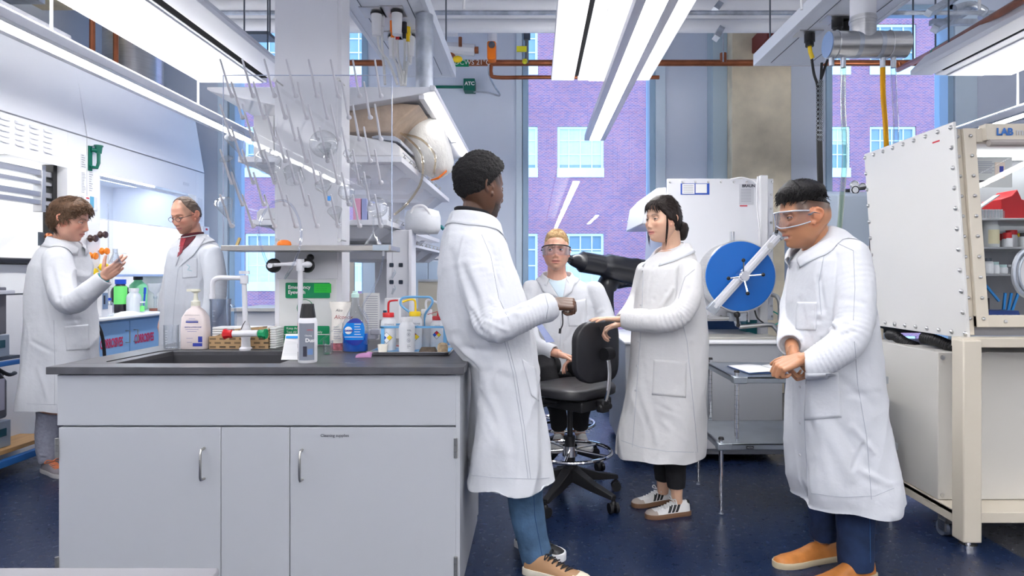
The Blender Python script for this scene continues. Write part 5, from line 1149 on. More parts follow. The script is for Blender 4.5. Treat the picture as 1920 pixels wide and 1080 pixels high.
obj('locking_bar', MB().obox(a.lerp(b, .5), (L_, .03, .062), M).obox(a.lerp(b, .5) + Vector((0, -.02, 0)), (L_ * .98, .012, .028), M), M_gb, t, bevel=.004)
obj('bar_bracket', MB().obox(a, (.07, .05, .075), M), M_galv, t, bevel=.004); obj('bar_bracket', MB().obox(b, (.05, .05, .075), M), M_galv, t, bevel=.004)
bp_ = P(1445, 461, 4.57); obj('pivot', MB().cyl(bp_, bp_ + Vector((0, .04, 0)), .024), M_steel, t)
obj('grip', MB().cyl(P(1455, 437, 4.56), P(1460, 418, 4.56), .013), M_black, t)
hc = P(1394, 518, 4.55); obj('hub', MB().cyl(hc + Vector((0, -.02, 0)), hc + Vector((0, .06, 0)), .038, n=24).cyl(hc + Vector((0, -.03, 0)), hc + Vector((0, -.02, 0)), .028), M_chrome, t)
for u, v in ((1394, 488), (1366, 522), (1431, 515), (1402, 550)):
    p = P(u, v, 4.50); obj('spoke', MB().cyl(hc, p, .0065, n=8), M_chrome, t); obj('knob', MB().sphere(p, .014, 12, 8), M_black, t)
p = P(1373, 447, 4.85); obj('gauge_stub', MB().cyl(p + Vector((0, 0, -.03)), p + Vector((0, 0, .05)), .02), M_chrome, t)
t2 = thing('rating_label', 'grey specification label with small print at the upper right of the glovebox', 'label', P(1400, 366, GY)); obj('plate', MB().box(f(1386), f(1413), GY - .003, GY - .001, g(384), g(345)), mat('label_grey', (.55, .56, .6), .5), t2)
text('lettering', 'BRAUN', (f(1391), GY - .004, g(351)), .03, M_ink, t2, bold=.001)
mb = MB(); 
for k in range(9): mb.box(f(1389), f(1408), GY - .004, GY - .003, g(356 + k * 2.8), g(355 + k * 2.8))
obj('print_lines', mb, M_inkg, t2); obj('red_mark', MB().box(f(1387), f(1401), GY - .003, GY - .001, g(387), g(385)), M_inkr, t2)
t2 = thing('instruction_card', 'blue bordered instruction card at the top left of the glovebox', 'label', P(1302, 355, GY)); obj('border', MB().box(f(1276), f(1330), GY - .003, GY - .001, g(365), g(344)), mat('border_blue', (.02, .08, .42), .5), t2)
obj('sheet', MB().box(f(1279), f(1302), GY - .005, GY - .003, g(363.5), g(345)).box(f(1304), f(1325), GY - .005, GY - .003, g(362), g(345)), M_paper, t2)
mb = MB()
for k in range(5): mb.box(f(1281), f(1300), GY - .006, GY - .005, g(349 + k * 3), g(348 + k * 3))
obj('print_lines', mb, M_inkg, t2)
o = obj('clear_tubing', MB().tube(spline([P(1370, 336, 4.88), P(1390, 333, 4.85), P(1410, 338, 4.85), P(1420, 345, 4.82)], 6), .006, n=6).tube(spline([P(1421, 331, 4.82), P(1419, 380, 4.82), P(1424, 430, 4.82), P(1426, 470, 4.84)], 6), .007, n=6), M_whitep); tag(o, 'thin white tubing over the top right corner of the glovebox', 'tube')
# pipework below
t = thing('vacuum_pipework', 'steel pipes and valves below the round blue door', 'pipework', P(1410, 610, 4.75))
q = lambda u, v, d=4.75: P(u, v, d)
obj('pipe', MB().tube(spline([q(1386, 613), q(1440, 609), q(1452, 613), q(1462, 628), q(1460, 640)], 6), .017, n=10).tube([q(1318, 598), q(1372, 597)], .017, n=10).tube(spline([q(1446, 553), q(1456, 556), q(1462, 570), q(1462, 600)], 6), .016, n=10).tube(spline([q(1392, 583), q(1402, 584), q(1404, 592), q(1404, 604)], 5), .008, n=8), M_steel, t)
obj('valve', MB().obox(q(1381, 594), (.12, .08, .06)).cyl(q(1378, 590), q(1384, 610), .022), M_galv, t); obj('handle', MB().sphere(q(1382, 590, 4.66), .024, 12, 8).cyl(q(1382, 590, 4.66), q(1384, 608, 4.66), .010).sphere(q(1384, 610, 4.66), .015, 10, 8), M_black, t)
obj('cable', MB().tube(spline([q(1415, 582), q(1420, 596), q(1432, 606)], 6), .006, n=6), M_black, t); obj('green_hose', MB().tube(spline([q(1450, 584), q(1462, 592), q(1463, 602), q(1452, 610)], 6), .005, n=6), mat('hose_green', (.02, .30, .25), .4), t)
obj('pump', MB().obox(P(1402, 612, 5.2), (.09, .2, .13)), mat('pump_green', (.02, .20, .22), .4), t, bevel=.01)
t = thing('tool_drawer', 'dark blue drawer front in the gap above the white unit', 'drawer', P(1345, 605, 5.4)); obj('front', MB().box(P(1318, 0, 5.6).x, P(1395, 0, 5.6).x, 5.6, 5.9, 0, P(0, 598, 5.6).z), mat('drawer_blue', (.06, .14, .30), .4), t, bevel=.005)
# white floor unit under it
ux0, ux1, uz = .62, 1.70, .823
t = thing('floor_unit', 'large pale grey floor unit under the glovebox, behind the steel cart', 'unit', (1.16, 4.8, 0))
obj('body', MB().box(ux0, ux1, 4.39, 5.35, .045, uz - .02), M_cab, t, bevel=.008); obj('top', MB().box(ux0 - .01, ux1 + .01, 4.37, 5.36, uz - .02, uz), M_white, t, bevel=.006)
obj('plinth', MB().box(ux0, ux1 + .005, 4.365, 4.39, .09, .19), M_white, t, bevel=.004)
for x in (ux0 + .1, ux1 - .1): obj('foot', MB().cyl((x, 4.5, 0), (x, 4.5, .05), .02), M_darkst, t)
o = obj('clear_tray', MB().box(1.16, 1.72, 4.5, 4.75, uz + .001, uz + .018), mat('tray_plastic', (.55, .54, .50), .3, trans=.3), bevel=.004); tag(o, 'flat translucent tray lying on the white unit', 'tray')
for x, z0 in ((1.72, 0),): 
    o = obj('support_leg', MB().box(1.74, 1.80, 4.95, 5.01, 0, .94).box(1.02, 1.08, 5.4, 5.46, .83, .94), M_gb); tag(o, 'white support leg of the glovebox', 'leg')
# black rubber gloves
t = thing('rubber_glove', 'long black rubber glovebox glove pointing left behind the seated man', 'glove', P(1130, 510, 5.2))
M_rub = mat('glove_rubber', (.012, .013, .018), .28, spec=.6)
obj('glove', MB().tube(spline([P(1262, 520, 5.35), P(1225, 516, 5.3), P(1180, 508, 5.25), P(1130, 498, 5.2), P(1085, 490, 5.1), P(1068, 487, 5.05)], 6), [.125] * 6 + [.115] * 6 + [.105] * 6 + [.085] * 6 + [.062, .055, .05, .045, .04, .036] + [.03], n=20), M_rub, t)
mb = MB()
for du, dv_ in ((-8, -10), (-6, -4), (-9, 1)): mb.tube(spline([P(1072, 488, 5.05), P(1072 + du * .6, 487 + dv_ * .6, 5.0), P(1070 + du, 488 + dv_, 5.0)], 4), [.02] * 4 + [.016] * 4 + [.008], n=8)
obj('finger', mb, M_rub, t)
t = thing('rubber_glove', 'black rubber glovebox glove hanging down beside the seated man', 'glove', P(1140, 600, 5.2))
obj('glove', MB().tube(spline([P(1185, 516, 5.4), P(1150, 522, 5.3), P(1136, 545, 5.25), P(1137, 600, 5.25), P(1138, 660, 5.25), P(1136, 715, 5.2)], 6), [.10] * 6 + [.085] * 6 + [.068] * 6 + [.062] * 6 + [.055] * 7, n=18), M_rub, t)
o = obj('port_ring', MB().tube([P(1131, 489, 5.5) + Vector((.038 * math.cos(a), 0, .038 * math.sin(a))) for a in [2 * PI * k / 16 for k in range(16)]], .014, n=8, closed=True), M_black); tag(o, 'small black ring above the pointing rubber glove', 'ring')
t = thing('blue_bag', 'crumpled blue item on the floor behind the stool', 'bag', (1.0, 6.2, 0)); obj('heap', MB().sphere(P(1160, 722, 6.3), (.10, .08, .05), 12, 8), mat('bag_blue', (.01, .18, .62), .4, bump=.6, bscale=20), t)
obj('base', MB().box(.68, .86, 6.2, 6.5, .0, .14), M_black, t)
o = obj('red_bead', MB().sphere(Vector((WX(1159), YB - .05, ZS + .02)), .025, 12, 8), mat('bead_red', (.8, .02, .10), .4)); tag(o, 'small red ball on the window sill', 'ball')

# ---------------------------------------------------------------- pale cabinet and gauges behind the man with goggles
t = thing('pale_enclosure', 'pale blue-grey equipment enclosure behind the man in goggles', 'enclosure', P(1585, 450, 4.8))
f = lambda u, d=4.8: (u - CU) * d / FPX; g = lambda v, d=4.8: CH - (v - CV) * d / FPX
obj('body', MB().prism([(4.6, 0), (5.6, 0), (5.6, g(352)), (4.9, g(356)), (4.6, g(372))], 'x', f(1548), f(1640)), mat('enclosure_blue', (.50, .58, .68), .4), t, bevel=.01)
obj('top_rail', MB().box(f(1575), f(1640), 4.58, 4.60, g(470), g(463)), M_whitep, t)
t = thing('pressure_gauges', 'cluster of round pressure gauges on top of the pale enclosure', 'gauge', P(1602, 352, 4.85))
for u, v, r, d in ((1603, 346, .028, 4.85), (1618, 350, .026, 4.95), (1604, 356, .026, 4.75)):
    p = P(u, v, d); obj('dial', MB().cyl(p, p + Vector((0, .03, 0)), r, n=20), M_whitep, t); obj('bezel', MB().tube([p + Vector((r * math.cos(a), 0, r * math.sin(a))) for a in [2 * PI * k / 20 for k in range(20)]], .004, n=6, closed=True), M_black if v > 352 else M_steel, t)
obj('manifold', MB().tube([P(1586, 358, 4.85), P(1625, 352, 4.9)], .013, n=8), M_black, t)

# ---------------------------------------------------------------- big glovebox at the right
t = thing('cream_glovebox', 'big cream glovebox on a frame at the right edge with shelves of bottles inside', 'glovebox', (2.8, 3.5, 0))
M_cr = mat('cream_paint', (.66, .60, .50), .38); M_crl = mat('cream_panel', (.70, .69, .67), .35)
ym = 3.03
def lean(z): return 3.137 + (2.03 - z) * (3.03 - 3.137) / (2.03 - .98)
X_ = 2.05
pn = lambda x0, x1: MB().add([(x0, 3.03, .975), (x0, 3.137, 2.03), (x0, 3.987, 2.03), (x0, 3.856, .975), (x1, 3.03, .975), (x1, 3.137, 2.03), (x1, 3.987, 2.03), (x1, 3.856, .975)], [(0, 1, 2, 3), (7, 6, 5, 4), (0, 4, 5, 1), (1, 5, 6, 2), (2, 6, 7, 3), (3, 7, 4, 0)])
obj('end_panel', pn(X_, X_ + .014), M_crl, t, bevel=.003)
bl = []
for k in range(9):
    s = .02 + .96 * k / 8
    for z, yf in ((2.005, lambda s: 3.137 + (3.987 - 3.137) * s), (1.0, lambda s: 3.03 + (3.856 - 3.03) * s)): bl.append((X_, yf(s), z))
for k in range(1, 10):
    z = 1.0 + (2.005 - 1.0) * k / 10
    for y in (lean(z) + .022, 3.84 + (z - 1.0) * .131): bl.append((X_, y, z))
each('bolt', MB().sphere((-.002, 0, 0), .011, 8, 6).cyl((0, 0, 0), (-.004, 0, 0), .012, n=10), bl, M_steel, t)
obj('red_strip', MB().add([(X_ - .001, 3.24, 1.955), (X_ - .001, 3.30, 1.955), (X_ - .001, 3.30, 1.963), (X_ - .001, 3.24, 1.963)], [(0, 1, 2, 3)]), M_inkr, t)
# slanted front frame: work in the plane y = lean(z)
def fr(x0, x1, z0, z1, dy0, dy1, m, name, bevel=.003):
    return obj(name, MB().add([(x0, lean(z0) + dy0, z0), (x1, lean(z0) + dy0, z0), (x1, lean(z0) + dy1, z0), (x0, lean(z0) + dy1, z0), (x0, lean(z1) + dy0, z1), (x1, lean(z1) + dy0, z1), (x1, lean(z1) + dy1, z1), (x0, lean(z1) + dy1, z1)], [(0, 3, 2, 1), (4, 5, 6, 7), (0, 1, 5, 4), (1, 2, 6, 5), (2, 3, 7, 6), (3, 0, 4, 7)]), m, t, bevel=bevel)
XE = 3.75
fr(X_ + .014, X_ + .055, .99, 2.00, .03, .10, M_cr, 'flange'); fr(X_ + .055, X_ + .115, 1.03, 2.00, .01, .06, M_cr, 'frame')
fr(X_ + .055, XE, 1.03, 1.085, .011, .061, M_cr, 'frame'); fr(X_ + .115, XE, 1.93, 2.00, .012, .062, M_cr, 'frame')
bl = []
for k in range(10):
    z = 1.07 + .89 * k / 9
    bl += [(X_ + .035, lean(z) + .028, z), (X_ + .085, lean(z) + .006, z)]
for k in range(8): z = 1.057; bl.append((X_ + .19 + k * .11, lean(z) + .008, z))
each('frame_bolt', MB().sphere((0, 0, 0), .009, 8, 6), bl, M_steel, t)
obj('body', MB().box(X_ + .014, XE, 3.9, 3.95, .99, 2.0).box(X_ + .014, XE, 3.1, 3.95, .985, 1.03).box(X_ + .014, XE, 3.2, 3.95, 1.97, 2.0).box(XE, XE + .03, 3.1, 3.95, .985, 2.0).box(X_ + .014, X_ + .03, 3.15, 3.95, 1.0, 2.0), mat('glovebox_inner_steel', (.40, .40, .42), .45, .6), t)
obj('window_glass', MB().add([(X_ + .11, lean(1.08) + .03, 1.08), (XE, lean(1.08) + .03, 1.08), (XE, lean(1.94) + .03, 1.94), (X_ + .11, lean(1.94) + .03, 1.94)], [(0, 1, 2, 3)]), M_pane, t)
obj('interior_lamp', MB().box(X_ + .2, XE - .2, 3.60, 3.75, 1.95, 1.965), emis('glovebox_lamp', (.95, 1, 1), 7), t)
obj('name_board', MB().add([(X_ + .145, lean(1.93) - .02, 1.935), (XE, lean(1.93) - .02, 1.935), (XE, lean(2.02) - .02, 2.015), (X_ + .145, lean(2.02) - .02, 2.015), (X_ + .145, lean(1.93) + .03, 1.935), (XE, lean(1.93) + .03, 1.935), (XE, lean(2.02) + .03, 2.015), (X_ + .145, lean(2.02) + .03, 2.015)], [(0, 1, 2, 3), (7, 6, 5, 4), (0, 4, 5, 1), (2, 6, 7, 3), (3, 7, 4, 0)]), M_cr, t)
obj('lamp_cover', MB().tube([(X_ + .155, lean(1.92) - .015, 1.92), (XE, lean(1.92) - .015, 1.92)], .018, n=10), mat('cover_grey', (.42, .38, .36), .4), t)
text('lettering', 'LAB', (X_ + .19, lean(1.955) - .023, 1.958), .047, mat('logo_blue', (.01, .14, .50), .4), t, bold=.0022); text('lettering', 'master', (X_ + .285, lean(1.955) - .023, 1.958), .047, mat('logo_grey', (.55, .55, .58), .4), t, bold=.0012)
for z, y0 in ((1.585, 3.45), (1.43, 3.45), (1.285, 3.45)): obj('inner_shelf', MB().box(X_ + .05, XE - .02, y0, 3.88, z - .012, z), M_steel, t, bevel=.002, label='steel shelf inside')
# port ring at the picture edge
pc_ = P(1932, 512, 3.05); obj('port_ring', MB().tube([pc_ + Vector((.08 * math.cos(a), 0, .115 * math.sin(a))) for a in [2 * PI * k / 30 for k in range(30)]], .012, n=8, closed=True).tube([pc_ + Vector((.062 * math.cos(a), -.01, .095 * math.sin(a))) for a in [2 * PI * k / 30 for k in range(30)]], .006, n=8, closed=True), M_galv, t)
obj('port_disc', MB().cyl(pc_ + Vector((0, .005, 0)), pc_ + Vector((0, .02, 0)), .07, n=28), M_whitep, t)
# frame, legs
obj('leg', MB().box(1.985, 2.072, 2.965, 3.05, .035, .975), M_cr, t, bevel=.006); obj('foot', MB().cyl((2.03, 3.0, .0), (2.03, 3.0, .02), .038).cyl((2.03, 3.0, .02), (2.03, 3.0, .04), .012), M_chrome, t)
obj('leg', MB().box(1.985, 2.072, 3.80, 3.88, .035, .96), M_cr, t, bevel=.006); obj('leg', MB().box(3.68, 3.76, 2.97, 3.05, .0, .975), M_cr, t)
obj('rail', MB().box(2.072, 3.75, 3.0, 3.05, .115, .165), M_cr, t, bevel=.003); obj('rail', MB().box(1.99, 2.04, 3.05, 3.9, .10, .16), M_cr, t, bevel=.003); obj('rail', MB().box(1.99, 3.75, 2.98, 3.06, .94, .985), M_cr, t, bevel=.003)
obj('deck', MB().box(1.99, 3.72, 3.05, 3.9, .14, .163), M_cr, t); obj('rail', MB().box(1.99, 3.75, 3.85, 3.9, .93, .97), M_darkst, t)
c_ = obj('caster_bracket', MB().obox((2.02, 3.14, .085), (.05, .06, .03)).box(1.99, 2.0, 3.11, 3.16, .03, .08), M_steel, t)
obj('caster_wheel', MB().cyl((1.995, 3.15, .036), (2.022, 3.15, .036), .036, n=20).cyl((2.028, 3.15, .036), (2.05, 3.15, .036), .036, n=20), mat('caster_grey', (.12, .14, .2), .4), c_)
t = thing('pump_housing', 'large cream boxed housing standing in the frame under the cream glovebox', 'housing', (2.7, 3.5, .165))
obj('body', MB().box(1.996, 3.5, 3.17, 3.86, .166, .895), mat('housing_paint', (.62, .60, .56), .38), t, bevel=.003)
mb = MB(); 
for z in (.19, .87): mb.cyl((2.018, 3.165, z), (2.018, 3.172, z), .011, n=12)
obj('screw', mb, M_steel, t); 
for y, z in ((3.74, .86), (3.74, .74)): obj('knob', MB().cyl((1.996, y, z), (1.975, y, z), .025, n=16), M_darkst, t)
for i, pts in enumerate(([(2.06, 3.72, .93), (2.06, 3.66, .93), (2.07, 3.58, .90), (2.10, 3.52, .88)], [(2.06, 3.40, .945), (2.08, 3.32, .94), (2.11, 3.25, .915), (2.13, 3.2, .89)])):
    o = obj('corrugated_hose', (lambda s: MB().tube(s, [.030 if k % 2 else .026 for k in range(len(s))], n=14))(spline(pts, 14)), M_black); tag(o, ('black corrugated hose under the glovebox, left one', 'black corrugated hose under the glovebox beside the frame leg')[i], 'hose')
# ---- contents
def GP(u, d=3.6): return P(u, 515, d).x
def gbottle(u0, u1, z, h, body, cap, label, d=3.55, lab=None, capr=.8, neck=.85, cat='bottle', sh=.75):
    x0, x1 = GP(u0, d), GP(u1, d); r = (x1 - x0) / 2; c = Vector(((x0 + x1) / 2, d, z + .001)); t = thing('reagent_bottle', label, cat, c, group='reagent containers inside the cream glovebox')
    obj('bottle', MB().lathe([(r * .95, 0), (r, .003), (r, h * sh * .9), (r * neck, h * sh)], c, n=20), body, t, angle=60); obj('cap', MB().lathe([(r * capr, h * sh), (r * capr, h), (.001, h)], c, n=20), cap, t)
    if lab: wrap('label', c, r, h * .12, h * .62, 225, 315, lab, t)
    return t
hd_ = mat('hdpe', (1, 1, 1)); M_lid = mat('lid_white', (.75, .76, .78), .4)
z2, z3 = 1.43, 1.285
gbottle(1841, 1871, z2, .155, mat('plastic_cloud', (.62, .64, .64), .4), M_lid, 'largest cloudy jar with a cream label and red band', lab=mat('label_cream', (.75, .68, .45), .5), capr=.82, sh=.82)
wrapj = None
gbottle(1827, 1839, z2, .10, M_black, M_blackm, 'small black bottle at the left end of the upper jar shelf', lab=M_lb)
gbottle(1870, 1888, z2, .085, hd_, M_red, 'red capped jar behind the row on the upper jar shelf', d=3.7, sh=.55)
gbottle(1880, 1897, z2, .082, hd_, M_red, 'squat white jar with a red lid in front on the upper jar shelf', sh=.58, lab=M_lb, capr=.85); gbottle(1887, 1906, z2, .10, hd_, M_red, 'taller white jar with a red lid behind the squat one', d=3.62, sh=.74, capr=.95)
gbottle(1906, 1916, z2, .085, hd_, M_yellow, 'small jar with a yellow lid on the upper jar shelf', d=3.66); gbottle(1912, 1924, z2, .08, mat('plastic_cloud', (1, 1, 1)), M_black, 'small jar with a black cap at the right edge')
gbottle(1830, 1841, z3, .085, hd_, M_red, 'small white bottle with a red cap on the lower jar shelf', lab=M_lb); gbottle(1841, 1861, z3, .085, hd_, M_darkst, 'white bottle with a dark cap and printed label on the lower jar shelf', lab=M_lb, sh=.8, capr=.7)
gbottle(1861, 1873, z3, .065, hd_, mat('lid_teal', (.5, .68, .68), .4), 'small white jar with a pale teal lid', lab=M_lb); gbottle(1873, 1888, z3, .05, hd_, mat('lid_teal', (1, 1, 1)), 'low white jar right of the teal lidded one', lab=M_lb, sh=.7); gbottle(1890, 1901, z3, .05, M_clb, M_lid, 'tiny clear jar with a white lid, left of the last one'); gbottle(1902, 1913, z3, .05, M_clb, M_lid, 'tiny clear jar with a white lid, at the right end')
t = thing('red_bin', 'red plastic bin leaning on the top shelf of the glovebox', 'bin', (GP(1900), 3.6, 1.586))
obj('bin', MB().prism([(GP(1868), 1.588), (GP(1935), 1.588), (GP(1935), 1.68), (GP(1906), 1.70), (GP(1898), 1.755), (GP(1888), 1.72), (GP(1868), 1.70)], 'y', 3.56, 3.72), M_red, t, bevel=.004)
t = thing('vial_box', 'small clear box of vials with an open white lid on the top glovebox shelf', 'box', (GP(1860), 3.5, 1.586))
obj('box', MB().box(GP(1840, 3.5), GP(1884, 3.5), 3.50, 3.56, 1.587, 1.63), M_clb, t); mb = MB()
for k in range(7): mb.cyl((GP(1844 + k * 6, 3.52), 3.53, 1.588), (GP(1844 + k * 6, 3.52), 3.53, 1.64), .007, n=8)
obj('vials', mb, M_lid, t); obj('lid', MB().obox((GP(1858, 3.5), 3.53, 1.68), (.13, .05, .006), Matrix.Rotation(-.6, 3, 'Y')), M_lid, t)
o = obj('tan_block', MB().box(GP(1825, 3.5), GP(1838, 3.5), 3.5, 3.6, 1.587, 1.645), mat('tan_card', (.55, .42, .26), .6)); tag(o, 'tan cardboard block at the left end of the top glovebox shelf', 'box')
t = thing('window_notice', 'printed notice taped inside the glovebox window', 'notice', (GP(1858, 3.2), 3.2, 1.75)); obj('sheet', MB().box(GP(1823, 3.2), GP(1895, 3.2), 3.19, 3.193, 1.28 + 167 * 3.2 / 1200 - .01, 1.28 + 220 * 3.2 / 1200), mat('notice_card', (.62, .62, .60), .5), t)
mb = MB()
for k in range(7): mb.box(GP(1828, 3.18), GP(1862 + 4 * (k % 2), 3.18), 3.187, 3.19, 1.84 - k * .009, 1.8435 - k * .009)
obj('print_lines', mb, M_inkg, t); obj('picture', MB().box(GP(1868, 3.18), GP(1886, 3.18), 3.187, 3.19, 1.76, 1.84), mat('notice_pic', (.75, .62, .52), .5), t); obj('mark', MB().box(GP(1876, 3.18), GP(1883, 3.18), 3.185, 3.187, 1.79, 1.82), M_inkb, t); obj('dark_strip', MB().box(GP(1828, 3.18), GP(1860, 3.18), 3.187, 3.19, 1.742, 1.75), M_ink, t)
t = thing('glove_box_carton', 'navy carton lying on the floor of the glovebox', 'box', (GP(1870, 3.4), 3.4, 1.031)); obj('box', MB().prism([(GP(1846, 3.4), 1.032), (GP(1912, 3.4), 1.032), (GP(1905, 3.4), 1.09), (GP(1851, 3.4), 1.09)], 'y', 3.38, 3.5), mat('carton_navy', (.02, .05, .22), .4), t, bevel=.002)
text('lettering', 'SERGENT WIPE', (GP(1858, 3.38), 3.376, 1.055), .02, M_lb, t)
o = obj('dark_caddy', MB().box(GP(1842, 3.45), GP(1880, 3.45), 3.55, 3.7, 1.032, 1.15).box(GP(1846, 3.45), GP(1876, 3.45), 3.545, 3.55, 1.10, 1.13), M_blackm); tag(o, 'dark caddy behind the navy carton', 'box')
for i, (u, a) in enumerate(((1860, -.7), (1883, .1), (1893, .2), (1903, .35))):
    o = obj('blue_pen', MB().obox((GP(u, 3.52), 3.52, 1.13 + (.05 if i == 0 else 0)), (.012, .01, .10 + .02 * (i == 0)), Matrix.Rotation(a, 3, 'Y')), mat('pen_blue', (.02, .25, .65), .4)); tag(o, ('wide blue strip leaning above the caddy', 'blue pen in the caddy, leftmost', 'blue pen in the caddy, middle', 'blue pen in the caddy, rightmost')[i], 'pen')
# things seen under the glovebox frame at right
for i, (u0, u1, m, l) in enumerate(((1846, 1864, M_clr, 'yellowish clear jar on top of the cream housing'), (1866, 1882, M_whitep, 'white jar on top of the cream housing'), (1896, 1925, M_black, 'dark round item on top of the cream housing'))):
    x0, x1 = GP(u0, 3.4), GP(u1, 3.4); o = obj('housing_jar', MB().lathe([((x1 - x0) / 2, 0), ((x1 - x0) / 2, .03), (.001, .05)], ((x0 + x1) / 2, 3.45, .897)), m); tag(o, l, 'jar')

# ---------------------------------------------------------------- steel cart
t = thing('steel_cart', 'two-level steel wire-post table with a notebook on top', 'table', (1.35, 3.6, 0))
M_zinc = mat('zinc_shelf', (.42, .46, .50), .28, .85, var=.12, vscale=5)
def post(x, y, z0, z1):
    n = 12; pr = []; z = z0
    p = obj('post', MB().cyl((x, y, z0), (x, y, z1), .0125, n=14), M_chrome, t)
    mb = MB(); z = z0 + .03
    while z < z1: mb.tube([(x + .0126 * math.cos(a), y + .0126 * math.sin(a), z) for a in [2 * PI * k / 12 for k in range(12)]], .0006, n=4, closed=True); z += .0254
    obj('groove', mb, M_darkst, p); obj('post_cap', MB().cyl((x, y, z1), (x, y, z1 + .012), .016, .013, n=14), M_black, p)
    obj('leveller', MB().cyl((x, y, z0 - .02), (x, y, z0), .008, n=8).sphere((x, y, z0 - .018), (.013, .013, .004), 8, 6), M_galv, p)
for x, y, z0, z1 in ((.995, 3.42, .022, .40), (.995, 3.90, .022, .40), (1.90, 3.42, .022, .40), (1.085, 3.44, .40, .755), (1.085, 3.96, .40, .755), (1.86, 3.44, .40, .755)): post(x, y, z0, z1)
for (x0, x1, y0, y1, z, lb) in ((.975, 1.92, 3.395, 3.93, .385, 'lower shelf'), (1.065, 1.88, 3.415, 3.985, .735, 'upper shelf')):
    s = obj('shelf', MB().box(x0, x1, y0, y1, z - .012, z).box(x0, x1, y0, y0 + .012, z - .035, z).box(x0, x0 + .012, y0, y1, z - .035, z).box(x0, x1, y1 - .012, y1, z - .035, z), M_zinc, t, bevel=.003, label=lb)
    for x, y in ((x0, y0), (x0, y1), (x1, y0)): obj('corner_bracket', MB().box(x - .006 if x == x0 else x - .07, x + .07 if x == x0 else x + .006, y - .006 if y == y0 else y - .05, y + .05 if y == y0 else y + .006, z - .038, z + .002), M_zinc, s, bevel=.006)
obj('name_tag', MB().box(1.12, 1.16, 3.388, 3.395, .357, .372), M_black, t); text('lettering', 'METRO', (1.122, 3.387, .360), .012, M_galv, t)
# notebook
t = thing('notebook', 'open white notebook lying on the top shelf of the steel cart', 'notebook', (1.3, 3.7, .736))
Rm = Matrix.Rotation(.12, 3, 'Z'); c = Vector((1.36, 3.66, .738))
def page(s):
    g = [[c + Rm @ Vector((s * (.003 + .20 * i / 8), -.13 + .27 * j, .012 * math.sin(min(1, i / 8 * 1.3) * PI * .6) * (1 - i / 10) + .004)) for j in (0, .5, 1)] for i in range(9)]
    return g
obj('cover', MB().rings([[c + Rm @ Vector((x, y, z)) for x, y in ((-.21, -.14), (.21, -.14), (.21, .145), (-.21, .145))] for z in (0, .003)]), mat('cover_navy', (.03, .07, .2), .5), t)
obj('pages', MB().grid(page(-1)).grid(page(1)), mat('paper', (1, 1, 1)), t, solid=.003)
o = obj('blue_pen', MB().cyl(c + Rm @ Vector((.06, .0, .02)), c + Rm @ Vector((.18, -.02, .017)), .0045, n=8), mat('pen_blue', (1, 1, 1))); tag(o, 'blue pen lying on the open notebook', 'pen')
o = obj('blue_tissue', MB().sphere((1.86, 4.1, .03), (.07, .05, .02), 12, 8), mat('bag_blue', (1, 1, 1))); tag(o, 'bright blue scrap on the floor behind the man with goggles', 'scrap')
t = thing('wheeled_base', 'dark round-ended pedal on the floor between the cart and the man in goggles', 'pedal', (1.6, 3.55, 0)); obj('foot', MB().cyl((1.47, 3.45, .055), (1.75, 3.45, .055), .05, n=18).box(1.5, 1.75, 3.4, 3.5, 0, .03), M_darkst, t, bevel=.004)

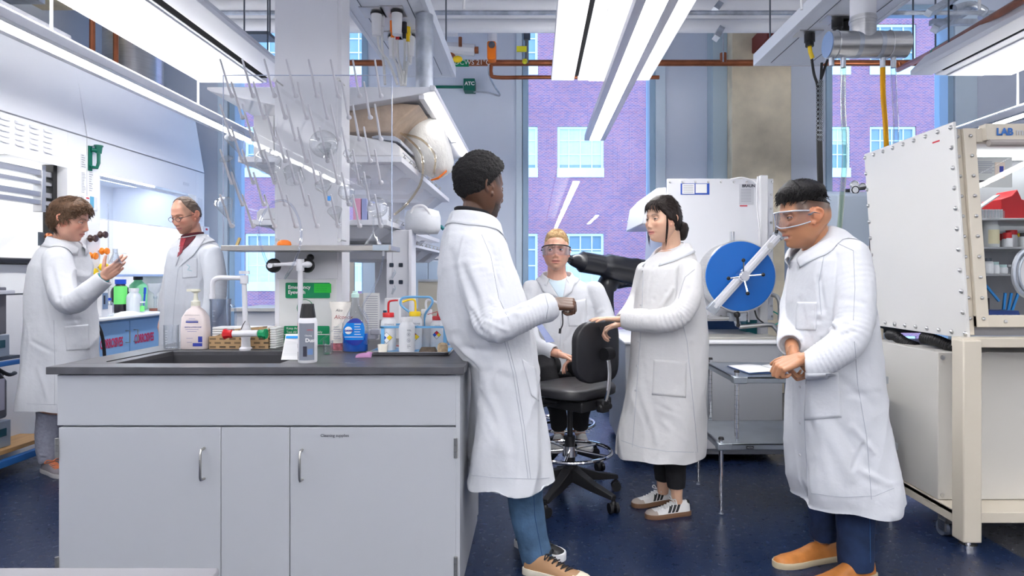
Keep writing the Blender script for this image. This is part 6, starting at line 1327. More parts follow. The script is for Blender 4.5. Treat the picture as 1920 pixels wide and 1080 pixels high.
# ---------------------------------------------------------------- lab stools
M_seat = mat('seat_vinyl', (.018, .018, .022), .42, bump=.05, bscale=200)
def stool(loc, rz, label, seat_z=.65, back=True, ring_z=.27):
    t = thing('lab_stool', label, 'stool', (0, 0, 0))
    for k in range(5):
        a = 2 * PI * k / 5 + .3; c, s = math.cos(a), math.sin(a); Mz = Matrix.Rotation(a, 3, 'Z')
        rs = []
        for r_, w, z0, z1 in ((.03, .040, .115, .185), (.18, .030, .088, .130), (.32, .022, .072, .095)): rs.append([Mz @ Vector((r_, y_, z_)) for y_, z_ in ((-w, z0), (w, z0), (w * .75, z1), (-w * .75, z1))])
        lg = obj('base_leg', MB().rings(rs), M_black, t, bevel=.004)
        p = Mz @ Vector((.315, 0, 0)); ax = Mz @ Vector((math.cos(1.1), math.sin(1.1), 0))
        h = obj('caster', MB().cyl(p + Vector((0, 0, .045)), p + Vector((0, 0, .085)), .010, n=8).sphere(p + Vector((0, 0, .045)), (.018, .018, .024), 10, 8), M_black, lg)
        for sd in (-1, 1): obj('caster_wheel', MB().cyl(p + ax * (sd * .008) + Vector((0, 0, .028)), p + ax * (sd * .026) + Vector((0, 0, .028)), .028, n=18), M_black, lg)
    obj('gas_column', MB().cyl((0, 0, .11), (0, 0, .19), .042).cyl((0, 0, .17), (0, 0, .36), .030).cyl((0, 0, .34), (0, 0, seat_z - .12), .016), M_black, t)
    ring = MB().tube([(.235 * math.cos(a), .235 * math.sin(a), ring_z) for a in [2 * PI * k / 48 for k in range(48)]], .0105, n=10, closed=True)
    for k in range(5): a = 2 * PI * k / 5 + .6; ring.tube([(.04 * math.cos(a), .04 * math.sin(a), ring_z + .01), (.225 * math.cos(a), .225 * math.sin(a), ring_z)], .008, n=8)
    obj('foot_ring', ring.cyl((0, 0, ring_z - .025), (0, 0, ring_z + .035), .042, n=18), M_chrome, t, label='chrome foot ring')
    def shape(sc, z): return [Vector((x * sc, y * sc, z + .012 * (abs(x) / .24) ** 2)) for x, y in rrect(-.235, .235, -.215, .215, .13, 8)]
    obj('seat', MB().rings([shape(.90, seat_z - .055), shape(.99, seat_z - .045), shape(1, seat_z - .015), shape(.96, seat_z - .003), shape(.75, seat_z - .001), shape(.3, seat_z - .008)]), M_seat, t, angle=60)
    obj('mechanism', MB().box(-.13, .13, -.11, .20, seat_z - .115, seat_z - .058).box(-.17, .17, -.05, .05, seat_z - .085, seat_z - .06), M_black, t, bevel=.008); obj('lever', MB().tube([(.10, 0, seat_z - .08), (.24, .02, seat_z - .085)], .006), M_black, t)
    if back:
        obj('back_bar', MB().tube(spline([(0, .10, seat_z - .09), (0, .22, seat_z - .10), (0, .27, seat_z - .02), (0, .285, seat_z + .10), (0, .27, seat_z + .20)], 6), .014, n=10, flat=.6), M_chrome, t); obj('bar_clamp', MB().obox((0, .24, seat_z - .085), (.06, .05, .07)).cyl((-.05, .25, seat_z - .09), (.05, .25, seat_z - .09), .02), M_black, t, bevel=.008)
        bp = rrect(-.185, .185, seat_z + .045, seat_z + .375, .10, 8)
        bk = lambda y, sc: [Vector((x * sc, y + (x / .185) ** 2 * -.035, (z - seat_z - .21) * sc + seat_z + .21)) for x, z in bp]
        outer = [bk(.205, .93), bk(.212, 1.0), bk(.240, 1.0), bk(.250, .95)]
        b = obj('backrest', MB().rings(outer), M_seat, t, angle=60); obj('tilt_knob', MB().cyl((-.03, .27, seat_z + .20), (.03, .27, seat_z + .20), .035, n=18), M_black, b)
        obj('hand_slot', MB().prism(rrect(-.045, .045, seat_z + .325, seat_z + .35, .012), 'y', .252, .2545), M_blackm, b)
    t.location = loc; t.rotation_euler = (0, 0, rz); return t
stool((.20, 3.66, 0), -2.35, 'black lab stool with a backrest and chrome foot ring, under the woman\'s hand')
stool((.17, 4.36, 0), PI * .9, 'black lab stool the seated man sits on', back=False)
# ---------------------------------------------------------------- people: tools
def remesh(mb, voxel):
    me = bpy.data.meshes.new('tmp'); me.from_pydata([tuple(v) for v in mb.v], [], mb.f)
    bm = bmesh.new(); bm.from_mesh(me); bmesh.ops.recalc_face_normals(bm, faces=bm.faces); bm.to_mesh(me); bm.free()
    o = bpy.data.objects.new('tmp', me); C.objects.link(o)
    r = o.modifiers.new('r', 'REMESH'); r.mode = 'VOXEL'; r.voxel_size = voxel
    dg = bpy.context.evaluated_depsgraph_get(); dg.update()
    m2 = o.evaluated_get(dg).to_mesh()
    n = len(m2.vertices); V = np.empty(n * 3); m2.vertices.foreach_get('co', V); V = V.reshape(-1, 3)
    F = [tuple(p.vertices) for p in m2.polygons]
    E = np.empty(len(m2.edges) * 2, dtype=np.int64); m2.edges.foreach_get('vertices', E); E = E.reshape(-1, 2)
    o.evaluated_get(dg).to_mesh_clear(); bpy.data.objects.remove(o); bpy.data.meshes.remove(me)
    return V.copy(), F, E
def smooth(V, E, it=3, lam=.5, w=None):
    n = len(V); deg = np.bincount(E.ravel(), minlength=n).astype(float); deg[deg == 0] = 1
    for _ in range(it):
        A = np.zeros_like(V)
        for c in range(3):
            A[:, c] = np.bincount(E[:, 0], V[E[:, 1], c], n) + np.bincount(E[:, 1], V[E[:, 0], c], n)
        A /= deg[:, None]; k = lam if w is None else lam * w[:, None]
        V = V + (A - V) * k
    return V
def normals(V, F):
    q = np.array([f if len(f) == 4 else (*f, f[-1]) for f in F]); a = V[q[:, 2]] - V[q[:, 0]]; b = V[q[:, 3]] - V[q[:, 1]]
    fn = np.cross(a, b); N = np.zeros_like(V)
    for k in range(4):
        for c in range(3): N[:, c] += np.bincount(q[:, k], fn[:, c], len(V))
    return N / (np.linalg.norm(N, axis=1)[:, None] + 1e-12)
def wnoise(V, freq, seed, oct=6, stretch=(1, 1, 1)):
    r = np.random.RandomState(seed); S = np.array(stretch); o = np.zeros(len(V))
    for k in range(oct):
        d = r.randn(3); d /= np.linalg.norm(d); o += np.sin((V * S) @ d * freq * r.uniform(.6, 1.6) + r.uniform(0, 6.28) + 1.3 * np.sin((V * S) @ r.randn(3) * freq * .4))
    return o / oct ** .5
def mesh_obj(name, V, F, m, parent=None, col=None, loc=None):
    off = np.array(loc if loc is not None else woff(parent) if parent is not None else (0, 0, 0))
    me = bpy.data.meshes.new(name); me.from_pydata([tuple(v) for v in (V - off)], [], F); me.materials.append(m); me.shade_smooth()
    if col is not None:
        a = me.color_attributes.new('Col', 'FLOAT_COLOR', 'POINT'); c4 = np.ones((len(V), 4)); c4[:, :3] = col; a.data.foreach_set('color', c4.ravel().astype(np.float32))
    o = bpy.data.objects.new(name, me); C.objects.link(o)
    if loc is not None: o.location = loc
    if parent is not None: o.parent = parent
    return o
def sm(a, b, x): t = np.clip((x - a) / (b - a), 0, 1); return t * t * (3 - 2 * t)

# head sculpt in local metres: face to -Y, x to the side, z up, eyes at z=0
def head_grid(nl=150, nt=110, female=False, nose=1.0, jaw=1.0, smile=0.0, cheeks=0.0, open_=0.0):
    th = np.linspace(-PI / 2 + .02, PI / 2 - .02, nt); ph = np.linspace(0, 2 * PI, nl, endpoint=False)
    T, Ph = np.meshgrid(th, ph, indexing='ij')
    x = .074 * np.cos(T) * np.sin(Ph); y = -.094 * np.cos(T) * np.cos(Ph); z = .115 * np.sin(T)
    t = np.clip(-z / .115, 0, 1)
    x *= 1 - (.16 if not female else .22) * t ** 1.6 * jaw - .0 ; x *= 1 + .10 * np.exp(-((z + .055) / .035) ** 2) * (np.abs(y) < .09)
    x *= 1 - .10 * sm(.02, -.08, y) * sm(-.02, .08, z) * 0
    back = y > 0
    y = np.where(back, y * (1 - .62 * sm(-.005, -.10, z)) * 1.03, y)
    y = np.where(~back, y * (1 - .04 * sm(-.03, -.1, z)), y)
    # side profile of the face
    zz = [-.115, -.112, -.108, -.100, -.085, -.06, -.03, 0, .03, .06, .09, .11, .115]
    yy = [.012, .046, .066, .078, .084, .087, .087, .087, .0865, .080, .060, .030, .004]
    ell = .094 * np.cos(T) + 1e-4; y = np.where(y < 0, y * np.interp(z, zz, yy) / ell, y)
    x = x * (1 + .06 * np.exp(-((z - .02) / .05) ** 2)) 
    P_ = np.stack([x, y, z], -1).reshape(-1, 3)
    def g(c, s, v, mirror=False):
        nonlocal P_
        for sgn in ((1, -1) if mirror else (1,)):
            cc = np.array([c[0] * sgn, c[1], c[2]]); vv = np.array([v[0] * sgn, v[1], v[2]])
            w = np.exp(-(((P_ - cc) / np.array(s)) ** 2).sum(1)); P_ = P_ + w[:, None] * vv
    f = 1.0 if not female else .6
    g((.031, -.082, .001), (.017, .05, .012), (0, .0125, 0), True)       # sockets
    g((0, -.09, .022), (.040, .05, .009), (0, -.0045 * f, 0))            # brow
    g((.028, -.085, .020), (.018, .05, .007), (0, -.0035 * f, 0), True)
    g((0, -.09, .055), (.045, .05, .03), (0, -.003, 0))
    g((0, -.09, -.008), (.0075, .05, .020), (0, -.011 * nose, 0))
    g((0, -.09, -.026), (.0085, .05, .014), (0, -.011 * nose, 0))
    g((0, -.09, -.036), (.0105, .05, .009), (0, -.013 * nose, 0))        # tip
    g((.0125, -.09, -.041), (.0065, .05, .0065), (.0015, -.0095 * nose, 0), True)
    g((.006, -.10, -.0475), (.004, .05, .003), (0, .005, .001), True)    # nostrils
    g((.047, -.075, -.024), (.018, .04, .017), (.003, -.0055 - .004 * cheeks, .002 * cheeks), True)
    g((.034, -.08, -.055), (.014, .05, .018), (-.001, .0025 if cheeks < .5 else -.001, 0), True)
    g((0, -.09, -.060), (.024, .05, .014), (0, -.0045, 0))               # muzzle
    g((.006, -.095, -.0625), (.010, .05, .0035), (0, -.0050, 0), True)
    g((0, -.095, -.0735 - .004 * open_), (.015, .05, .0045), (0, -.0060, 0))
    g((0, -.095, -.0675), (.021, .05, .0022 + .002 * open_), (0, .0048 + .006 * open_, 0))
    g((.026, -.09, -.067), (.006, .05, .005), (.001 + .002 * smile, .003, .003 * smile), True)
    g((0, -.09, -.083), (.016, .05, .006), (0, .0035, 0))
    g((0, -.09, -.099), (.019, .05, .012), (0, -.0050 * f, -.001))       # chin
    g((.052, -.02, -.075), (.02, .035, .02), (.004 * f, 0, -.002), True)  # jaw angle
    g((.062, -.055, .035), (.012, .03, .025), (-.004, .002, 0), True)    # temples
    g((0, .09, .02), (.05, .04, .05), (0, .006, 0))
    P_[:, 2] *= 1.045
    return P_.reshape(nt, nl, 3)
class Head:
    def __init__(s, c, th, pitch=0, roll=0, sc=1.0, **k):
        s.c = Vector(c); s.sc = sc
        s.R = Matrix.Rotation(math.radians(th), 3, 'Z') @ Matrix.Rotation(math.radians(roll), 3, 'Y') @ Matrix.Rotation(math.radians(pitch), 3, 'X')
        s.Rn = np.array(s.R); s.g = head_grid(**k)
    def w(s, p): return s.c + s.R @ (Vector(p) * s.sc)
    def wn(s, A): return np.array(s.c) + (A * s.sc) @ s.Rn.T
    def loc(s, V): return ((V - np.array(s.c)) @ s.Rn) / s.sc
    def add(s, mb, ear=1.0):
        G = s.wn(s.g); mb.rings([[Vector(p) for p in row] for row in G])
        for sg in (1, -1):
            rim = [(.073, -.012, -.028), (.079, -.010, -.012), (.081, -.006, .010), (.085, .004, .024), (.090, .018, .026), (.094, .028, .014), (.092, .027, -.004), (.087, .018, -.018), (.080, .004, -.030), (.075, -.006, -.035)]
            pts = spline([s.w((x * sg * .985 - .006 * sg, (y + .006) * .86, z * .90 * ear)) for x, y, z in rim], 4)
            mb.tube(pts, [.0048 * s.sc] * len(pts), n=8)
            mb.sphere(s.w((.0775 * sg, .011, -.001)), (.0055 * s.sc, .018 * s.sc, .024 * s.sc), 12, 8, s.R)
            mb.sphere(s.w((.078 * sg, -.004, -.028)), (.0055 * s.sc, .0075 * s.sc, .009 * s.sc), 10, 8, s.R)
            mb.sphere(s.w((.080 * sg, -.004, -.004)), (.004 * s.sc, .006 * s.sc, .007 * s.sc), 8, 6, s.R)
    def lids(s, up=17, lo=-13, m=None):
        """eyelid shells as extra skin"""
        vs = []; fs = []
        for sg in (1, -1):
            for top in (1, 0):
                rows = 7; cols = 17; base = len(vs)
                for i in range(rows):
                    for j in range(cols):
                        az = math.radians(-88 + 176 * j / (cols - 1)); k = math.cos(min(1.57, abs(az) * 1.25))
                        e0 = (up if top else lo) * max(k, 0) ** .8 + (1.5 if az * sg > 0 else -1) ; e1 = 78 if top else -78
                        e = math.radians(e0 + (e1 - e0) * i / (rows - 1)); r = .0140 - (.0006 if i == 0 else 0)
                        vs.append(s.w((.031 * sg + r * math.cos(e) * math.sin(az), -.0690 - r * math.cos(e) * math.cos(az), .0005 + r * math.sin(e))))
                for i in range(rows - 1):
                    for j in range(cols - 1):
                        f = (base + i * cols + j, base + i * cols + j + 1, base + (i + 1) * cols + j + 1, base + (i + 1) * cols + j); fs.append(f)
        return vs, fs
    def eyes(s, parent, gaze=(0, 0), iris=(.05, .03, .02)):
        for sg in (1, -1):
            c = s.w((.031 * sg, -.0690, .0005)); d = (s.R @ Vector((math.sin(math.radians(gaze[0])), -math.cos(math.radians(gaze[0])), math.sin(math.radians(gaze[1]))))).normalized()
            mb = MB().sphere(c, .0124 * s.sc, 20, 14)
            mb.mat(1).lathe([(.0060 * s.sc, .0108 * s.sc), (.0053 * s.sc, .0119 * s.sc), (.0027 * s.sc, .0127 * s.sc), (.0001, .0128 * s.sc)], c, d, 18)
            mb.mat(2).lathe([(.0026 * s.sc, .0126 * s.sc), (.0001, .0130 * s.sc)], c, d, 12)
            obj('eye', mb, [mat('eye_white', (.75, .72, .70), .15), mat('iris_%d' % int(iris[0] * 1000 + iris[2] * 100), iris, .15), M_black], parent)
    def skincol(s, V, base, hairc=None, lips=(.45, .16, .15), brow=None, stubble=None, fade=None, blush=.25, mouth=None, browh=.0, teeth=False):
        L = s.loc(V); x, y, z = L.T; ax = np.abs(x); near = (z > -.14) & (np.linalg.norm(L, axis=1) < .2); fr = near & (y < -.03)
        col = np.tile(np.array(base), (len(V), 1)); lum = 1 + .05 * wnoise(V, 60, 3); col *= lum[:, None]
        def mixc(w, c): nonlocal col; w = np.clip(w, 0, 1)[:, None]; col = col * (1 - w) + np.array(c) * w
        red = np.array(base) * np.array([1.06, .70, .66])
        mixc(blush * fr * (np.exp(-(((ax - .042) / .02) ** 2 + ((z + .028) / .018) ** 2)) + .8 * np.exp(-((x / .013) ** 2 + ((z + .036) / .012) ** 2))), red)
        mixc(blush * near * (ax > .073) * 1.2, red)
        lw = fr * sm(.027, .022, ax) * (sm(-.0575 - .0035 * (ax / .024) ** 2, -.0600 - .0035 * (ax / .024) ** 2, z) * sm(-.0815 + .006 * (ax / .024) ** 2, -.0795 + .006 * (ax / .024) ** 2, z)); mixc(lw * .75, lips)
        mixc(fr * sm(.024, .020, ax) * np.exp(-((z + .0676) / .0013) ** 2) * .8, np.array(lips) * .35)
        if teeth: mixc(fr * sm(.0185, .015, ax) * sm(-.0755, -.0745, z) * sm(-.0662, -.0672, z), (.80, .78, .74))
        if brow is not None:
            zb = .0195 + browh + .004 * np.sin(np.clip((ax - .014) / .034, 0, 1) * PI) - .003 * sm(.035, .050, ax)
            mixc(fr * sm(.013, .017, ax) * sm(.051, .044, ax) * np.exp(-((z - zb) / .0033) ** 2) * .85, brow)
        if stubble is not None:
            c, k, zt = stubble
            a = fr * (sm(zt, zt - .015, z - .35 * np.clip(ax - .03, 0, .05)) * (1 - lw) * sm(-.145, -.12, z)) * (1 - .9 * np.exp(-((x / .012) ** 2 + ((z + .045) / .010) ** 2)) * 0)
            mixc(k * a * (1 + .4 * wnoise(V, 900, 9)), c)
        if fade is not None: c, k, zf = fade; mixc(k * near * sm(-.066, -.046, y) * sm(zf - .02, zf + .01, z) * (ax < .0755), c)
        mixc(fr * .35 * np.exp(-(((ax - .031) / .014) ** 2 + ((z - .010) / .004) ** 2)), np.array(base) * .75)
        return col
def hair_shell(h, line, thick, m, parent, seed=1, amp=.002, freq=260, upper=None, name='hair', extra=None, stretch=(1, 1, 1), voxel=None, dirs=(0, 0)):
    """line(phi)->z of the hairline, phi in degrees from the front (0..180); thick(x,y,z,phi)->metres"""
    g = h.g.reshape(-1, 3); x, y, z = g.T
    ph = np.degrees(np.arctan2(np.abs(x), -y)); zl = np.interp(ph, [a for a, b in line], [b for a, b in line])
    m_ = sm(-.004, .010, z - zl)
    if upper: m_ = m_ * sm(.004, -.008, z - np.interp(ph, [a for a, b in upper], [b for a, b in upper]))
    n = g / np.array([.074 ** 2, .094 ** 2, .115 ** 2]); n /= np.linalg.norm(n, axis=1)[:, None]
    t = thick(x, y, z, ph) * m_
    ns = wnoise(g, freq, seed, 8, stretch)
    d = t + m_ * amp * ns - .004 * (1 - m_) - .0005
    G = g + n * d[:, None]
    if extra is not None: G = extra(G, g, m_)
    G = h.wn(G).reshape(h.g.shape)
    o = obj(name, MB().rings([[Vector(p) for p in r] for r in G]), m, parent, angle=180)
    return o, (g, n, t, m_)
def strands(h, info, N, L, r, m, parent, dirf, seed=2, lift=.6, name='hair_strands', keep=None, curl=0.0):
    g, n, t, mk = info; rng = np.random.RandomState(seed); idx = np.where(mk > .6)[0]
    if keep is not None: idx = np.array([i for i in idx if keep(g[i])])
    mb = MB()
    for i in rng.choice(idx, N):
        p = Vector(g[i] + n[i] * t[i] * .7); nn = Vector(n[i]); d = Vector(dirf(g[i], rng)); d = (d - nn * d.dot(nn)).normalized()
        l = L * rng.uniform(.6, 1.2); k = rng.uniform(-1, 1) * curl; s_ = nn.cross(d)
        pts = [p + d * l * a + nn * (l * lift * (a - a * a * .9)) + s_ * k * l * a * a for a in (0, .25, .5, .75, 1)]
        mb.tube([h.w(q) for q in pts], [r * h.sc, r * 1.1 * h.sc, r * h.sc, r * .7 * h.sc, r * .15 * h.sc], n=4, caps=False)
    return obj(name, mb, m, parent, angle=180)
def hand(mb, Wp, F, N, thumb, sc=1.0, curl=((20, 25, 15),) * 4, tcurl=(35, 20), spread=3, palm_w=1.0):
    """Wp wrist, F towards the fingers, N out of the palm, thumb: +1 / -1 side of F x N. Returns the palm centre"""
    F = Vector(F).normalized(); N = (Vector(N) - F * Vector(N).dot(F)).normalized(); S = F.cross(N) * thumb; W_ = Vector(Wp)
    q = lambda f, s, n: W_ + (F * f + S * s + N * n) * sc
    for s0, r0 in ((.024, .0125), (.008, .0135), (-.009, .0135), (-.025, .0120)):
        mb.tube([q(-.012, s0 * .45, 0), q(.03, s0 * .85, .0), q(.062, s0, .0), q(.088, s0 * 1.02, 0)], [.017 * sc, .0148 * sc, r0 * 1.02 * sc, r0 * .86 * sc], n=10)
    mb.tube([q(.0, .012, .006), q(.025, .024, .010), q(.045, .028, .010)], [.014 * sc, .015 * sc, .010 * sc], n=10)
    for (s0, f0, ls, r, k) in ((.0255, .088, (.041, .026, .021), .0086, 0), (.0085, .092, (.046, .029, .022), .0089, 1), (-.0085, .088, (.042, .027, .022), .0085, 2), (-.0255, .080, (.033, .021, .019), .0076, 3)):
        a = 0; p = q(f0 - .012, s0, -.001); pts = [p]; rr = [r * 1.12 * sc]; sp = math.radians(spread * (1.5 - k)); pp = (f0, s0, -.001)
        f, s_, n_ = pp; pts.append(q(f, s_, n_)); rr.append(r * 1.12 * sc)
        for j in range(3):
            a += math.radians(curl[k][j]); df, dn = math.cos(a), math.sin(a)
            for h_ in (.5, 1.0): pts.append(q(f + ls[j] * df * h_ * math.cos(sp), s_ + ls[j] * h_ * math.sin(sp) * max(df, 0), n_ + ls[j] * dn * h_)); rr.append(r * (1.03 - .08 * j - .03 * h_) * sc)
            f += ls[j] * df * math.cos(sp); s_ += ls[j] * math.sin(sp) * max(df, 0); n_ += ls[j] * dn
        rr[-1] *= .80; mb.tube(pts, rr, n=10); mb.sphere(pts[-1], rr[-1] * .98, 8, 6)
    f, s_, n_ = .022, .024, .006; pts = [q(f, s_, n_)]; rr = [.0135 * sc]; a0 = math.radians(tcurl[0]); b = math.radians(48)
    for j, l in enumerate((.038, .031, .026)):
        b2 = b - math.radians(tcurl[1]) * j; d = (math.cos(b2) * math.cos(a0 * (.4 + .3 * j)), math.sin(b2), math.sin(a0 * (.4 + .3 * j)))
        nrm = math.sqrt(sum(t * t for t in d)); f += l * d[0] / nrm; s_ += l * d[1] / nrm; n_ += l * d[2] / nrm
        pts.append(q(f, s_, n_)); rr.append((.0118, .0102, .0085)[j] * sc)
    mb.tube(pts, rr, n=10); mb.sphere(pts[-1], rr[-1] * .97, 8, 6)
    return q(.06, 0, .01)
def pxring(v, ul, ur, d, hd, n=36, pw=2.3, tilt=0.0):
    a = P(ul, v, d); b = P(ur, v, d); cx_, hx = (a.x + b.x) / 2, (b.x - a.x) / 2; o = []
    for k in range(n):
        t = 2 * PI * k / n; c, s_ = math.cos(t), math.sin(t)
        ex = math.copysign(abs(c) ** (2 / pw), c); ey = math.copysign(abs(s_) ** (2 / pw), s_)
        o.append(Vector((cx_ + hx * ex, d + hd * ey, a.z + tilt * hx * ex)))
    return o
def pxtube(mb, pts, k=5, n=16, cup=0.0, caps=True):
    """pts: (u, v, d, r). cup: depth of the hollow at the end"""
    c = [P(u, v, d) for u, v, d, r in pts]; s_ = spline(c, k); rr = []
    for i in range(len(pts) - 1): rr += [pts[i][3] + (pts[i + 1][3] - pts[i][3]) * j / k for j in range(k)]
    rr.append(pts[-1][3])
    if cup: mb.sphere(s_[0], rr[0] * .985, 18, 12)
    if cup:
        d = (s_[-1] - s_[-2]).normalized(); R = rr[-1]
        s2 = s_ + [s_[-1] + d * .002, s_[-1] - d * cup]; 
        # build the wall by hand so the reversed part keeps its frame
        mb2 = MB(); mb2.tube(s_, rr, n=n, caps=False); rings = [[Vector(p) for p in mb2.v[i * n:(i + 1) * n]] for i in range(len(s_))]
        e = s_[-1]; inner = [e + (p - e) * ((R - .011) / R) for p in rings[-1]]; deep = [p - d * cup for p in inner]
        mb.rings(rings + [inner, deep])
    else: mb.tube(s_, rr, n=n, caps=caps)
    return s_, rr
class Cloth:
    """garment mesh: union of tubes, remeshed, smoothed, creased"""
    def __init__(s, mb, voxel, it=4): s.V, s.F, s.E = remesh(mb, voxel); s.V = smooth(s.V, s.E, it); s.bake()
    def bake(s):
        s.N = normals(s.V, s.F); s.bvh = BVHTree.FromPolygons([Vector(v) for v in s.V], s.F)
    def hit(s, u, v):
        o = Vector((0, 0, CH)); d = (P(u, v, 1.0) - o).normalized(); r = s.bvh.ray_cast(o, d)
        return (r[0], r[1]) if r[0] is not None else (None, None)
    def disp(s, d): s.V = s.V + s.N * d[:, None]
    def fold(s, u0, v0, u1, v1, w, a, bend=0.0):
        """crease (a<0) or ridge (a>0) between two picture points, w metres wide"""
        p0, _ = s.hit(u0, v0); p1, _ = s.hit(u1, v1)
        if p0 is None or p1 is None: return
        p0, p1 = np.array(p0), np.array(p1); ax = p1 - p0; L = np.linalg.norm(ax) + 1e-6; ax /= L
        r = s.V - p0; t = r @ ax; q = r - t[:, None] * ax
        if bend: q = q + np.outer(bend * np.sin(np.clip(t / L, 0, 1) * PI), np.array([0, 0, 1.0]))
        d2 = (q ** 2).sum(1) + np.clip(-t, 0, None) ** 2 * 1.5 + np.clip(t - L, 0, None) ** 2 * 1.5
        a = a * 1.55; tp = .35 + .65 * np.sin(np.clip(t / L * .9 + .05, 0, 1) * PI)
        s.disp(a * tp * np.exp(-d2 / (w * w)) - .45 * a * tp * np.exp(-d2 / (w * w * 5)))
    def sleeve(s, path, s0, s1, a, lam, seed=0):
        pts = np.array([tuple(p) for p in path]); best = np.full(len(s.V), 9.0); sp = np.zeros(len(s.V)); acc = 0
        for i in range(len(pts) - 1):
            ab = pts[i + 1] - pts[i]; L = np.linalg.norm(ab) + 1e-9; t = np.clip((s.V - pts[i]) @ ab / L ** 2, 0, 1); d = np.linalg.norm(s.V - pts[i] - t[:, None] * ab, axis=1)
            m = d < best; best[m] = d[m]; sp[m] = acc + t[m] * L; acc += L
        q = sp / acc; w = sm(.115, .07, best) * np.exp(-((q - s0) / s1) ** 2)
        n_ = np.sin(2 * PI * sp / lam + 3.2 * wnoise(s.V, 11, seed, 4)); s.disp(w * a * (.75 - 1.6 * np.abs(n_) ** 1.5 * .6) * np.clip(.55 + .6 * wnoise(s.V, 13, seed + 1, 4), 0, 1.4))
    def flute(s, zt, zb, a, k, c, seed=0):
        x = s.V[:, 0] - c[0]; y = s.V[:, 1] - c[1]; th = np.arctan2(y, x); w = sm(zt, zb, s.V[:, 2])
        s.disp(w * a * np.sin(k * th + 1.5 * np.sin(s.V[:, 2] * 5 + seed) + seed) * (1 + .4 * np.sin(2.3 * th + seed)))
    def crumple(s, a=.004, f=9, seed=3, stretch=(1, 1, .8)):
        for k, (aa, ff) in enumerate(((a, f), (a * .6, f * 1.9), (a * .3, f * 3.6))):
            n_ = np.abs(wnoise(s.V, ff, seed + k, 5, stretch)); s.disp(aa * (np.clip(1 - n_ * 1.1, 0, 1) ** 2.2 - .3) * np.clip(.6 + .5 * wnoise(s.V, 5, seed + 9, 4), .1, 1.3))
    def rough(s, a=.0022, f=16, seed=1):
        s.crumple(.0115, 7.0, seed + 20); s.disp(a * .6 * wnoise(s.V, f, seed, 8))
    def hem(s, z): s.hz = z
    hz = None
    def done(s, name, m, parent, it=1):
        s.V = smooth(s.V, s.E, it)
        if s.hz: th = np.arctan2(s.V[:, 1] - s.V[:, 1].mean(), s.V[:, 0] - s.V[:, 0].mean()); s.V[:, 2] = np.maximum(s.V[:, 2], s.hz + .005 * np.sin(3 * th + 1) + .003 * np.sin(7 * th))
        s.bake(); s.o = mesh_obj(name, s.V, s.F, m, parent); s.o.data.set_sharp_from_angle(angle=math.radians(62)); return s.o
    def patch(s, name, q, m, parent, off=.0022, nu=12, nv=14, th=.002, edge=True):
        """q: four picture corners (tl, tr, br, bl); lies on the cloth"""
        g = []
        for i in range(nv + 1):
            row = []
            for j in range(nu + 1):
                a, b = j / nu, i / nv; u = (q[0][0] * (1 - a) + q[1][0] * a) * (1 - b) + (q[3][0] * (1 - a) + q[2][0] * a) * b; v = (q[0][1] * (1 - a) + q[1][1] * a) * (1 - b) + (q[3][1] * (1 - a) + q[2][1] * a) * b
                p, n = s.hit(u, v); row.append(None if p is None else p + (n if n.y < .5 else -n) * off)
            if all(p is not None for p in row): g.append(row)
        if len(g) < 2: return None
        return obj(name, MB().grid(g), m, parent, solid=th, angle=60)
    def line(s, name, pts, m, parent, r=.0012, off=.0008, k=8):
        o = []
        for i in range(len(pts) - 1):
            for j in range(k):
                t = j / k; p, n = s.hit(pts[i][0] * (1 - t) + pts[i + 1][0] * t, pts[i][1] * (1 - t) + pts[i + 1][1] * t)
                if p is not None: o.append(p + n * off)
        p, n = s.hit(*pts[-1])
        if p is not None: o.append(p + n * off)
        if len(o) > 1: return obj(name, MB().tube(o, r, n=5), m, parent)
    def button(s, u, v, m, parent, r=.006):
        p, n = s.hit(u, v)
        if p is not None: return obj('button', MB().lathe([(r, 0), (r, .0025), (r * .7, .0035), (.001, .003)], p - n * .0005, n, 14), m, parent)
def clothmat(name, col):
    m = mat(name, col, .88, bump=.25, bscale=30); nt = m.node_tree; b = nt.nodes['Principled BSDF']
    tc = nt.nodes.new('ShaderNodeTexCoord'); n = nt.nodes.new('ShaderNodeTexNoise'); n.noise_type = 'RIDGED_MULTIFRACTAL'; n.inputs['Scale'].default_value = 3.2; n.inputs['Detail'].default_value = 2.5; n.inputs['Distortion'].default_value = .8
    nt.links.new(tc.outputs['Object'], n.inputs['Vector']); bp = nt.nodes.new('ShaderNodeBump'); bp.inputs['Strength'].default_value = .75; bp.inputs['Distance'].default_value = .014
    nt.links.new(n.outputs[0], bp.inputs['Height']); old = b.inputs['Normal'].links[0].from_node; nt.links.new(old.outputs[0], bp.inputs['Normal']); nt.links.new(bp.outputs[0], b.inputs['Normal']); return m
M_coat = clothmat('coat_cotton', (.62, .635, .675))
M_coat2 = mat('coat_trim', (.64, .655, .695), .85, bump=.2, bscale=40)
M_seam = mat('coat_seam', (.42, .44, .50), .9)
M_btn = mat('button_pearl', (.55, .55, .58), .25)
M_denim = mat('denim_mid', (.055, .115, .21), .85, bump=.25, bscale=60, var=.35, vscale=9)
M_denimd = mat('denim_dark', (.012, .028, .080), .85, bump=.25, bscale=60, var=.35, vscale=9)
M_blackc = mat('black_cotton', (.012, .012, .015), .85, bump=.3, bscale=50)
M_sweat = mat('grey_jersey', (.28, .29, .36), .9, bump=.4, bscale=60, var=.12, vscale=60)
def skinmat(name, sss=.08, rough=.42): return mat(name, (.5, .4, .3), rough, attr='Col', bump=.06, bscale=260, sss=sss)
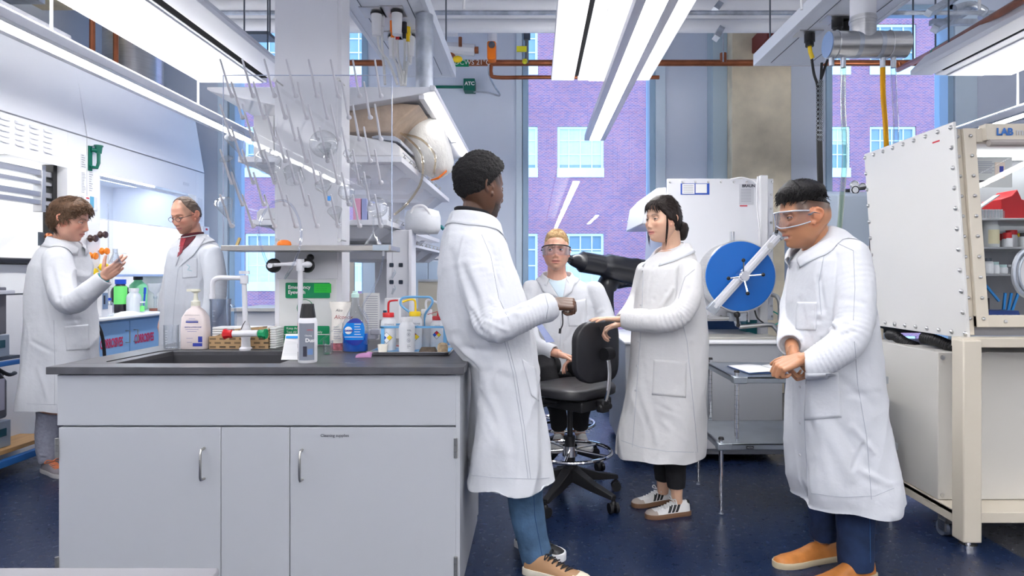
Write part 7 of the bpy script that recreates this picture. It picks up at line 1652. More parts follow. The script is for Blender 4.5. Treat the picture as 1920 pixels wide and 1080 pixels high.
def trousers(parent, legs, m, voxel=.006, name='trousers', folds=(), it=4, amp=.0022):
    mb = MB()
    for l in legs: pxtube(mb, l, 4, 16)
    c = Cloth(mb, voxel, it); c.disp(amp * wnoise(c.V, 22, 4, 8, (1, 1, 1.6)))
    for f in folds: c.fold(*f)
    c.done(name, m, parent); return c
def shoe(parent, heel, toe, m_up, m_sole, h=.075, w=.098, sole=.024, laces=None, opening=.06, toe_h=.045, label=None, name='shoe', toecap=None, back=None):
    heel, toe = Vector(heel), Vector(toe); heel.z = toe.z = min(heel.z, toe.z) if False else heel.z; d = (toe - heel); L = d.length; d.normalize(); s_ = Vector((-d.y, d.x, 0)); up = Vector((0, 0, 1))
    prof = [(0, .52), (.03, .66), (.12, .76), (.3, .78), (.5, .84), (.68, 1.0), (.82, .96), (.92, .76), (.98, .45), (1, .2)]
    z0 = heel.z
    def out(sc, z, n=40):
        o = []
        for sgn in (1, -1):
            rng_ = prof if sgn == 1 else prof[::-1]
            for a, ww in rng_: o.append(heel + d * (a * L) + s_ * (sgn * ww * w / 2 * sc) + up * z)
        return o
    hs = [(0, h * .95), (.05, h * 1.02), (.16, h), (.3, h * .98), (.42, h * .92), (.55, h * .72), (.68, toe_h * 1.08), (.82, toe_h), (.92, toe_h * .85), (.985, toe_h * .62)]
    rs = []
    for a, hh in hs:
        ww = np.interp(a, [p[0] for p in prof], [p[1] for p in prof]) * w / 2 * .93; c = heel + d * (a * L + (.006 if a == 0 else 0)); o = []
        for k in range(18):
            t = PI * k / 17; cx_, sz_ = math.cos(t), math.sin(t); top = hh
            o.append(c + s_ * (ww * math.copysign(abs(cx_) ** .75, cx_) * (1 - .25 * sz_)) + up * (sole * .8 + (top - sole * .8) * sz_ ** .75))
        rs.append(o)
    sh = obj(name, MB().rings(rs), m_up, parent, angle=70, label=label)
    obj('sole', MB().rings([out(.97, .0), out(1.02, .004), out(1.03, sole * .8), out(.99, sole)]), m_sole, sh, angle=50)
    if toecap is not None:
        obj('toe_cap', MB().rings([[heel + d * (a * L) + s_ * (math.cos(PI * k / 15) * np.interp(a, [p[0] for p in prof], [p[1] for p in prof]) * w / 2 * .955) + up * (sole * .8 + (hh * 1.02 - sole * .8) * math.sin(PI * k / 15) ** .75) for k in range(16)] for a, hh in ((.78, toe_h * .98), (.86, toe_h * .95), (.93, toe_h * .85), (.992, toe_h * .62))]), toecap, sh, angle=60)
    if laces is not None:
        mb = MB()
        for k in range(5):
            a = .40 + .065 * k; hh = np.interp(a, [p[0] for p in hs], [p[1] for p in hs]); c = heel + d * (a * L) + up * (hh + .002)
            mb.tube([c - s_ * .022 - up * .006, c, c + s_ * .022 - up * .006], .0035, n=6); mb.tube([c - s_ * .020 - up * .005, c + d * .012, c + s_ * .020 + d * .016 - up * .005], .003, n=6)
        c = heel + d * (.38 * L) + up * (h + .006); 
        for sg in (1, -1): mb.tube(spline([c, c + s_ * sg * .03 + up * .012, c + s_ * sg * .045 - up * .004, c + s_ * sg * .02 - up * .004, c], 5), .003, n=6)
        obj('laces', mb, laces, sh)
    return sh, (heel, d, s_, L)
def collar(parent, pts, h_up=.028, fall=.042, out=.016, m=None, name='collar', cloth=None, wide=.050):
    """pts: ring of world points round the neck, first and last are the front tips"""
    s_ = spline(pts, 6); c = sum(s_, Vector()) / len(s_); n = len(s_); g = [[] for _ in range(7)]
    for i, p in enumerate(s_):
        o = Vector((p.x - c.x, p.y - c.y, 0)).normalized(); t = abs(i / (n - 1) * 2 - 1); up = h_up * (1 - .75 * t ** 3); k = 1 + .5 * t ** 2
        q0, q1, q2 = p - o * .003, p + Vector((0, 0, up)), p + o * .006 + Vector((0, 0, up * 1.02))
        rows = [q0, q1, q2]
        for a in (.25, .5, .75, 1.0): rows.append(p + o * (.008 + wide * k * a * .62) + Vector((0, 0, up - (up + wide * .55 * k) * a)))
        if cloth is not None:
            for r in range(4, 7):
                q = cloth.bvh.find_nearest(rows[r])
                if q[0] is not None:
                    nn = q[1] if q[1].dot(rows[r] - Vector((c.x, c.y, rows[r].z))) > -.2 else -q[1]; tgt = q[0] + nn * .006; w_ = (.5, .9, 1)[r - 4]; rows[r] = rows[r].lerp(tgt, w_)
        for r in range(7): g[r].append(rows[r])
    return obj(name, MB().grid(g), m or M_coat2, parent, solid=.0022, angle=70)
def goggles(h, parent, frame_m, lens_m, bar=False, side=True):
    rx, ry = .087, .112
    def pt(az, z, r=1.0): a = math.radians(az); return h.w((rx * r * math.sin(a), -ry * r * math.cos(a) + .002, z))
    g = []
    for i in range(7):
        z = -.036 + .062 * i / 6; row = []
        for j in range(33):
            az = -78 + 156 * j / 32; sh_ = 1 - .35 * (abs(az) / 78) ** 3; nose = .012 * math.exp(-(az / 9) ** 2) if i < 4 else 0
            row.append(pt(az, (z - .004 + nose * (1 - i / 4)) * sh_ + .004, 1.0 + .02 * math.cos(math.radians(az))))
        g.append(row)
    r = obj('goggles', MB().grid(g), lens_m, parent, label='clear safety goggles', angle=60)
    mb = MB().tube(g[-1], .0042 if bar else .0034, n=6)
    if not bar: mb.tube(g[0], .0028, n=6)
    obj('brow_bar', mb, frame_m if bar else M_thin2, r)
    for sg in (1, -1):
        a = pt(78 * sg, .004); b = h.w((.0795 * sg, -.005, .012)); c = h.w((.078 * sg, .035, .0))
        obj('temple', MB().tube([a, b, c], [.011, .007, .003], n=8, flat=.3), frame_m, r)
    return r
M_thin2 = mat('goggle_frame_clear', (.55, .58, .65), .2, trans=.3)
def finish_body(mb, head, voxel, name, label, cat_loc, colf, m, lids=(17, -13), it=2):
    V, F, E = remesh(mb, voxel); L = head.loc(V); keep = 1 - .75 * ((np.linalg.norm(L, axis=1) < .14) & (L[:, 1] < 0))
    V = smooth(V, E, it, .5, keep)
    lv, lf = head.lids(*lids); n = len(V); V = np.vstack([V, np.array([tuple(v) for v in lv])]); F = F + [tuple(i + n for i in f) for f in lf]
    col = colf(V)
    for b_ in range(4):
        for i_, k_ in ((0, .12), (1, .45)): col[n + b_ * 119 + i_ * 17 + 1:n + b_ * 119 + i_ * 17 + 16] *= k_ if b_ % 2 == 0 else (k_ + .5 if i_ == 0 else 1)
    o = mesh_obj(name, V, F, m, None, col, loc=cat_loc); o['label'] = label; o['category'] = 'person'; return o
# ================================================================ person: man seen from behind in the centre
def collar_pts(c, rx, ry, a0, a1, z, zf=0.0, n=9):
    """ring round the neck; angles in degrees in the floor plane, from one front tip round the back to the other"""
    return [Vector((c[0] + rx * math.cos(math.radians(a0 + (a1 - a0) * k / (n - 1))), c[1] + ry * math.sin(math.radians(a0 + (a1 - a0) * k / (n - 1))), z - zf * abs(k / (n - 1) * 2 - 1) ** 2)) for k in range(n)]
def man_centre():
    h = Head(P(901, 353, 2.80), 127, pitch=3, sc=1.13, nose=1.0, jaw=.9)
    base = (.105, .050, .030)
    mb = MB(); h.add(mb)
    pxtube(mb, [(897, 372, 2.80, .062), (893, 400, 2.80, .064), (890, 430, 2.80, .085)], 4)
    mb.rings([pxring(v, a, b, d, k) for v, a, b, d, k in ((415, 860, 920, 2.8, .09), (450, 840, 940, 2.8, .15), (560, 850, 960, 2.8, .12), (700, 895, 990, 2.8, .10), (760, 900, 1000, 2.8, .10))])
    arm = [(888, 470, 2.66, .045), (905, 550, 2.58, .042), (920, 604, 2.55, .038), (975, 590, 2.56, .032), (1042, 569, 2.60, .027)]
    pxtube(mb, arm, 4, 12); wr = P(1040, 569, 2.60)
    hand(mb, wr - Vector((.012, 0, 0)), (1, .05, -.02), (-.05, .6, -.8), 1, 1.0, ((75, 85, 45), (80, 85, 45), (82, 85, 45), (85, 85, 45)), (70, 30), 0)
    pxtube(mb, [(858, 465, 2.97, .045), (848, 540, 2.98, .038), (850, 600, 2.96, .033)], 4, 12)
    for l in ([(958, 780, 2.79, .06), (988, 960, 2.79, .05), (1005, 1060, 2.77, .038), (1010, 1072, 2.76, .035)], [(955, 780, 2.85, .06), (985, 960, 2.98, .05), (992, 1015, 3.0, .036)]): pxtube(mb, l, 4, 12)
    loc = Vector((.0, 2.82, 0))
    o = finish_body(mb, h, .0034, 'person', 'person in lab coat and blue jeans seen from behind, leaning on the worktop end', loc,
        lambda V: h.skincol(V, base, lips=(.16, .05, .04), brow=(.01, .008, .008), stubble=((.012, .009, .008), .8, -.060), fade=((.012, .009, .009), .75, .012), blush=.1), skinmat('skin_deep', .04, .38))
    h.eyes(o, (8, -3))
    hm = mat('hair_black_coils', (.008, .007, .008), .8, bump=1.0, bscale=190)
    hs_, info = hair_shell(h, [(0, .074), (35, .070), (55, .052), (70, .040), (88, .014), (100, -.005), (125, -.030), (180, -.052)], lambda x, y, z, ph: .004 + .020 * sm(.0, .06, z) + .004 * sm(-.04, .0, z), hm, o, 3, .0022, 420)
    strands(h, info, 2600, .008, .0014, hm, o, lambda g, r: r.randn(3), 4, 1.3, keep=lambda g: g[2] > -.02, curl=1.5)
    mt = mat('tshirt_black', (.012, .012, .016), .8)
    obj('shirt_collar', MB().tube([Vector((P(886, 398, 2.8).x + .068 * math.cos(a), 2.80 + .075 * math.sin(a), P(0, 398, 2.8).z + .012 * math.cos(a + 2.6))) for a in [2 * PI * k / 24 for k in range(24)]], .014, n=8, closed=True, flat=.7), mt, o, label='black shirt collar')
    # coat
    mb = MB()
    mb.rings([pxring(*a) for a in ((402, 858, 908, 2.80, .075), (414, 841, 925, 2.80, .105), (430, 832, 938, 2.80, .15), (455, 826, 950, 2.80, .185), (500, 822, 964, 2.80, .20), (550, 823, 982, 2.79, .19), (600, 828, 997, 2.79, .18), (640, 840, 1003, 2.79, .17), (664, 860, 1005, 2.79, .165), (684, 881, 1006, 2.79, .17), (740, 882, 1014, 2.79, .175), (820, 882, 1023, 2.79, .185), (898, 882, 1033, 2.79, .195), (907, 883, 1034, 2.79, .195))])
    sp, _ = pxtube(mb, [(886, 462, 2.68, .078), (896, 520, 2.61, .077), (912, 590, 2.57, .072), (930, 612, 2.55, .068), (960, 604, 2.55, .064), (1000, 587, 2.57, .056), (1036, 571, 2.60, .052)], 5, 20, cup=.05)
    pxtube(mb, [(858, 460, 2.96, .068), (846, 520, 2.98, .060), (842, 572, 2.98, .054), (856, 608, 2.95, .052), (882, 616, 2.92, .05)], 5, 16)
    c = Cloth(mb, .0058, 4); c.hem(P(0, 902, 2.79).z)
    c.flute(.95, .45, .016, 5, (P(955, 0, 2.79).x, 2.79), 1.0); c.sleeve(sp, .55, .10, .006, .035, 3); c.sleeve(sp, .82, .10, .004, .030, 5); c.sleeve(sp, .2, .12, .003, .06, 8)
    for f in ((868, 500, 888, 560, .020, -.022), (880, 520, 903, 600, .016, -.012), (862, 530, 880, 640, .03, .014), (885, 580, 900, 618, .012, -.012), (905, 622, 960, 636, .012, -.010), (930, 590, 990, 575, .012, -.008), (920, 560, 975, 590, .014, .007), (905, 600, 950, 620, .010, .008), (860, 650, 930, 660, .016, -.010), (850, 640, 905, 690, .022, .012), (870, 672, 960, 712, .02, -.009), (905, 720, 1000, 745, .012, -.006), (900, 760, 950, 850, .022, .008), (925, 740, 975, 890, .03, -.006), (985, 700, 1000, 790, .016, -.005), (840, 440, 900, 450, .02, .005), (845, 470, 870, 590, .02, -.008), (905, 460, 940, 540, .012, -.005), (1000, 560, 1015, 600, .010, -.006), (900, 690, 960, 850, .02, .007)): c.fold(*f)
    c.rough(.0016, 18, 2); co = c.done('lab_coat', M_coat, o)
    c.line('seam', [(903, 440), (920, 480), (935, 560), (955, 600)], M_seam, co); c.line('seam', [(946, 640), (962, 700), (978, 800), (990, 898)], M_seam, co); c.line('seam', [(951, 640), (967, 700), (983, 800), (995, 898)], M_seam, co)
    c.line('hem_stitch', [(884, 891), (940, 896), (1000, 898), (1030, 896)], M_seam, co); c.line('cuff_stitch', [(1022, 552), (1028, 575), (1024, 598)], M_seam, co)
    c.patch('pocket', [(978, 672), (1004, 690), (1010, 752), (996, 742)], M_coat2, co, nu=6)
    cc = P(886, 405, 2.80); collar(co, cloth=c, pts=collar_pts((cc.x + .012, 2.80), .098, .105, 20, -300, cc.z - .012, .045), h_up=.030)
    # jeans and shoes
    t = trousers(o, ([(962, 800, 2.79, .06), (984, 885, 2.80, .079), (985, 930, 2.80, .079), (993, 985, 2.79, .073), (1004, 1035, 2.78, .067), (1011, 1066, 2.77, .066)], [(965, 800, 2.86, .06), (980, 900, 2.92, .068), (990, 980, 3.0, .066), (996, 1010, 3.01, .062)]), M_denim, .006, 'jeans',
        ((985, 1030, 1030, 1040, .008, -.006), (985, 1048, 1035, 1054, .007, -.007), (990, 1010, 1032, 1022, .010, -.005), (975, 940, 1010, 950, .012, -.004)))
    t.line('seam', [(1000, 912), (1003, 970), (1016, 1040), (1026, 1062)], mat('denim_seam', (.02, .06, .16), .9), o)
    tanm = mat('shoe_tan', (.36, .20, .10), .5); crm = mat('shoe_cream', (.72, .66, .54), .45); 
    shoe(o, P(990, 1085, 2.69) * 1.0, Vector((P(1108, 1087, 2.66).x, 2.63, 0)), tanm, crm, .085, .10, .030, M_black, toecap=crm, label='tan and cream trainer with black laces') if False else None
    hz = Vector((P(984, 0, 2.72).x, 2.76, 0)); tz = Vector((P(1104, 0, 2.68).x, 2.63, 0)); shoe(o, hz, tz, tanm, crm, .088, .10, .030, M_black, toecap=crm, label='tan and cream trainer with black laces')
    a = hz; dd_ = (tz - hz).normalized(); 
    hz = Vector((P(970, 0, 2.98).x, 3.04, 0)); tz = Vector((P(1046, 0, 2.93).x, 2.88, 0)); shoe(o, hz, hz + (tz - hz).normalized() * .28, M_black, M_whitep, .088, .10, .032, M_black, label='black trainer with thick white sole')
    # a pair of glasses cord in the hand
    q = obj('lanyard', MB().tube(spline([wr + Vector((.03, -.01, -.03)), wr + Vector((.032, -.02, -.08)), wr + Vector((.022, -.02, -.105))], 5), .003, n=6).cyl(wr + Vector((.022, -.02, -.10)), wr + Vector((.020, -.02, -.12)), .005), M_black); tag(q, 'black lanyard hanging from the fist of the man seen from behind', 'lanyard')
man_centre()

# ================================================================ person: laughing man with goggles at the right
def man_right():
    h = Head(P(1508, 407, 2.70), -86, pitch=6, roll=0, sc=1.10, nose=1.05, smile=1.2, cheeks=1.0, open_=.9)
    base = (.50, .235, .125)
    mb = MB(); h.add(mb)
    pxtube(mb, [(1522, 425, 2.72, .060), (1530, 450, 2.73, .063), (1545, 480, 2.74, .09)], 4)
    mb.rings([pxring(*a) for a in ((455, 1525, 1580, 2.74, .09), (500, 1505, 1600, 2.74, .14), (600, 1500, 1610, 2.74, .13), (760, 1510, 1640, 2.74, .12))])
    pxtube(mb, [(1595, 490, 2.60, .045), (1598, 560, 2.55, .042), (1590, 630, 2.50, .038), (1545, 662, 2.48, .032), (1500, 676, 2.50, .027)], 4, 12)
    pxtube(mb, [(1510, 510, 2.88, .04), (1496, 580, 2.87, .034), (1484, 630, 2.76, .029), (1487, 665, 2.60, .027)], 4, 12)
    hand(mb, P(1500, 672, 2.50), (-.93, .0, -.38), (.35, .45, -.75), -1, 1.0, ((55, 80, 45), (60, 85, 45), (62, 85, 45), (66, 85, 45)), (40, 12), 0)
    hand(mb, P(1486, 655, 2.60), (-.25, -.25, -.93), (.8, -.2, -.2), 1, .98, ((50, 70, 40),) * 4, (40, 20), 0)
    for l in ([(1590, 760, 2.72, .09), (1602, 930, 2.71, .055), (1604, 1060, 2.70, .038)], [(1560, 760, 2.8, .09), (1545, 930, 2.86, .055), (1542, 1015, 2.88, .038)]): pxtube(mb, l, 4, 12)
    o = finish_body(mb, h, .0034, 'person', 'laughing person in clear goggles, white lab coat, dark jeans and tan slip-on shoes', Vector((1.3, 2.76, 0)),
        lambda V: h.skincol(V, base, lips=(.42, .13, .10), brow=(.02, .014, .012), fade=((.03, .02, .018), .85, .018), blush=.35, teeth=True, browh=.001), skinmat('skin_tan', .10, .36), lids=(10, -7))
    h.eyes(o, (0, 0))
    hm = mat('hair_black', (.007, .006, .007), .5, bump=.5, bscale=140, spec=.3)
    hs_, info = hair_shell(h, [(0, .060), (30, .060), (50, .056), (75, .058), (100, .050), (140, .040), (180, .030)], lambda x, y, z, ph: .003 + .026 * sm(.055, .095, z) + .006 * (y < -.03), hm, o, 5, .003, 120, stretch=(1, .3, 1))
    strands(h, info, 2600, .034, .0014, hm, o, lambda g, r: np.array([.5, -1.0, -.1]) + r.randn(3) * .35, 6, .16, curl=.3, keep=lambda g: g[2] > .062)
    goggles(h, o, mat('goggle_frame', (.16, .17, .20), .3), glassmat('goggle_lens', (.80, .83, .92), .02, fac=.42))
    mb = MB()
    mb.rings([pxring(*a) for a in ((424, 1538, 1560, 2.75, .05), (434, 1532, 1578, 2.75, .09), (452, 1519, 1597, 2.74, .135), (472, 1504, 1610, 2.74, .165), (490, 1487, 1615, 2.74, .18), (520, 1485, 1620, 2.74, .195), (570, 1484, 1627, 2.74, .20), (620, 1483, 1635, 2.74, .19), (670, 1482, 1643, 2.74, .185), (720, 1482, 1650, 2.74, .19), (780, 1483, 1658, 2.74, .195), (840, 1486, 1670, 2.74, .205), (900, 1491, 1682, 2.74, .215), (932, 1502, 1684, 2.74, .21), (944, 1500, 1684, 2.74, .208))])
    sp, _ = pxtube(mb, [(1596, 482, 2.60, .080), (1604, 540, 2.55, .079), (1600, 600, 2.51, .074), (1588, 640, 2.48, .070), (1560, 662, 2.47, .064), (1525, 682, 2.48, .058), (1508, 684, 2.49, .054)], 5, 20, cup=.05)
    pxtube(mb, [(1505, 510, 2.9, .07), (1490, 580, 2.88, .062), (1482, 625, 2.78, .056), (1481, 648, 2.66, .052)], 5, 16, cup=.04)
    c = Cloth(mb, .0058, 4); c.hem(P(0, 937, 2.74).z)
    c.flute(.95, .36, .017, 5, (P(1580, 0, 2.74).x, 2.74), 2.0); c.sleeve(sp, .60, .12, .007, .038, 13); c.sleeve(sp, .86, .10, .004, .030, 15); c.sleeve(sp, .2, .12, .003, .06, 18)
    for f in ((1548, 470, 1540, 530, .014, -.010), (1536, 520, 1545, 580, .012, -.010), (1535, 590, 1570, 610, .012, .010), (1530, 600, 1575, 625, .010, -.010), (1540, 630, 1590, 600, .014, .010), (1550, 640, 1600, 622, .010, -.010), (1600, 620, 1640, 610, .016, -.008), (1575, 560, 1620, 570, .014, -.006), (1500, 720, 1530, 820, .016, -.006), (1520, 760, 1600, 900, .028, .010), (1560, 780, 1630, 880, .022, -.008), (1600, 800, 1640, 850, .012, .010), (1630, 820, 1600, 880, .012, -.009), (1610, 880, 1670, 910, .014, .008), (1500, 840, 1520, 920, .014, -.005), (1540, 820, 1560, 920, .018, .006), (1560, 700, 1640, 760, .02, -.006), (1590, 740, 1650, 735, .014, -.006), (1500, 560, 1520, 640, .014, -.005), (1628, 560, 1645, 700, .02, .006)): c.fold(*f)
    c.rough(.0017, 18, 7); co = c.done('lab_coat', M_coat, o)
    c.patch('pocket', [(1512, 700), (1572, 698), (1578, 782), (1510, 788)], M_coat2, co); c.patch('pocket', [(1494, 566), (1532, 566), (1530, 620), (1492, 618)], M_coat2, co, nu=8)
    c.line('seam', [(1570, 460), (1545, 480), (1535, 530), (1540, 590)], M_seam, co); c.line('seam', [(1512, 700), (1508, 780), (1513, 880), (1514, 930)], M_seam, co); c.line('seam', [(1602, 640), (1608, 720), (1625, 820), (1634, 936)], M_seam, co); c.line('hem_stitch', [(1514, 924), (1580, 932), (1640, 930), (1676, 915)], M_seam, co); c.line('seam', [(1572, 457), (1600, 470), (1603, 540), (1600, 600)], M_seam, co)
    for v in (472, 722, 790, 850): c.button(1492 if v < 500 else 1500, v + 3, M_btn, co)
    cc = P(1538, 447, 2.73); collar(co, cloth=c, pts=collar_pts((cc.x - .02, 2.735), .105, .10, 168, -148, cc.z - .0, .085), h_up=.030)
    t = trousers(o, ([(1590, 800, 2.73, .08), (1602, 900, 2.72, .084), (1603, 940, 2.71, .081), (1604, 1000, 2.70, .074), (1604, 1050, 2.70, .071), (1604, 1064, 2.70, .070)], [(1560, 770, 2.8, .09), (1548, 920, 2.86, .078), (1545, 970, 2.87, .068), (1545, 1008, 2.88, .062)]), M_denimd, .006, 'jeans',
        ((1572, 1030, 1630, 1040, .009, -.007), (1575, 1050, 1632, 1056, .008, -.006), (1522, 985, 1565, 992, .008, -.006), (1520, 1000, 1566, 1004, .008, -.006), (1580, 950, 1620, 1000, .012, .004)))
    t.line('seam', [(1630, 950), (1631, 1000), (1632, 1055)], mat('denim_stitch', (.03, .10, .25), .9), o)
    tm = mat('leather_tan', (.46, .17, .04), .42, var=.2, vscale=20); sm_ = mat('sole_cream', (.52, .44, .30), .6)
    for hz, tz, nm in ((Vector((P(1578, 0, 2.88).x, 2.90, 0)), Vector((P(1445, 0, 2.84).x, 2.80, 0)), 'tan leather slip-on shoe, farther'), (Vector((P(1640, 0, 2.70).x, 2.72, 0)), Vector((P(1510, 0, 2.6).x, 2.58, 0)), 'tan leather slip-on shoe, nearer')):
        s_, (hh, d, sd, L) = shoe(o, hz, tz, tm, sm_, .088, .105, .026, label=nm)
        for sg in (): obj('elastic', MB().prism([(0, 0), (.03, 0), (.015, .022)], 'y', -.001, .001) if False else MB().sphere(hh + d * (.40 * L) + sd * (sg * .036) + Vector((0, 0, .068)), (.016, .006, .014), 10, 6), mat('elastic_brown', (.25, .10, .04), .8), s_)
man_right()

# ================================================================ person: woman in the lab coat
def woman():
    h = Head(P(1242, 413, 3.40), -60, pitch=0, sc=.99, female=True, nose=.72, jaw=.95, smile=.6, cheeks=.6, open_=.3)
    base = (.70, .43, .30)
    mb = MB(); h.add(mb)
    pxtube(mb, [(1257, 430, 3.42, .048), (1259, 458, 3.43, .050), (1260, 482, 3.44, .07)], 4)
    mb.rings([pxring(*a) for a in ((470, 1236, 1288, 3.44, .08), (510, 1220, 1295, 3.44, .12), (600, 1215, 1300, 3.44, .11), (760, 1210, 1305, 3.44, .11))])
    pxtube(mb, [(1290, 515, 3.28, .035), (1284, 560, 3.24, .033), (1262, 592, 3.22, .03), (1215, 598, 3.26, .027), (1164, 598, 3.33, .023)], 4, 12)
    pxtube(mb, [(1215, 515, 3.56, .035), (1195, 570, 3.55, .03), (1165, 606, 3.46, .022)], 4, 12)
    hand(mb, P(1166, 598, 3.33), (-1, .12, .02), (0, 0, -1), -1, .90, ((2, 8, 6), (4, 8, 6), (6, 10, 8), (10, 12, 8)), (10, 6), 2)
    hand(mb, P(1162, 607, 3.45), (-.8, .1, -.3), (-.2, -.2, -1), 1, .88, ((50, 50, 30),) * 4, (20, 10), 1)
    for l in ([(1260, 760, 3.44, .08), (1266, 860, 3.42, .045), (1269, 930, 3.42, .030), (1270, 945, 3.42, .03)], [(1245, 760, 3.48, .08), (1244, 860, 3.55, .045), (1243, 925, 3.57, .030)]): pxtube(mb, l, 4, 12)
    o = finish_body(mb, h, .0034, 'person', 'woman with a low black bun, lab coat and striped trainers touching the stool back', Vector((.72, 3.45, 0)),
        lambda V: h.skincol(V, base, lips=(.55, .16, .16), brow=(.10, .06, .05), blush=.35, browh=.001), skinmat('skin_fair', .12, .40), lids=(14, -10))
    h.eyes(o, (12, 2), (.03, .018, .012))
    hm = mat('hair_darkbrown', (.014, .008, .007), .5, bump=.35, bscale=60, aniso=(4, 4, 1), spec=.3)
    hs_, info = hair_shell(h, [(0, .078), (15, .074), (30, .058), (48, .036), (62, .018), (74, -.005), (90, -.012), (105, -.035), (140, -.062), (180, -.070)], lambda x, y, z, ph: .011 + .006 * sm(.04, .1, z) + .004 * (y > .03), hm, o, 8, .0011, 90, stretch=(2.5, 2.5, .4))
    strands(h, info, 1600, .045, .0010, hm, o, lambda g, r: np.array([np.sign(g[0]) * (.9 if g[2] > .05 else .1), 1.0 if g[1] > -.05 else .5, -.6]) + r.randn(3) * .05, 9, .0, curl=.03)
    # bun and loose strands
    bc = h.w((0, .128, -.050)); mb = MB().sphere(bc, (.040, .047, .055), 24, 16, h.R)
    V_ = np.array(mb.v); V_ = V_ + (V_ - np.array(bc)) * .10 * wnoise(V_, 90, 4)[:, None]; mb.v = [tuple(v) for v in V_]
    obj('hair_bun', mb, hm, o, angle=180); obj('hair_tie', MB().tube([h.w((.016 * math.cos(a), .098 + .004 * math.sin(a), -.038 + .018 * math.sin(a))) for a in [2 * PI * k / 14 for k in range(14)]], .004, n=6, closed=True), M_black, o)
    mb = MB(); rng = random.Random(4)
    for k in range(70):
        x0 = rng.uniform(-.052, .052); l = rng.uniform(.030, .050) if abs(x0) < .03 else rng.uniform(.045, .062)
        yf = lambda x: -.0955 + 6.5 * x * x
        mb.tube(spline([h.w((x0 * .75, yf(x0 * .75) + .022, .096)), h.w((x0 * .9, yf(x0 * .9) + .004, .078)), h.w((x0 * 1.05, yf(x0 * 1.05) + .0, .055)), h.w((x0 * 1.22, yf(x0 * 1.22) + .001, .098 - l * 1.2))], 3), [.0016] * 7 + [.0013, .0009, .0003], n=4)
    for sg in (1, -1):
        for k in range(12):
            j = rng.uniform(-.004, .004); mb.tube(spline([h.w((.068 * sg, -.040 + j, .055)), h.w((.0775 * sg, -.036 + j, .010)), h.w((.0765 * sg + j, -.034 + j, -.045)), h.w((.066 * sg + j, -.034, -.10 - .004 * k))], 4), [.0011] * 12 + [.0003], n=4)
    obj('fringe', mb, hm, o)
    mb = MB()
    mb.rings([pxring(*a) for a in ((456, 1268, 1292, 3.45, .045), (464, 1250, 1297, 3.45, .075), (474, 1232, 1301, 3.44, .10), (487, 1214, 1305, 3.44, .125), (505, 1200, 1311, 3.44, .15), (540, 1193, 1317, 3.44, .165), (590, 1188, 1323, 3.44, .165), (640, 1184, 1327, 3.44, .165), (700, 1179, 1327, 3.44, .175), (760, 1172, 1325, 3.44, .185), (820, 1164, 1321, 3.44, .195), (848, 1161, 1317, 3.44, .20), (858, 1161, 1316, 3.44, .20))])
    sp, _ = pxtube(mb, [(1292, 508, 3.29, .067), (1292, 555, 3.23, .066), (1275, 588, 3.20, .063), (1245, 600, 3.20, .060), (1210, 601, 3.24, .057), (1172, 598, 3.31, .056)], 5, 20, cup=.05)
    sp2, _ = pxtube(mb, [(1212, 510, 3.55, .062), (1197, 560, 3.55, .056), (1180, 590, 3.50, .05), (1168, 604, 3.46, .05)], 5, 16, cup=.04)
    c = Cloth(mb, .0060, 4); c.hem(P(0, 851, 3.44).z)
    c.flute(.95, .36, .016, 4, (P(1245, 0, 3.44).x, 3.44), .5); c.sleeve(sp, .5, .14, .006, .036, 23); c.sleeve(sp, .85, .12, .003, .03, 25)
    for f in ((1262, 540, 1240, 575, .012, .010), (1250, 548, 1228, 585, .010, -.009), (1225, 560, 1215, 600, .012, -.007), (1290, 540, 1270, 600, .014, -.007), (1215, 620, 1290, 605, .012, -.012), (1240, 610, 1300, 640, .016, .006), (1200, 640, 1210, 720, .014, -.004), (1200, 720, 1230, 830, .02, .007), (1230, 760, 1280, 780, .012, -.004), (1270, 720, 1310, 800, .02, -.006), (1240, 790, 1290, 830, .015, .006), (1225, 500, 1215, 560, .012, -.004), (1290, 640, 1300, 760, .02, .006), (1310, 540, 1320, 640, .015, -.006)): c.fold(*f)
    c.rough(.0015, 18, 17); co = c.done('lab_coat', clothmat('coat_warm', (.65, .645, .65)), o)
    c.patch('pocket', [(1226, 674), (1288, 678), (1286, 746), (1222, 740)], mat('coat_warm', (0, 0, 0)), co); c.line('placket', [(1207, 500), (1203, 600), (1196, 700), (1186, 838)], M_seam, co); c.line('seam', [(1276, 590), (1288, 640), (1300, 760), (1308, 848)], M_seam, co); c.line('hem_stitch', [(1165, 826), (1200, 838), (1250, 846), (1305, 848)], M_seam, co); c.line('seam', [(1303, 505), (1284, 520), (1272, 560)], M_seam, co)
    for v in (508, 572, 640, 686, 732): c.button(1205 - (v - 508) * .06, v, M_btn, co)
    cc = P(1262, 464, 3.43); collar(co, cloth=c, pts=collar_pts((cc.x - .022, 3.435), .078, .078, 185, -122, cc.z + .0, .070), h_up=.030)
    trousers(o, ([(1262, 770, 3.44, .08), (1266, 850, 3.42, .062), (1267, 885, 3.42, .055), (1268, 915, 3.42, .050)], [(1246, 770, 3.5, .08), (1243, 850, 3.54, .056), (1242, 900, 3.56, .046)]), M_blackc, .006, 'trousers')
    wm = mat('trainer_white', (.78, .77, .76), .45); gum = mat('sole_gum', (.22, .12, .07), .5); toe = mat('toe_suede', (.42, .36, .32), .8)
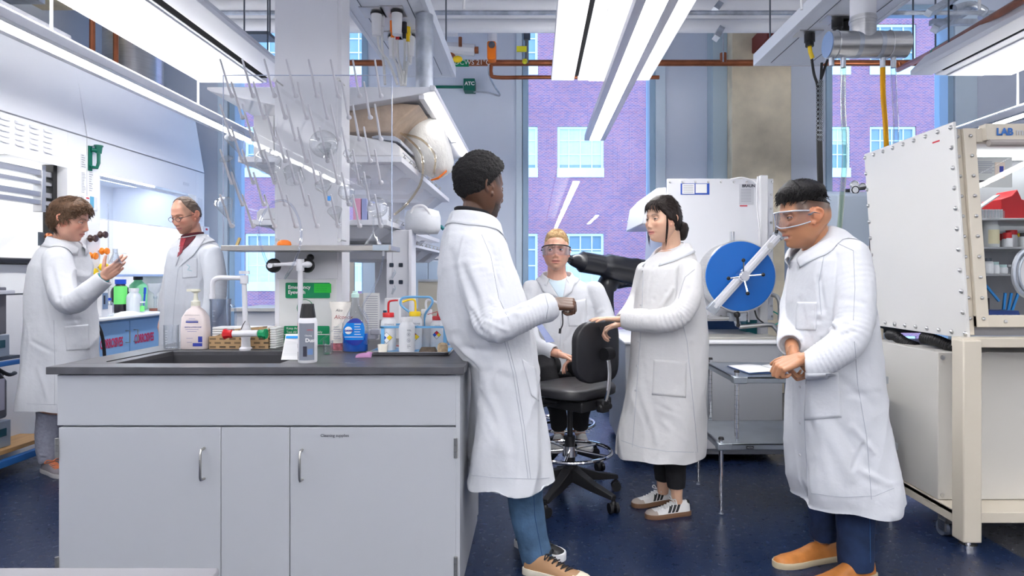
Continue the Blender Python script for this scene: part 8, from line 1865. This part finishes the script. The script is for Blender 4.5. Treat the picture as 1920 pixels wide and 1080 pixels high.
    for hz, tz, nm in ((Vector((P(1293, 0, 3.42).x, 3.43, 0)), Vector((P(1203, 0, 3.38).x, 3.36, 0)), 'white trainer with three dark stripes, nearer'), (Vector((P(1262, 0, 3.58).x, 3.62, 0)), Vector((P(1196, 0, 3.55).x, 3.54, 0)), 'white trainer with three dark stripes, farther')):
        tz = hz + (tz - hz).normalized() * .255
        s_, (hh, d, sd, L) = shoe(o, hz, tz, wm, gum, .075, .092, .024, M_paper, toe_h=.042, toecap=toe, label=nm)
        sdn = sd if sd.y < 0 else -sd; dgr = bpy.context.evaluated_depsgraph_get(); bv = BVHTree.FromPolygons([v.co + woff(s_) for v in s_.data.vertices], [tuple(p.vertices) for p in s_.data.polygons])
        for k in range(3):
            g = []
            for i in range(6):
                row = []
                for j in range(3):
                    q = hh + d * (L * (.36 + .085 * k) - .022 * i / 5 + .008 * (j - 1) / 1 + .0) + Vector((0, 0, .028 + .034 * i / 5)) + sdn * .2
                    r = bv.ray_cast(q, -sdn); row.append((r[0] + sdn * .0012) if r[0] is not None else None)
                if all(row): g.append(row)
            if len(g) > 1: obj('stripe', MB().grid(g), M_black, s_)
        obj('heel_tab', MB().sphere(hh + d * .012 + Vector((0, 0, .062)), (.014, .020, .016), 10, 8), M_black, s_)
woman()

# ================================================================ person: seated man with goggles
def man_seated():
    h = Head(P(1043, 471, 4.27), -4, pitch=-4, sc=1.10, nose=1.0, jaw=1.0, open_=.4)
    base = (.72, .40, .29)
    mb = MB(); h.add(mb)
    pxtube(mb, [(1044, 488, 4.30, .060), (1044, 512, 4.31, .062), (1046, 535, 4.33, .09)], 4)
    mb.rings([pxring(*a) for a in ((528, 1015, 1080, 4.33, .09), (560, 1000, 1105, 4.34, .12), (640, 1005, 1115, 4.36, .12), (690, 1005, 1120, 4.36, .14))])
    for a in ([(998, 550, 4.3, .045), (990, 610, 4.22, .04), (1008, 650, 4.12, .034), (1050, 664, 4.0, .027)], [(1116, 552, 4.3, .045), (1134, 612, 4.25, .04), (1122, 655, 4.1, .034), (1090, 668, 4.0, .027)]): pxtube(mb, a, 4, 12)
    hand(mb, P(1050, 664, 4.0), (.95, -.2, -.25), (0, -.2, -1), -1, 1.0, ((20, 30, 20), (25, 30, 20), (30, 35, 20), (35, 35, 20)), (15, 10), 3)
    hand(mb, P(1092, 668, 4.0), (-.9, -.25, -.25), (0, -.2, -1), 1, 1.0, ((20, 30, 20), (25, 30, 20), (30, 35, 20), (35, 35, 20)), (15, 10), 3)
    for l in ([(1034, 690, 4.36, .07), (1020, 688, 4.03, .055), (1036, 738, 4.0, .045), (1048, 800, 4.1, .036), (1048, 815, 4.1, .035)], [(1073, 690, 4.36, .07), (1099, 688, 4.03, .055), (1098, 738, 4.0, .045), (1088, 800, 4.1, .036), (1088, 815, 4.1, .035)]): pxtube(mb, l, 4, 12)
    o = finish_body(mb, h, .0036, 'person', 'blond person in a lab coat sitting on the far stool before the window', Vector((.15, 4.3, 0)),
        lambda V: h.skincol(V, base, lips=(.55, .19, .17), brow=(.42, .26, .14), stubble=((.45, .26, .17), .25, -.045), blush=.4), skinmat('skin_pink', .12, .40), lids=(19, -14))
    h.eyes(o, (-14, 4), (.06, .09, .12))
    hm = mat('hair_blond', (.55, .36, .17), .5, bump=.4, bscale=120)
    hs_, info = hair_shell(h, [(0, .074), (30, .072), (48, .052), (66, .050), (86, .020), (110, -.005), (180, -.035)], lambda x, y, z, ph: .002 + .014 * sm(.05, .10, z), hm, o, 10, .0016, 200)
    strands(h, info, 900, .030, .0012, hm, o, lambda g, r: np.array([.9, .3, .3]) + r.randn(3) * .25, 12, .3, keep=lambda g: g[2] > .05)
    goggles(h, o, M_black, glassmat('goggle_lens', (1, 1, 1)), bar=True)
    mb = MB()
    mb.rings([pxring(*a) for a in ((520, 1012, 1078, 4.36, .085), (530, 998, 1096, 4.35, .115), (545, 989, 1112, 4.35, .135), (570, 985, 1124, 4.35, .15), (610, 985, 1131, 4.35, .155), (650, 990, 1134, 4.35, .16), (680, 995, 1138, 4.36, .19), (700, 996, 1140, 4.38, .22))])
    sp, _ = pxtube(mb, [(999, 545, 4.31, .075), (988, 600, 4.24, .070), (1000, 645, 4.13, .063), (1040, 662, 4.02, .05)], 5, 18, cup=.04)
    sp2, _ = pxtube(mb, [(1114, 547, 4.31, .075), (1134, 600, 4.26, .070), (1128, 648, 4.13, .063), (1100, 666, 4.02, .05)], 5, 18, cup=.04)
    c = Cloth(mb, .0064, 4)
    c.sleeve(sp, .5, .2, .005, .05, 31); c.sleeve(sp2, .5, .2, .006, .05, 33)
    for f in ((1100, 600, 1130, 580, .014, .008), (1090, 620, 1120, 650, .014, -.008), (1060, 640, 1090, 600, .014, -.006), (1100, 560, 1095, 620, .012, -.008), (1050, 600, 1055, 660, .012, -.006), (1010, 560, 1020, 620, .014, -.006), (1075, 560, 1060, 620, .012, .005)): c.fold(*f)
    c.rough(.0018, 18, 27); co = c.done('lab_coat', M_coat, o)
    tm = mat('tshirt_pale', (.60, .72, .80), .8)
    c.patch('undershirt', [(1025, 513), (1064, 513), (1058, 552), (1048, 566)], tm, o, off=.003, label=None) if False else c.patch('undershirt', [(1023, 520), (1065, 520), (1057, 560), (1050, 560)], tm, o, off=.003)
    M_in = M_coat2
    c.patch('lapel', [(1062, 508 + 12), (1080, 522), (1072, 548), (1055, 560)], M_in, co, off=.007, nu=6, nv=6); c.patch('lapel', [(1008, 523), (1024, 520), (1049, 560), (1018, 548)], M_in, co, off=.007, nu=6, nv=6)
    c.patch('pocket', [(1062, 567), (1099, 560), (1101, 612), (1066, 612)], M_in, co); c.line('placket', [(1056, 556), (1052, 600), (1050, 650)], M_seam, co)
    c.button(1071, 526, M_btn, co)
    cc = P(1045, 516, 4.33); collar(co, cloth=c, pts=collar_pts((cc.x, 4.33), .095, .09, 235, -55, cc.z + .0, .035), h_up=.030)
    trousers(o, ([(1035, 690, 4.36, .10), (1020, 688, 4.03, .085), (1036, 735, 4.0, .064), (1046, 775, 4.06, .056), (1048, 802, 4.1, .052)], [(1072, 690, 4.36, .10), (1099, 688, 4.03, .085), (1098, 735, 4.0, .064), (1090, 775, 4.06, .056), (1088, 802, 4.1, .052)]), M_blackc, .0068)
    wm = mat('trainer_white', (1, 1, 1)); zf = .185
    for u, dx in ((1049, -.03), (1088, .03)): 
        x = P(u, 0, 4.1).x; shoe(o, Vector((x, 4.16, zf)), Vector((x + dx, 3.92, zf - .0)), wm, M_whitep, .09, .098, .026, M_paper, label='white trainer')
    # tablet in his lap
    t = thing('clipboard', 'blue-edged clipboard on the seated man\'s lap', 'clipboard', P(1025, 640, 4.0)); a, b_, c_, d_ = P(1004, 606, 3.97), P(1014, 604, 3.98), P(1040, 640, 3.90), P(1024, 641, 3.88)
    obj('board', MB().rings([[a, b_, c_, d_], [p + Vector((0, -.006, -.004)) for p in (a, b_, c_, d_)]]), mat('board_blue', (.12, .16, .34), .4), t, bevel=.002)
man_seated()

# ================================================================ person: young man with the flask
def man_young():
    h = Head(P(130, 413, 4.12), 104, pitch=12, sc=1.10, nose=1.05, jaw=1.0, smile=.6)
    base = (.68, .37, .27)
    mb = MB(); h.add(mb)
    pxtube(mb, [(122, 428, 4.14, .056), (120, 448, 4.15, .058), (118, 468, 4.16, .09)], 4)
    mb.rings([pxring(*a) for a in ((465, 92, 145, 4.16, .11), (520, 80, 152, 4.17, .14), (640, 75, 160, 4.17, .12), (760, 70, 150, 4.17, .12))])
    pxtube(mb, [(108, 492, 4.02, .045), (118, 545, 3.96, .042), (136, 568, 3.93, .038), (165, 545, 3.92, .032), (197, 518, 3.92, .026)], 4, 12)
    pxtube(mb, [(130, 490, 4.35, .045), (140, 560, 4.38, .04), (170, 560, 4.2, .03)], 4, 12)
    hand(mb, P(195, 519, 3.92), (.80, .0, .58), (-.3, .85, .35), 1, 1.02, ((28, 22, 12), (30, 24, 14), (42, 40, 20), (52, 50, 25)), (35, 8), 4)
    for l in ([(100, 760, 4.16, .09), (92, 820, 4.16, .05), (92, 868, 4.17, .036)], [(130, 760, 4.25, .09), (135, 820, 4.3, .05), (138, 866, 4.3, .036)]): pxtube(mb, l, 4, 12)
    o = finish_body(mb, h, .0036, 'person', 'young person with wavy brown hair in a lab coat holding up a small flask', Vector((-3.1, 4.17, 0)),
        lambda V: h.skincol(V, base, lips=(.55, .20, .18), brow=(.16, .09, .05), blush=.55), skinmat('skin_rosy', .12, .40), lids=(3, -13))
    h.eyes(o, (0, -25), (.05, .04, .03))
    hm = mat('hair_brown', (.10, .050, .024), .55, bump=.5, bscale=70, var=.3, vscale=60)
    hs_, info = hair_shell(h, [(0, .066), (30, .062), (48, .040), (66, .032), (82, .0), (95, -.02), (120, -.055), (180, -.07)], lambda x, y, z, ph: .009 + .016 * sm(.02, .085, z) + .008 * (y < -.02) * sm(.05, .08, z), hm, o, 14, .0052, 60)
    strands(h, info, 4200, .038, .0017, hm, o, lambda g, r: np.array([.5 * np.sign(g[0]), -.9 if g[1] < .02 else .6, -.5 if g[2] < .07 else .1]) + r.randn(3) * .30, 16, .20, curl=.8)
    mb = MB()
    mb.rings([pxring(*a) for a in ((450, 104, 138, 4.16, .07), (458, 94, 148, 4.16, .11), (472, 82, 156, 4.17, .15), (500, 70, 161, 4.17, .18), (550, 63, 166, 4.17, .185), (620, 58, 171, 4.17, .18), (680, 53, 174, 4.17, .18), (740, 49, 177, 4.17, .19), (760, 48, 178, 4.17, .19), (769, 48, 178, 4.17, .19))])
    sp, _ = pxtube(mb, [(108, 486, 4.03, .082), (114, 535, 3.97, .078), (128, 566, 3.93, .072), (150, 560, 3.91, .066), (178, 538, 3.91, .058), (197, 521, 3.92, .054)], 5, 20, cup=.04)
    pxtube(mb, [(128, 490, 4.33, .07), (142, 550, 4.36, .06), (165, 560, 4.22, .05)], 5, 14)
    c = Cloth(mb, .0066, 4); c.hem(P(0, 762, 4.17).z); c.flute(1.0, .45, .015, 5, (P(115, 0, 4.17).x, 4.17), 1.4); c.sleeve(sp, .5, .16, .006, .045, 43)
    for f in ((95, 500, 110, 560, .02, -.010), (110, 560, 130, 590, .014, -.012), (130, 545, 160, 560, .012, .009), (85, 540, 100, 620, .02, .008), (120, 600, 150, 600, .014, -.006), (60, 640, 100, 660, .014, -.006), (100, 650, 160, 640, .012, -.006), (70, 690, 90, 750, .016, .006), (150, 530, 175, 548, .01, -.006)): c.fold(*f)
    c.rough(.002, 17, 37); co = c.done('lab_coat', M_coat, o)
    c.line('seam', [(101, 600), (103, 680), (102, 760)], M_seam, co); c.line('hem_stitch', [(50, 757), (80, 758), (106, 758)], M_seam, co); c.patch('pocket', [(120, 612), (165, 608), (168, 655), (124, 658)], M_coat2, co)
    cc = P(120, 452, 4.15); collar(co, cloth=c, pts=collar_pts((cc.x + .012, 4.15), .092, .09, -15, -345, cc.z + .0, .045), h_up=.030)
    trousers(o, ([(100, 770, 4.16, .095), (93, 800, 4.16, .075), (90, 830, 4.16, .070), (92, 855, 4.16, .066), (94, 866, 4.16, .058)], [(130, 770, 4.25, .09), (134, 820, 4.3, .07), (136, 864, 4.3, .06)]), M_sweat, .0068, 'sweatpants', ((76, 850, 106, 846, .01, -.008), (78, 858, 106, 860, .008, -.008)))
    for x, y in ((P(84, 0, 4.17).x, 4.17), (P(128, 0, 4.3).x, 4.3)): shoe(o, Vector((x, y, 0)), Vector((x + .24, y - .14, 0)), mat('shoe_grey', (.22, .20, .22), .6), mat('sole_grey', (.5, .48, .48), .5), .075, .095, .026, mat('lace_orange', (.75, .22, .08), .6), label='grey shoe with orange laces')
    w = P(194, 521, 3.92); d = Vector((.80, 0, .58)).normalized(); _, a, b = frame_of(d)
    obj('bracelet', MB().tube([w + d * .004 + (a * math.cos(t) * 1.1 + b * math.sin(t)) * .031 for t in [2 * PI * k / 20 for k in range(20)]], .0045, n=6, closed=True), mat('bracelet_teal', (.02, .22, .26), .5), o)
    # the flask he holds
    fc = P(216, 494, 3.87); t = thing('conical_flask', 'small clear conical flask held up by the young man', 'flask', fc)
    obj('body', MB().lathe([(.032, 0), (.034, .004), (.032, .012), (.014, .062), (.0125, .085), (.015, .088), (.013, .088), (.011, .06), (.030, .010), (.001, .004)], fc, n=24, caps=False), glassmat('flask_glass', (.90, .92, .95), .0, fac=.3), t, angle=50)
man_young()

# ================================================================ person: man with glasses and red tie
def man_tie():
    h = Head(P(349, 404, 4.58), -20, pitch=18, sc=1.08, nose=1.05, jaw=1.0, smile=.8, cheeks=.4)
    base = (.66, .34, .24)
    mb = MB(); h.add(mb)
    pxtube(mb, [(358, 420, 4.62, .058), (362, 440, 4.63, .060), (366, 460, 4.64, .09)], 4)
    mb.rings([pxring(*a) for a in ((455, 340, 395, 4.64, .11), (500, 328, 405, 4.64, .14), (640, 320, 408, 4.64, .12), (760, 320, 410, 4.64, .12))])
    pxtube(mb, [(396, 480, 4.5, .045), (404, 540, 4.45, .04), (392, 590, 4.42, .034), (370, 604, 4.40, .027)], 4, 12)
    pxtube(mb, [(330, 480, 4.8, .045), (316, 540, 4.8, .038), (308, 588, 4.78, .026)], 4, 12)
    hand(mb, P(307, 592, 4.78), (-.18, -.1, -.95), (.9, 0, -.1), 1, 1.0, ((25, 30, 20), (28, 32, 20), (32, 35, 20), (36, 35, 20)), (30, 10), 2)
    hand(mb, P(368, 606, 4.40), (-.6, 0, -.8), (.3, .9, 0), -1, .98, ((25, 30, 20),) * 4, (30, 10), 2)
    for l in ([(345, 740, 4.6, .09), (345, 820, 4.6, .05), (345, 845, 4.62, .036)], [(390, 740, 4.7, .09), (392, 820, 4.72, .05), (392, 843, 4.72, .036)]): pxtube(mb, l, 4, 12)
    o = finish_body(mb, h, .0036, 'person', 'balding person with glasses, dark red shirt and tie under a lab coat, looking down', Vector((-2.45, 4.63, 0)),
        lambda V: h.skincol(V, base, lips=(.50, .20, .18), brow=(.22, .13, .09), stubble=((.20, .12, .08), .35, -.060), fade=((.20, .13, .09), .55, .0), blush=.45), skinmat('skin_rosy', .12, .40), lids=(5, -13))
    h.eyes(o, (0, -20), (.05, .05, .05))
    hm = mat('hair_greybrown', (.12, .085, .065), .6, bump=.5, bscale=120)
    hair_shell(h, [(0, .110), (40, .105), (55, .075), (68, .045), (84, .012), (110, -.02), (180, -.05)], lambda x, y, z, ph: .003 + .004 * sm(.02, .08, z), hm, o, 18, .0014, 240)
    # glasses
    fr = MB()
    for sg in (1, -1): fr.tube([h.w((.031 * sg + .022 * math.cos(a), -.098 + .004 * abs(math.cos(a)), -.006 + .014 * math.sin(a))) for a in [2 * PI * k / 24 for k in range(24)]], .0016, n=6, closed=True)
    fr.tube([h.w((-.010, -.100, -.002)), h.w((.010, -.100, -.002))], .0016, n=6)
    g = obj('glasses', fr, mat('glasses_frame', (.06, .05, .05), .3, .5), o, label='thin dark-framed glasses')
    for sg in (1, -1): obj('temple', MB().tube([h.w((.053 * sg, -.094, .0)), h.w((.076 * sg, -.05, .006)), h.w((.079 * sg, .02, .006))], .0018, n=6), mat('glasses_frame', (0, 0, 0)), g); obj('lens', MB().grid([[h.w((.031 * sg + .021 * a, -.0985, -.006 + .013 * b_)) for a in (-.8, .8)] for b_ in (-.8, .8)]), glassmat('lens_clear', (.96, .97, .98), 0, 1.4), g)
    mb = MB()
    mb.rings([pxring(*a) for a in ((438, 352, 384, 4.66, .07), (446, 342, 393, 4.65, .11), (458, 328, 404, 4.64, .14), (480, 320, 412, 4.64, .17), (520, 315, 416, 4.64, .18), (580, 309, 418, 4.64, .18), (650, 303, 420, 4.64, .18), (740, 298, 424, 4.64, .19), (780, 296, 426, 4.64, .2))])
    sp, _ = pxtube(mb, [(396, 478, 4.52, .078), (404, 530, 4.46, .074), (398, 580, 4.43, .066), (374, 600, 4.41, .055)], 5, 18, cup=.04)
    sp2, _ = pxtube(mb, [(333, 478, 4.78, .072), (319, 535, 4.8, .062), (311, 585, 4.79, .055)], 5, 16, cup=.04)
    c = Cloth(mb, .0066, 4); c.sleeve(sp, .6, .2, .005, .05, 53); c.flute(1.0, .5, .008, 5, (P(360, 0, 4.64).x, 4.64), .3)
    for f in ((385, 470, 380, 540, .014, -.009), (395, 500, 400, 560, .014, .005), (380, 560, 410, 560, .012, -.007), (350, 540, 345, 620, .014, -.005), (340, 500, 335, 560, .012, .005)): c.fold(*f)
    c.rough(.0018, 17, 47); co = c.done('lab_coat', M_coat, o)
    rm = mat('shirt_burgundy', (.10, .008, .018), .75)
    c.patch('shirt', [(336, 440), (375, 436), (352, 462), (334, 478)], rm, o, off=.003); obj('shirt_collar', MB().tube([Vector((P(361, 0, 4.63).x + .062 * math.cos(a), 4.63 + .066 * math.sin(a), P(0, 440, 4.63).z + .014 * math.cos(a - .4))) for a in [2 * PI * k / 24 for k in range(24)]], .013, n=8, closed=True, flat=.7), rm, o, label='dark red shirt collar')
    tie = mat('tie_red', (.30, .015, .03), .5, var=.5, vscale=90, aniso=(1, 1, 2)); c.patch('tie', [(340, 446), (349, 448), (342, 474), (333, 483)], tie, o, off=.006, nu=4)
    c.patch('lapel', [(372, 436), (386, 446), (364, 478), (336, 502)], M_coat2, co, off=.007, nu=8, nv=12); c.patch('lapel', [(334, 446), (340, 443), (336, 484), (330, 500)], M_coat2, co, off=.006, nu=4, nv=8)
    c.patch('pocket', [(341, 484), (370, 484), (370, 520), (342, 522)], M_coat2, co); c.line('pen_clip', [(350, 496), (356, 500), (352, 506), (360, 508)], mat('embroidery', (.35, .55, .60), .6), co, r=.003)
    c.line('placket', [(334, 504), (328, 560), (322, 640)], M_seam, co)
    cc = P(361, 446, 4.64); collar(co, cloth=c, pts=collar_pts((cc.x, 4.645), .095, .09, 200, -60, cc.z, .045), h_up=.030)
    trousers(o, ([(345, 750, 4.6, .09), (345, 840, 4.61, .06)], [(390, 750, 4.7, .09), (391, 840, 4.71, .06)]), M_blackc, .008)
    for u, y in ((350, 4.62), (394, 4.73)): x = P(u, 0, y).x; shoe(o, Vector((x, y, 0)), Vector((x - .22, y - .16, 0)), M_black, M_blackm, .08, .095, .02, label='black shoe')
man_tie()
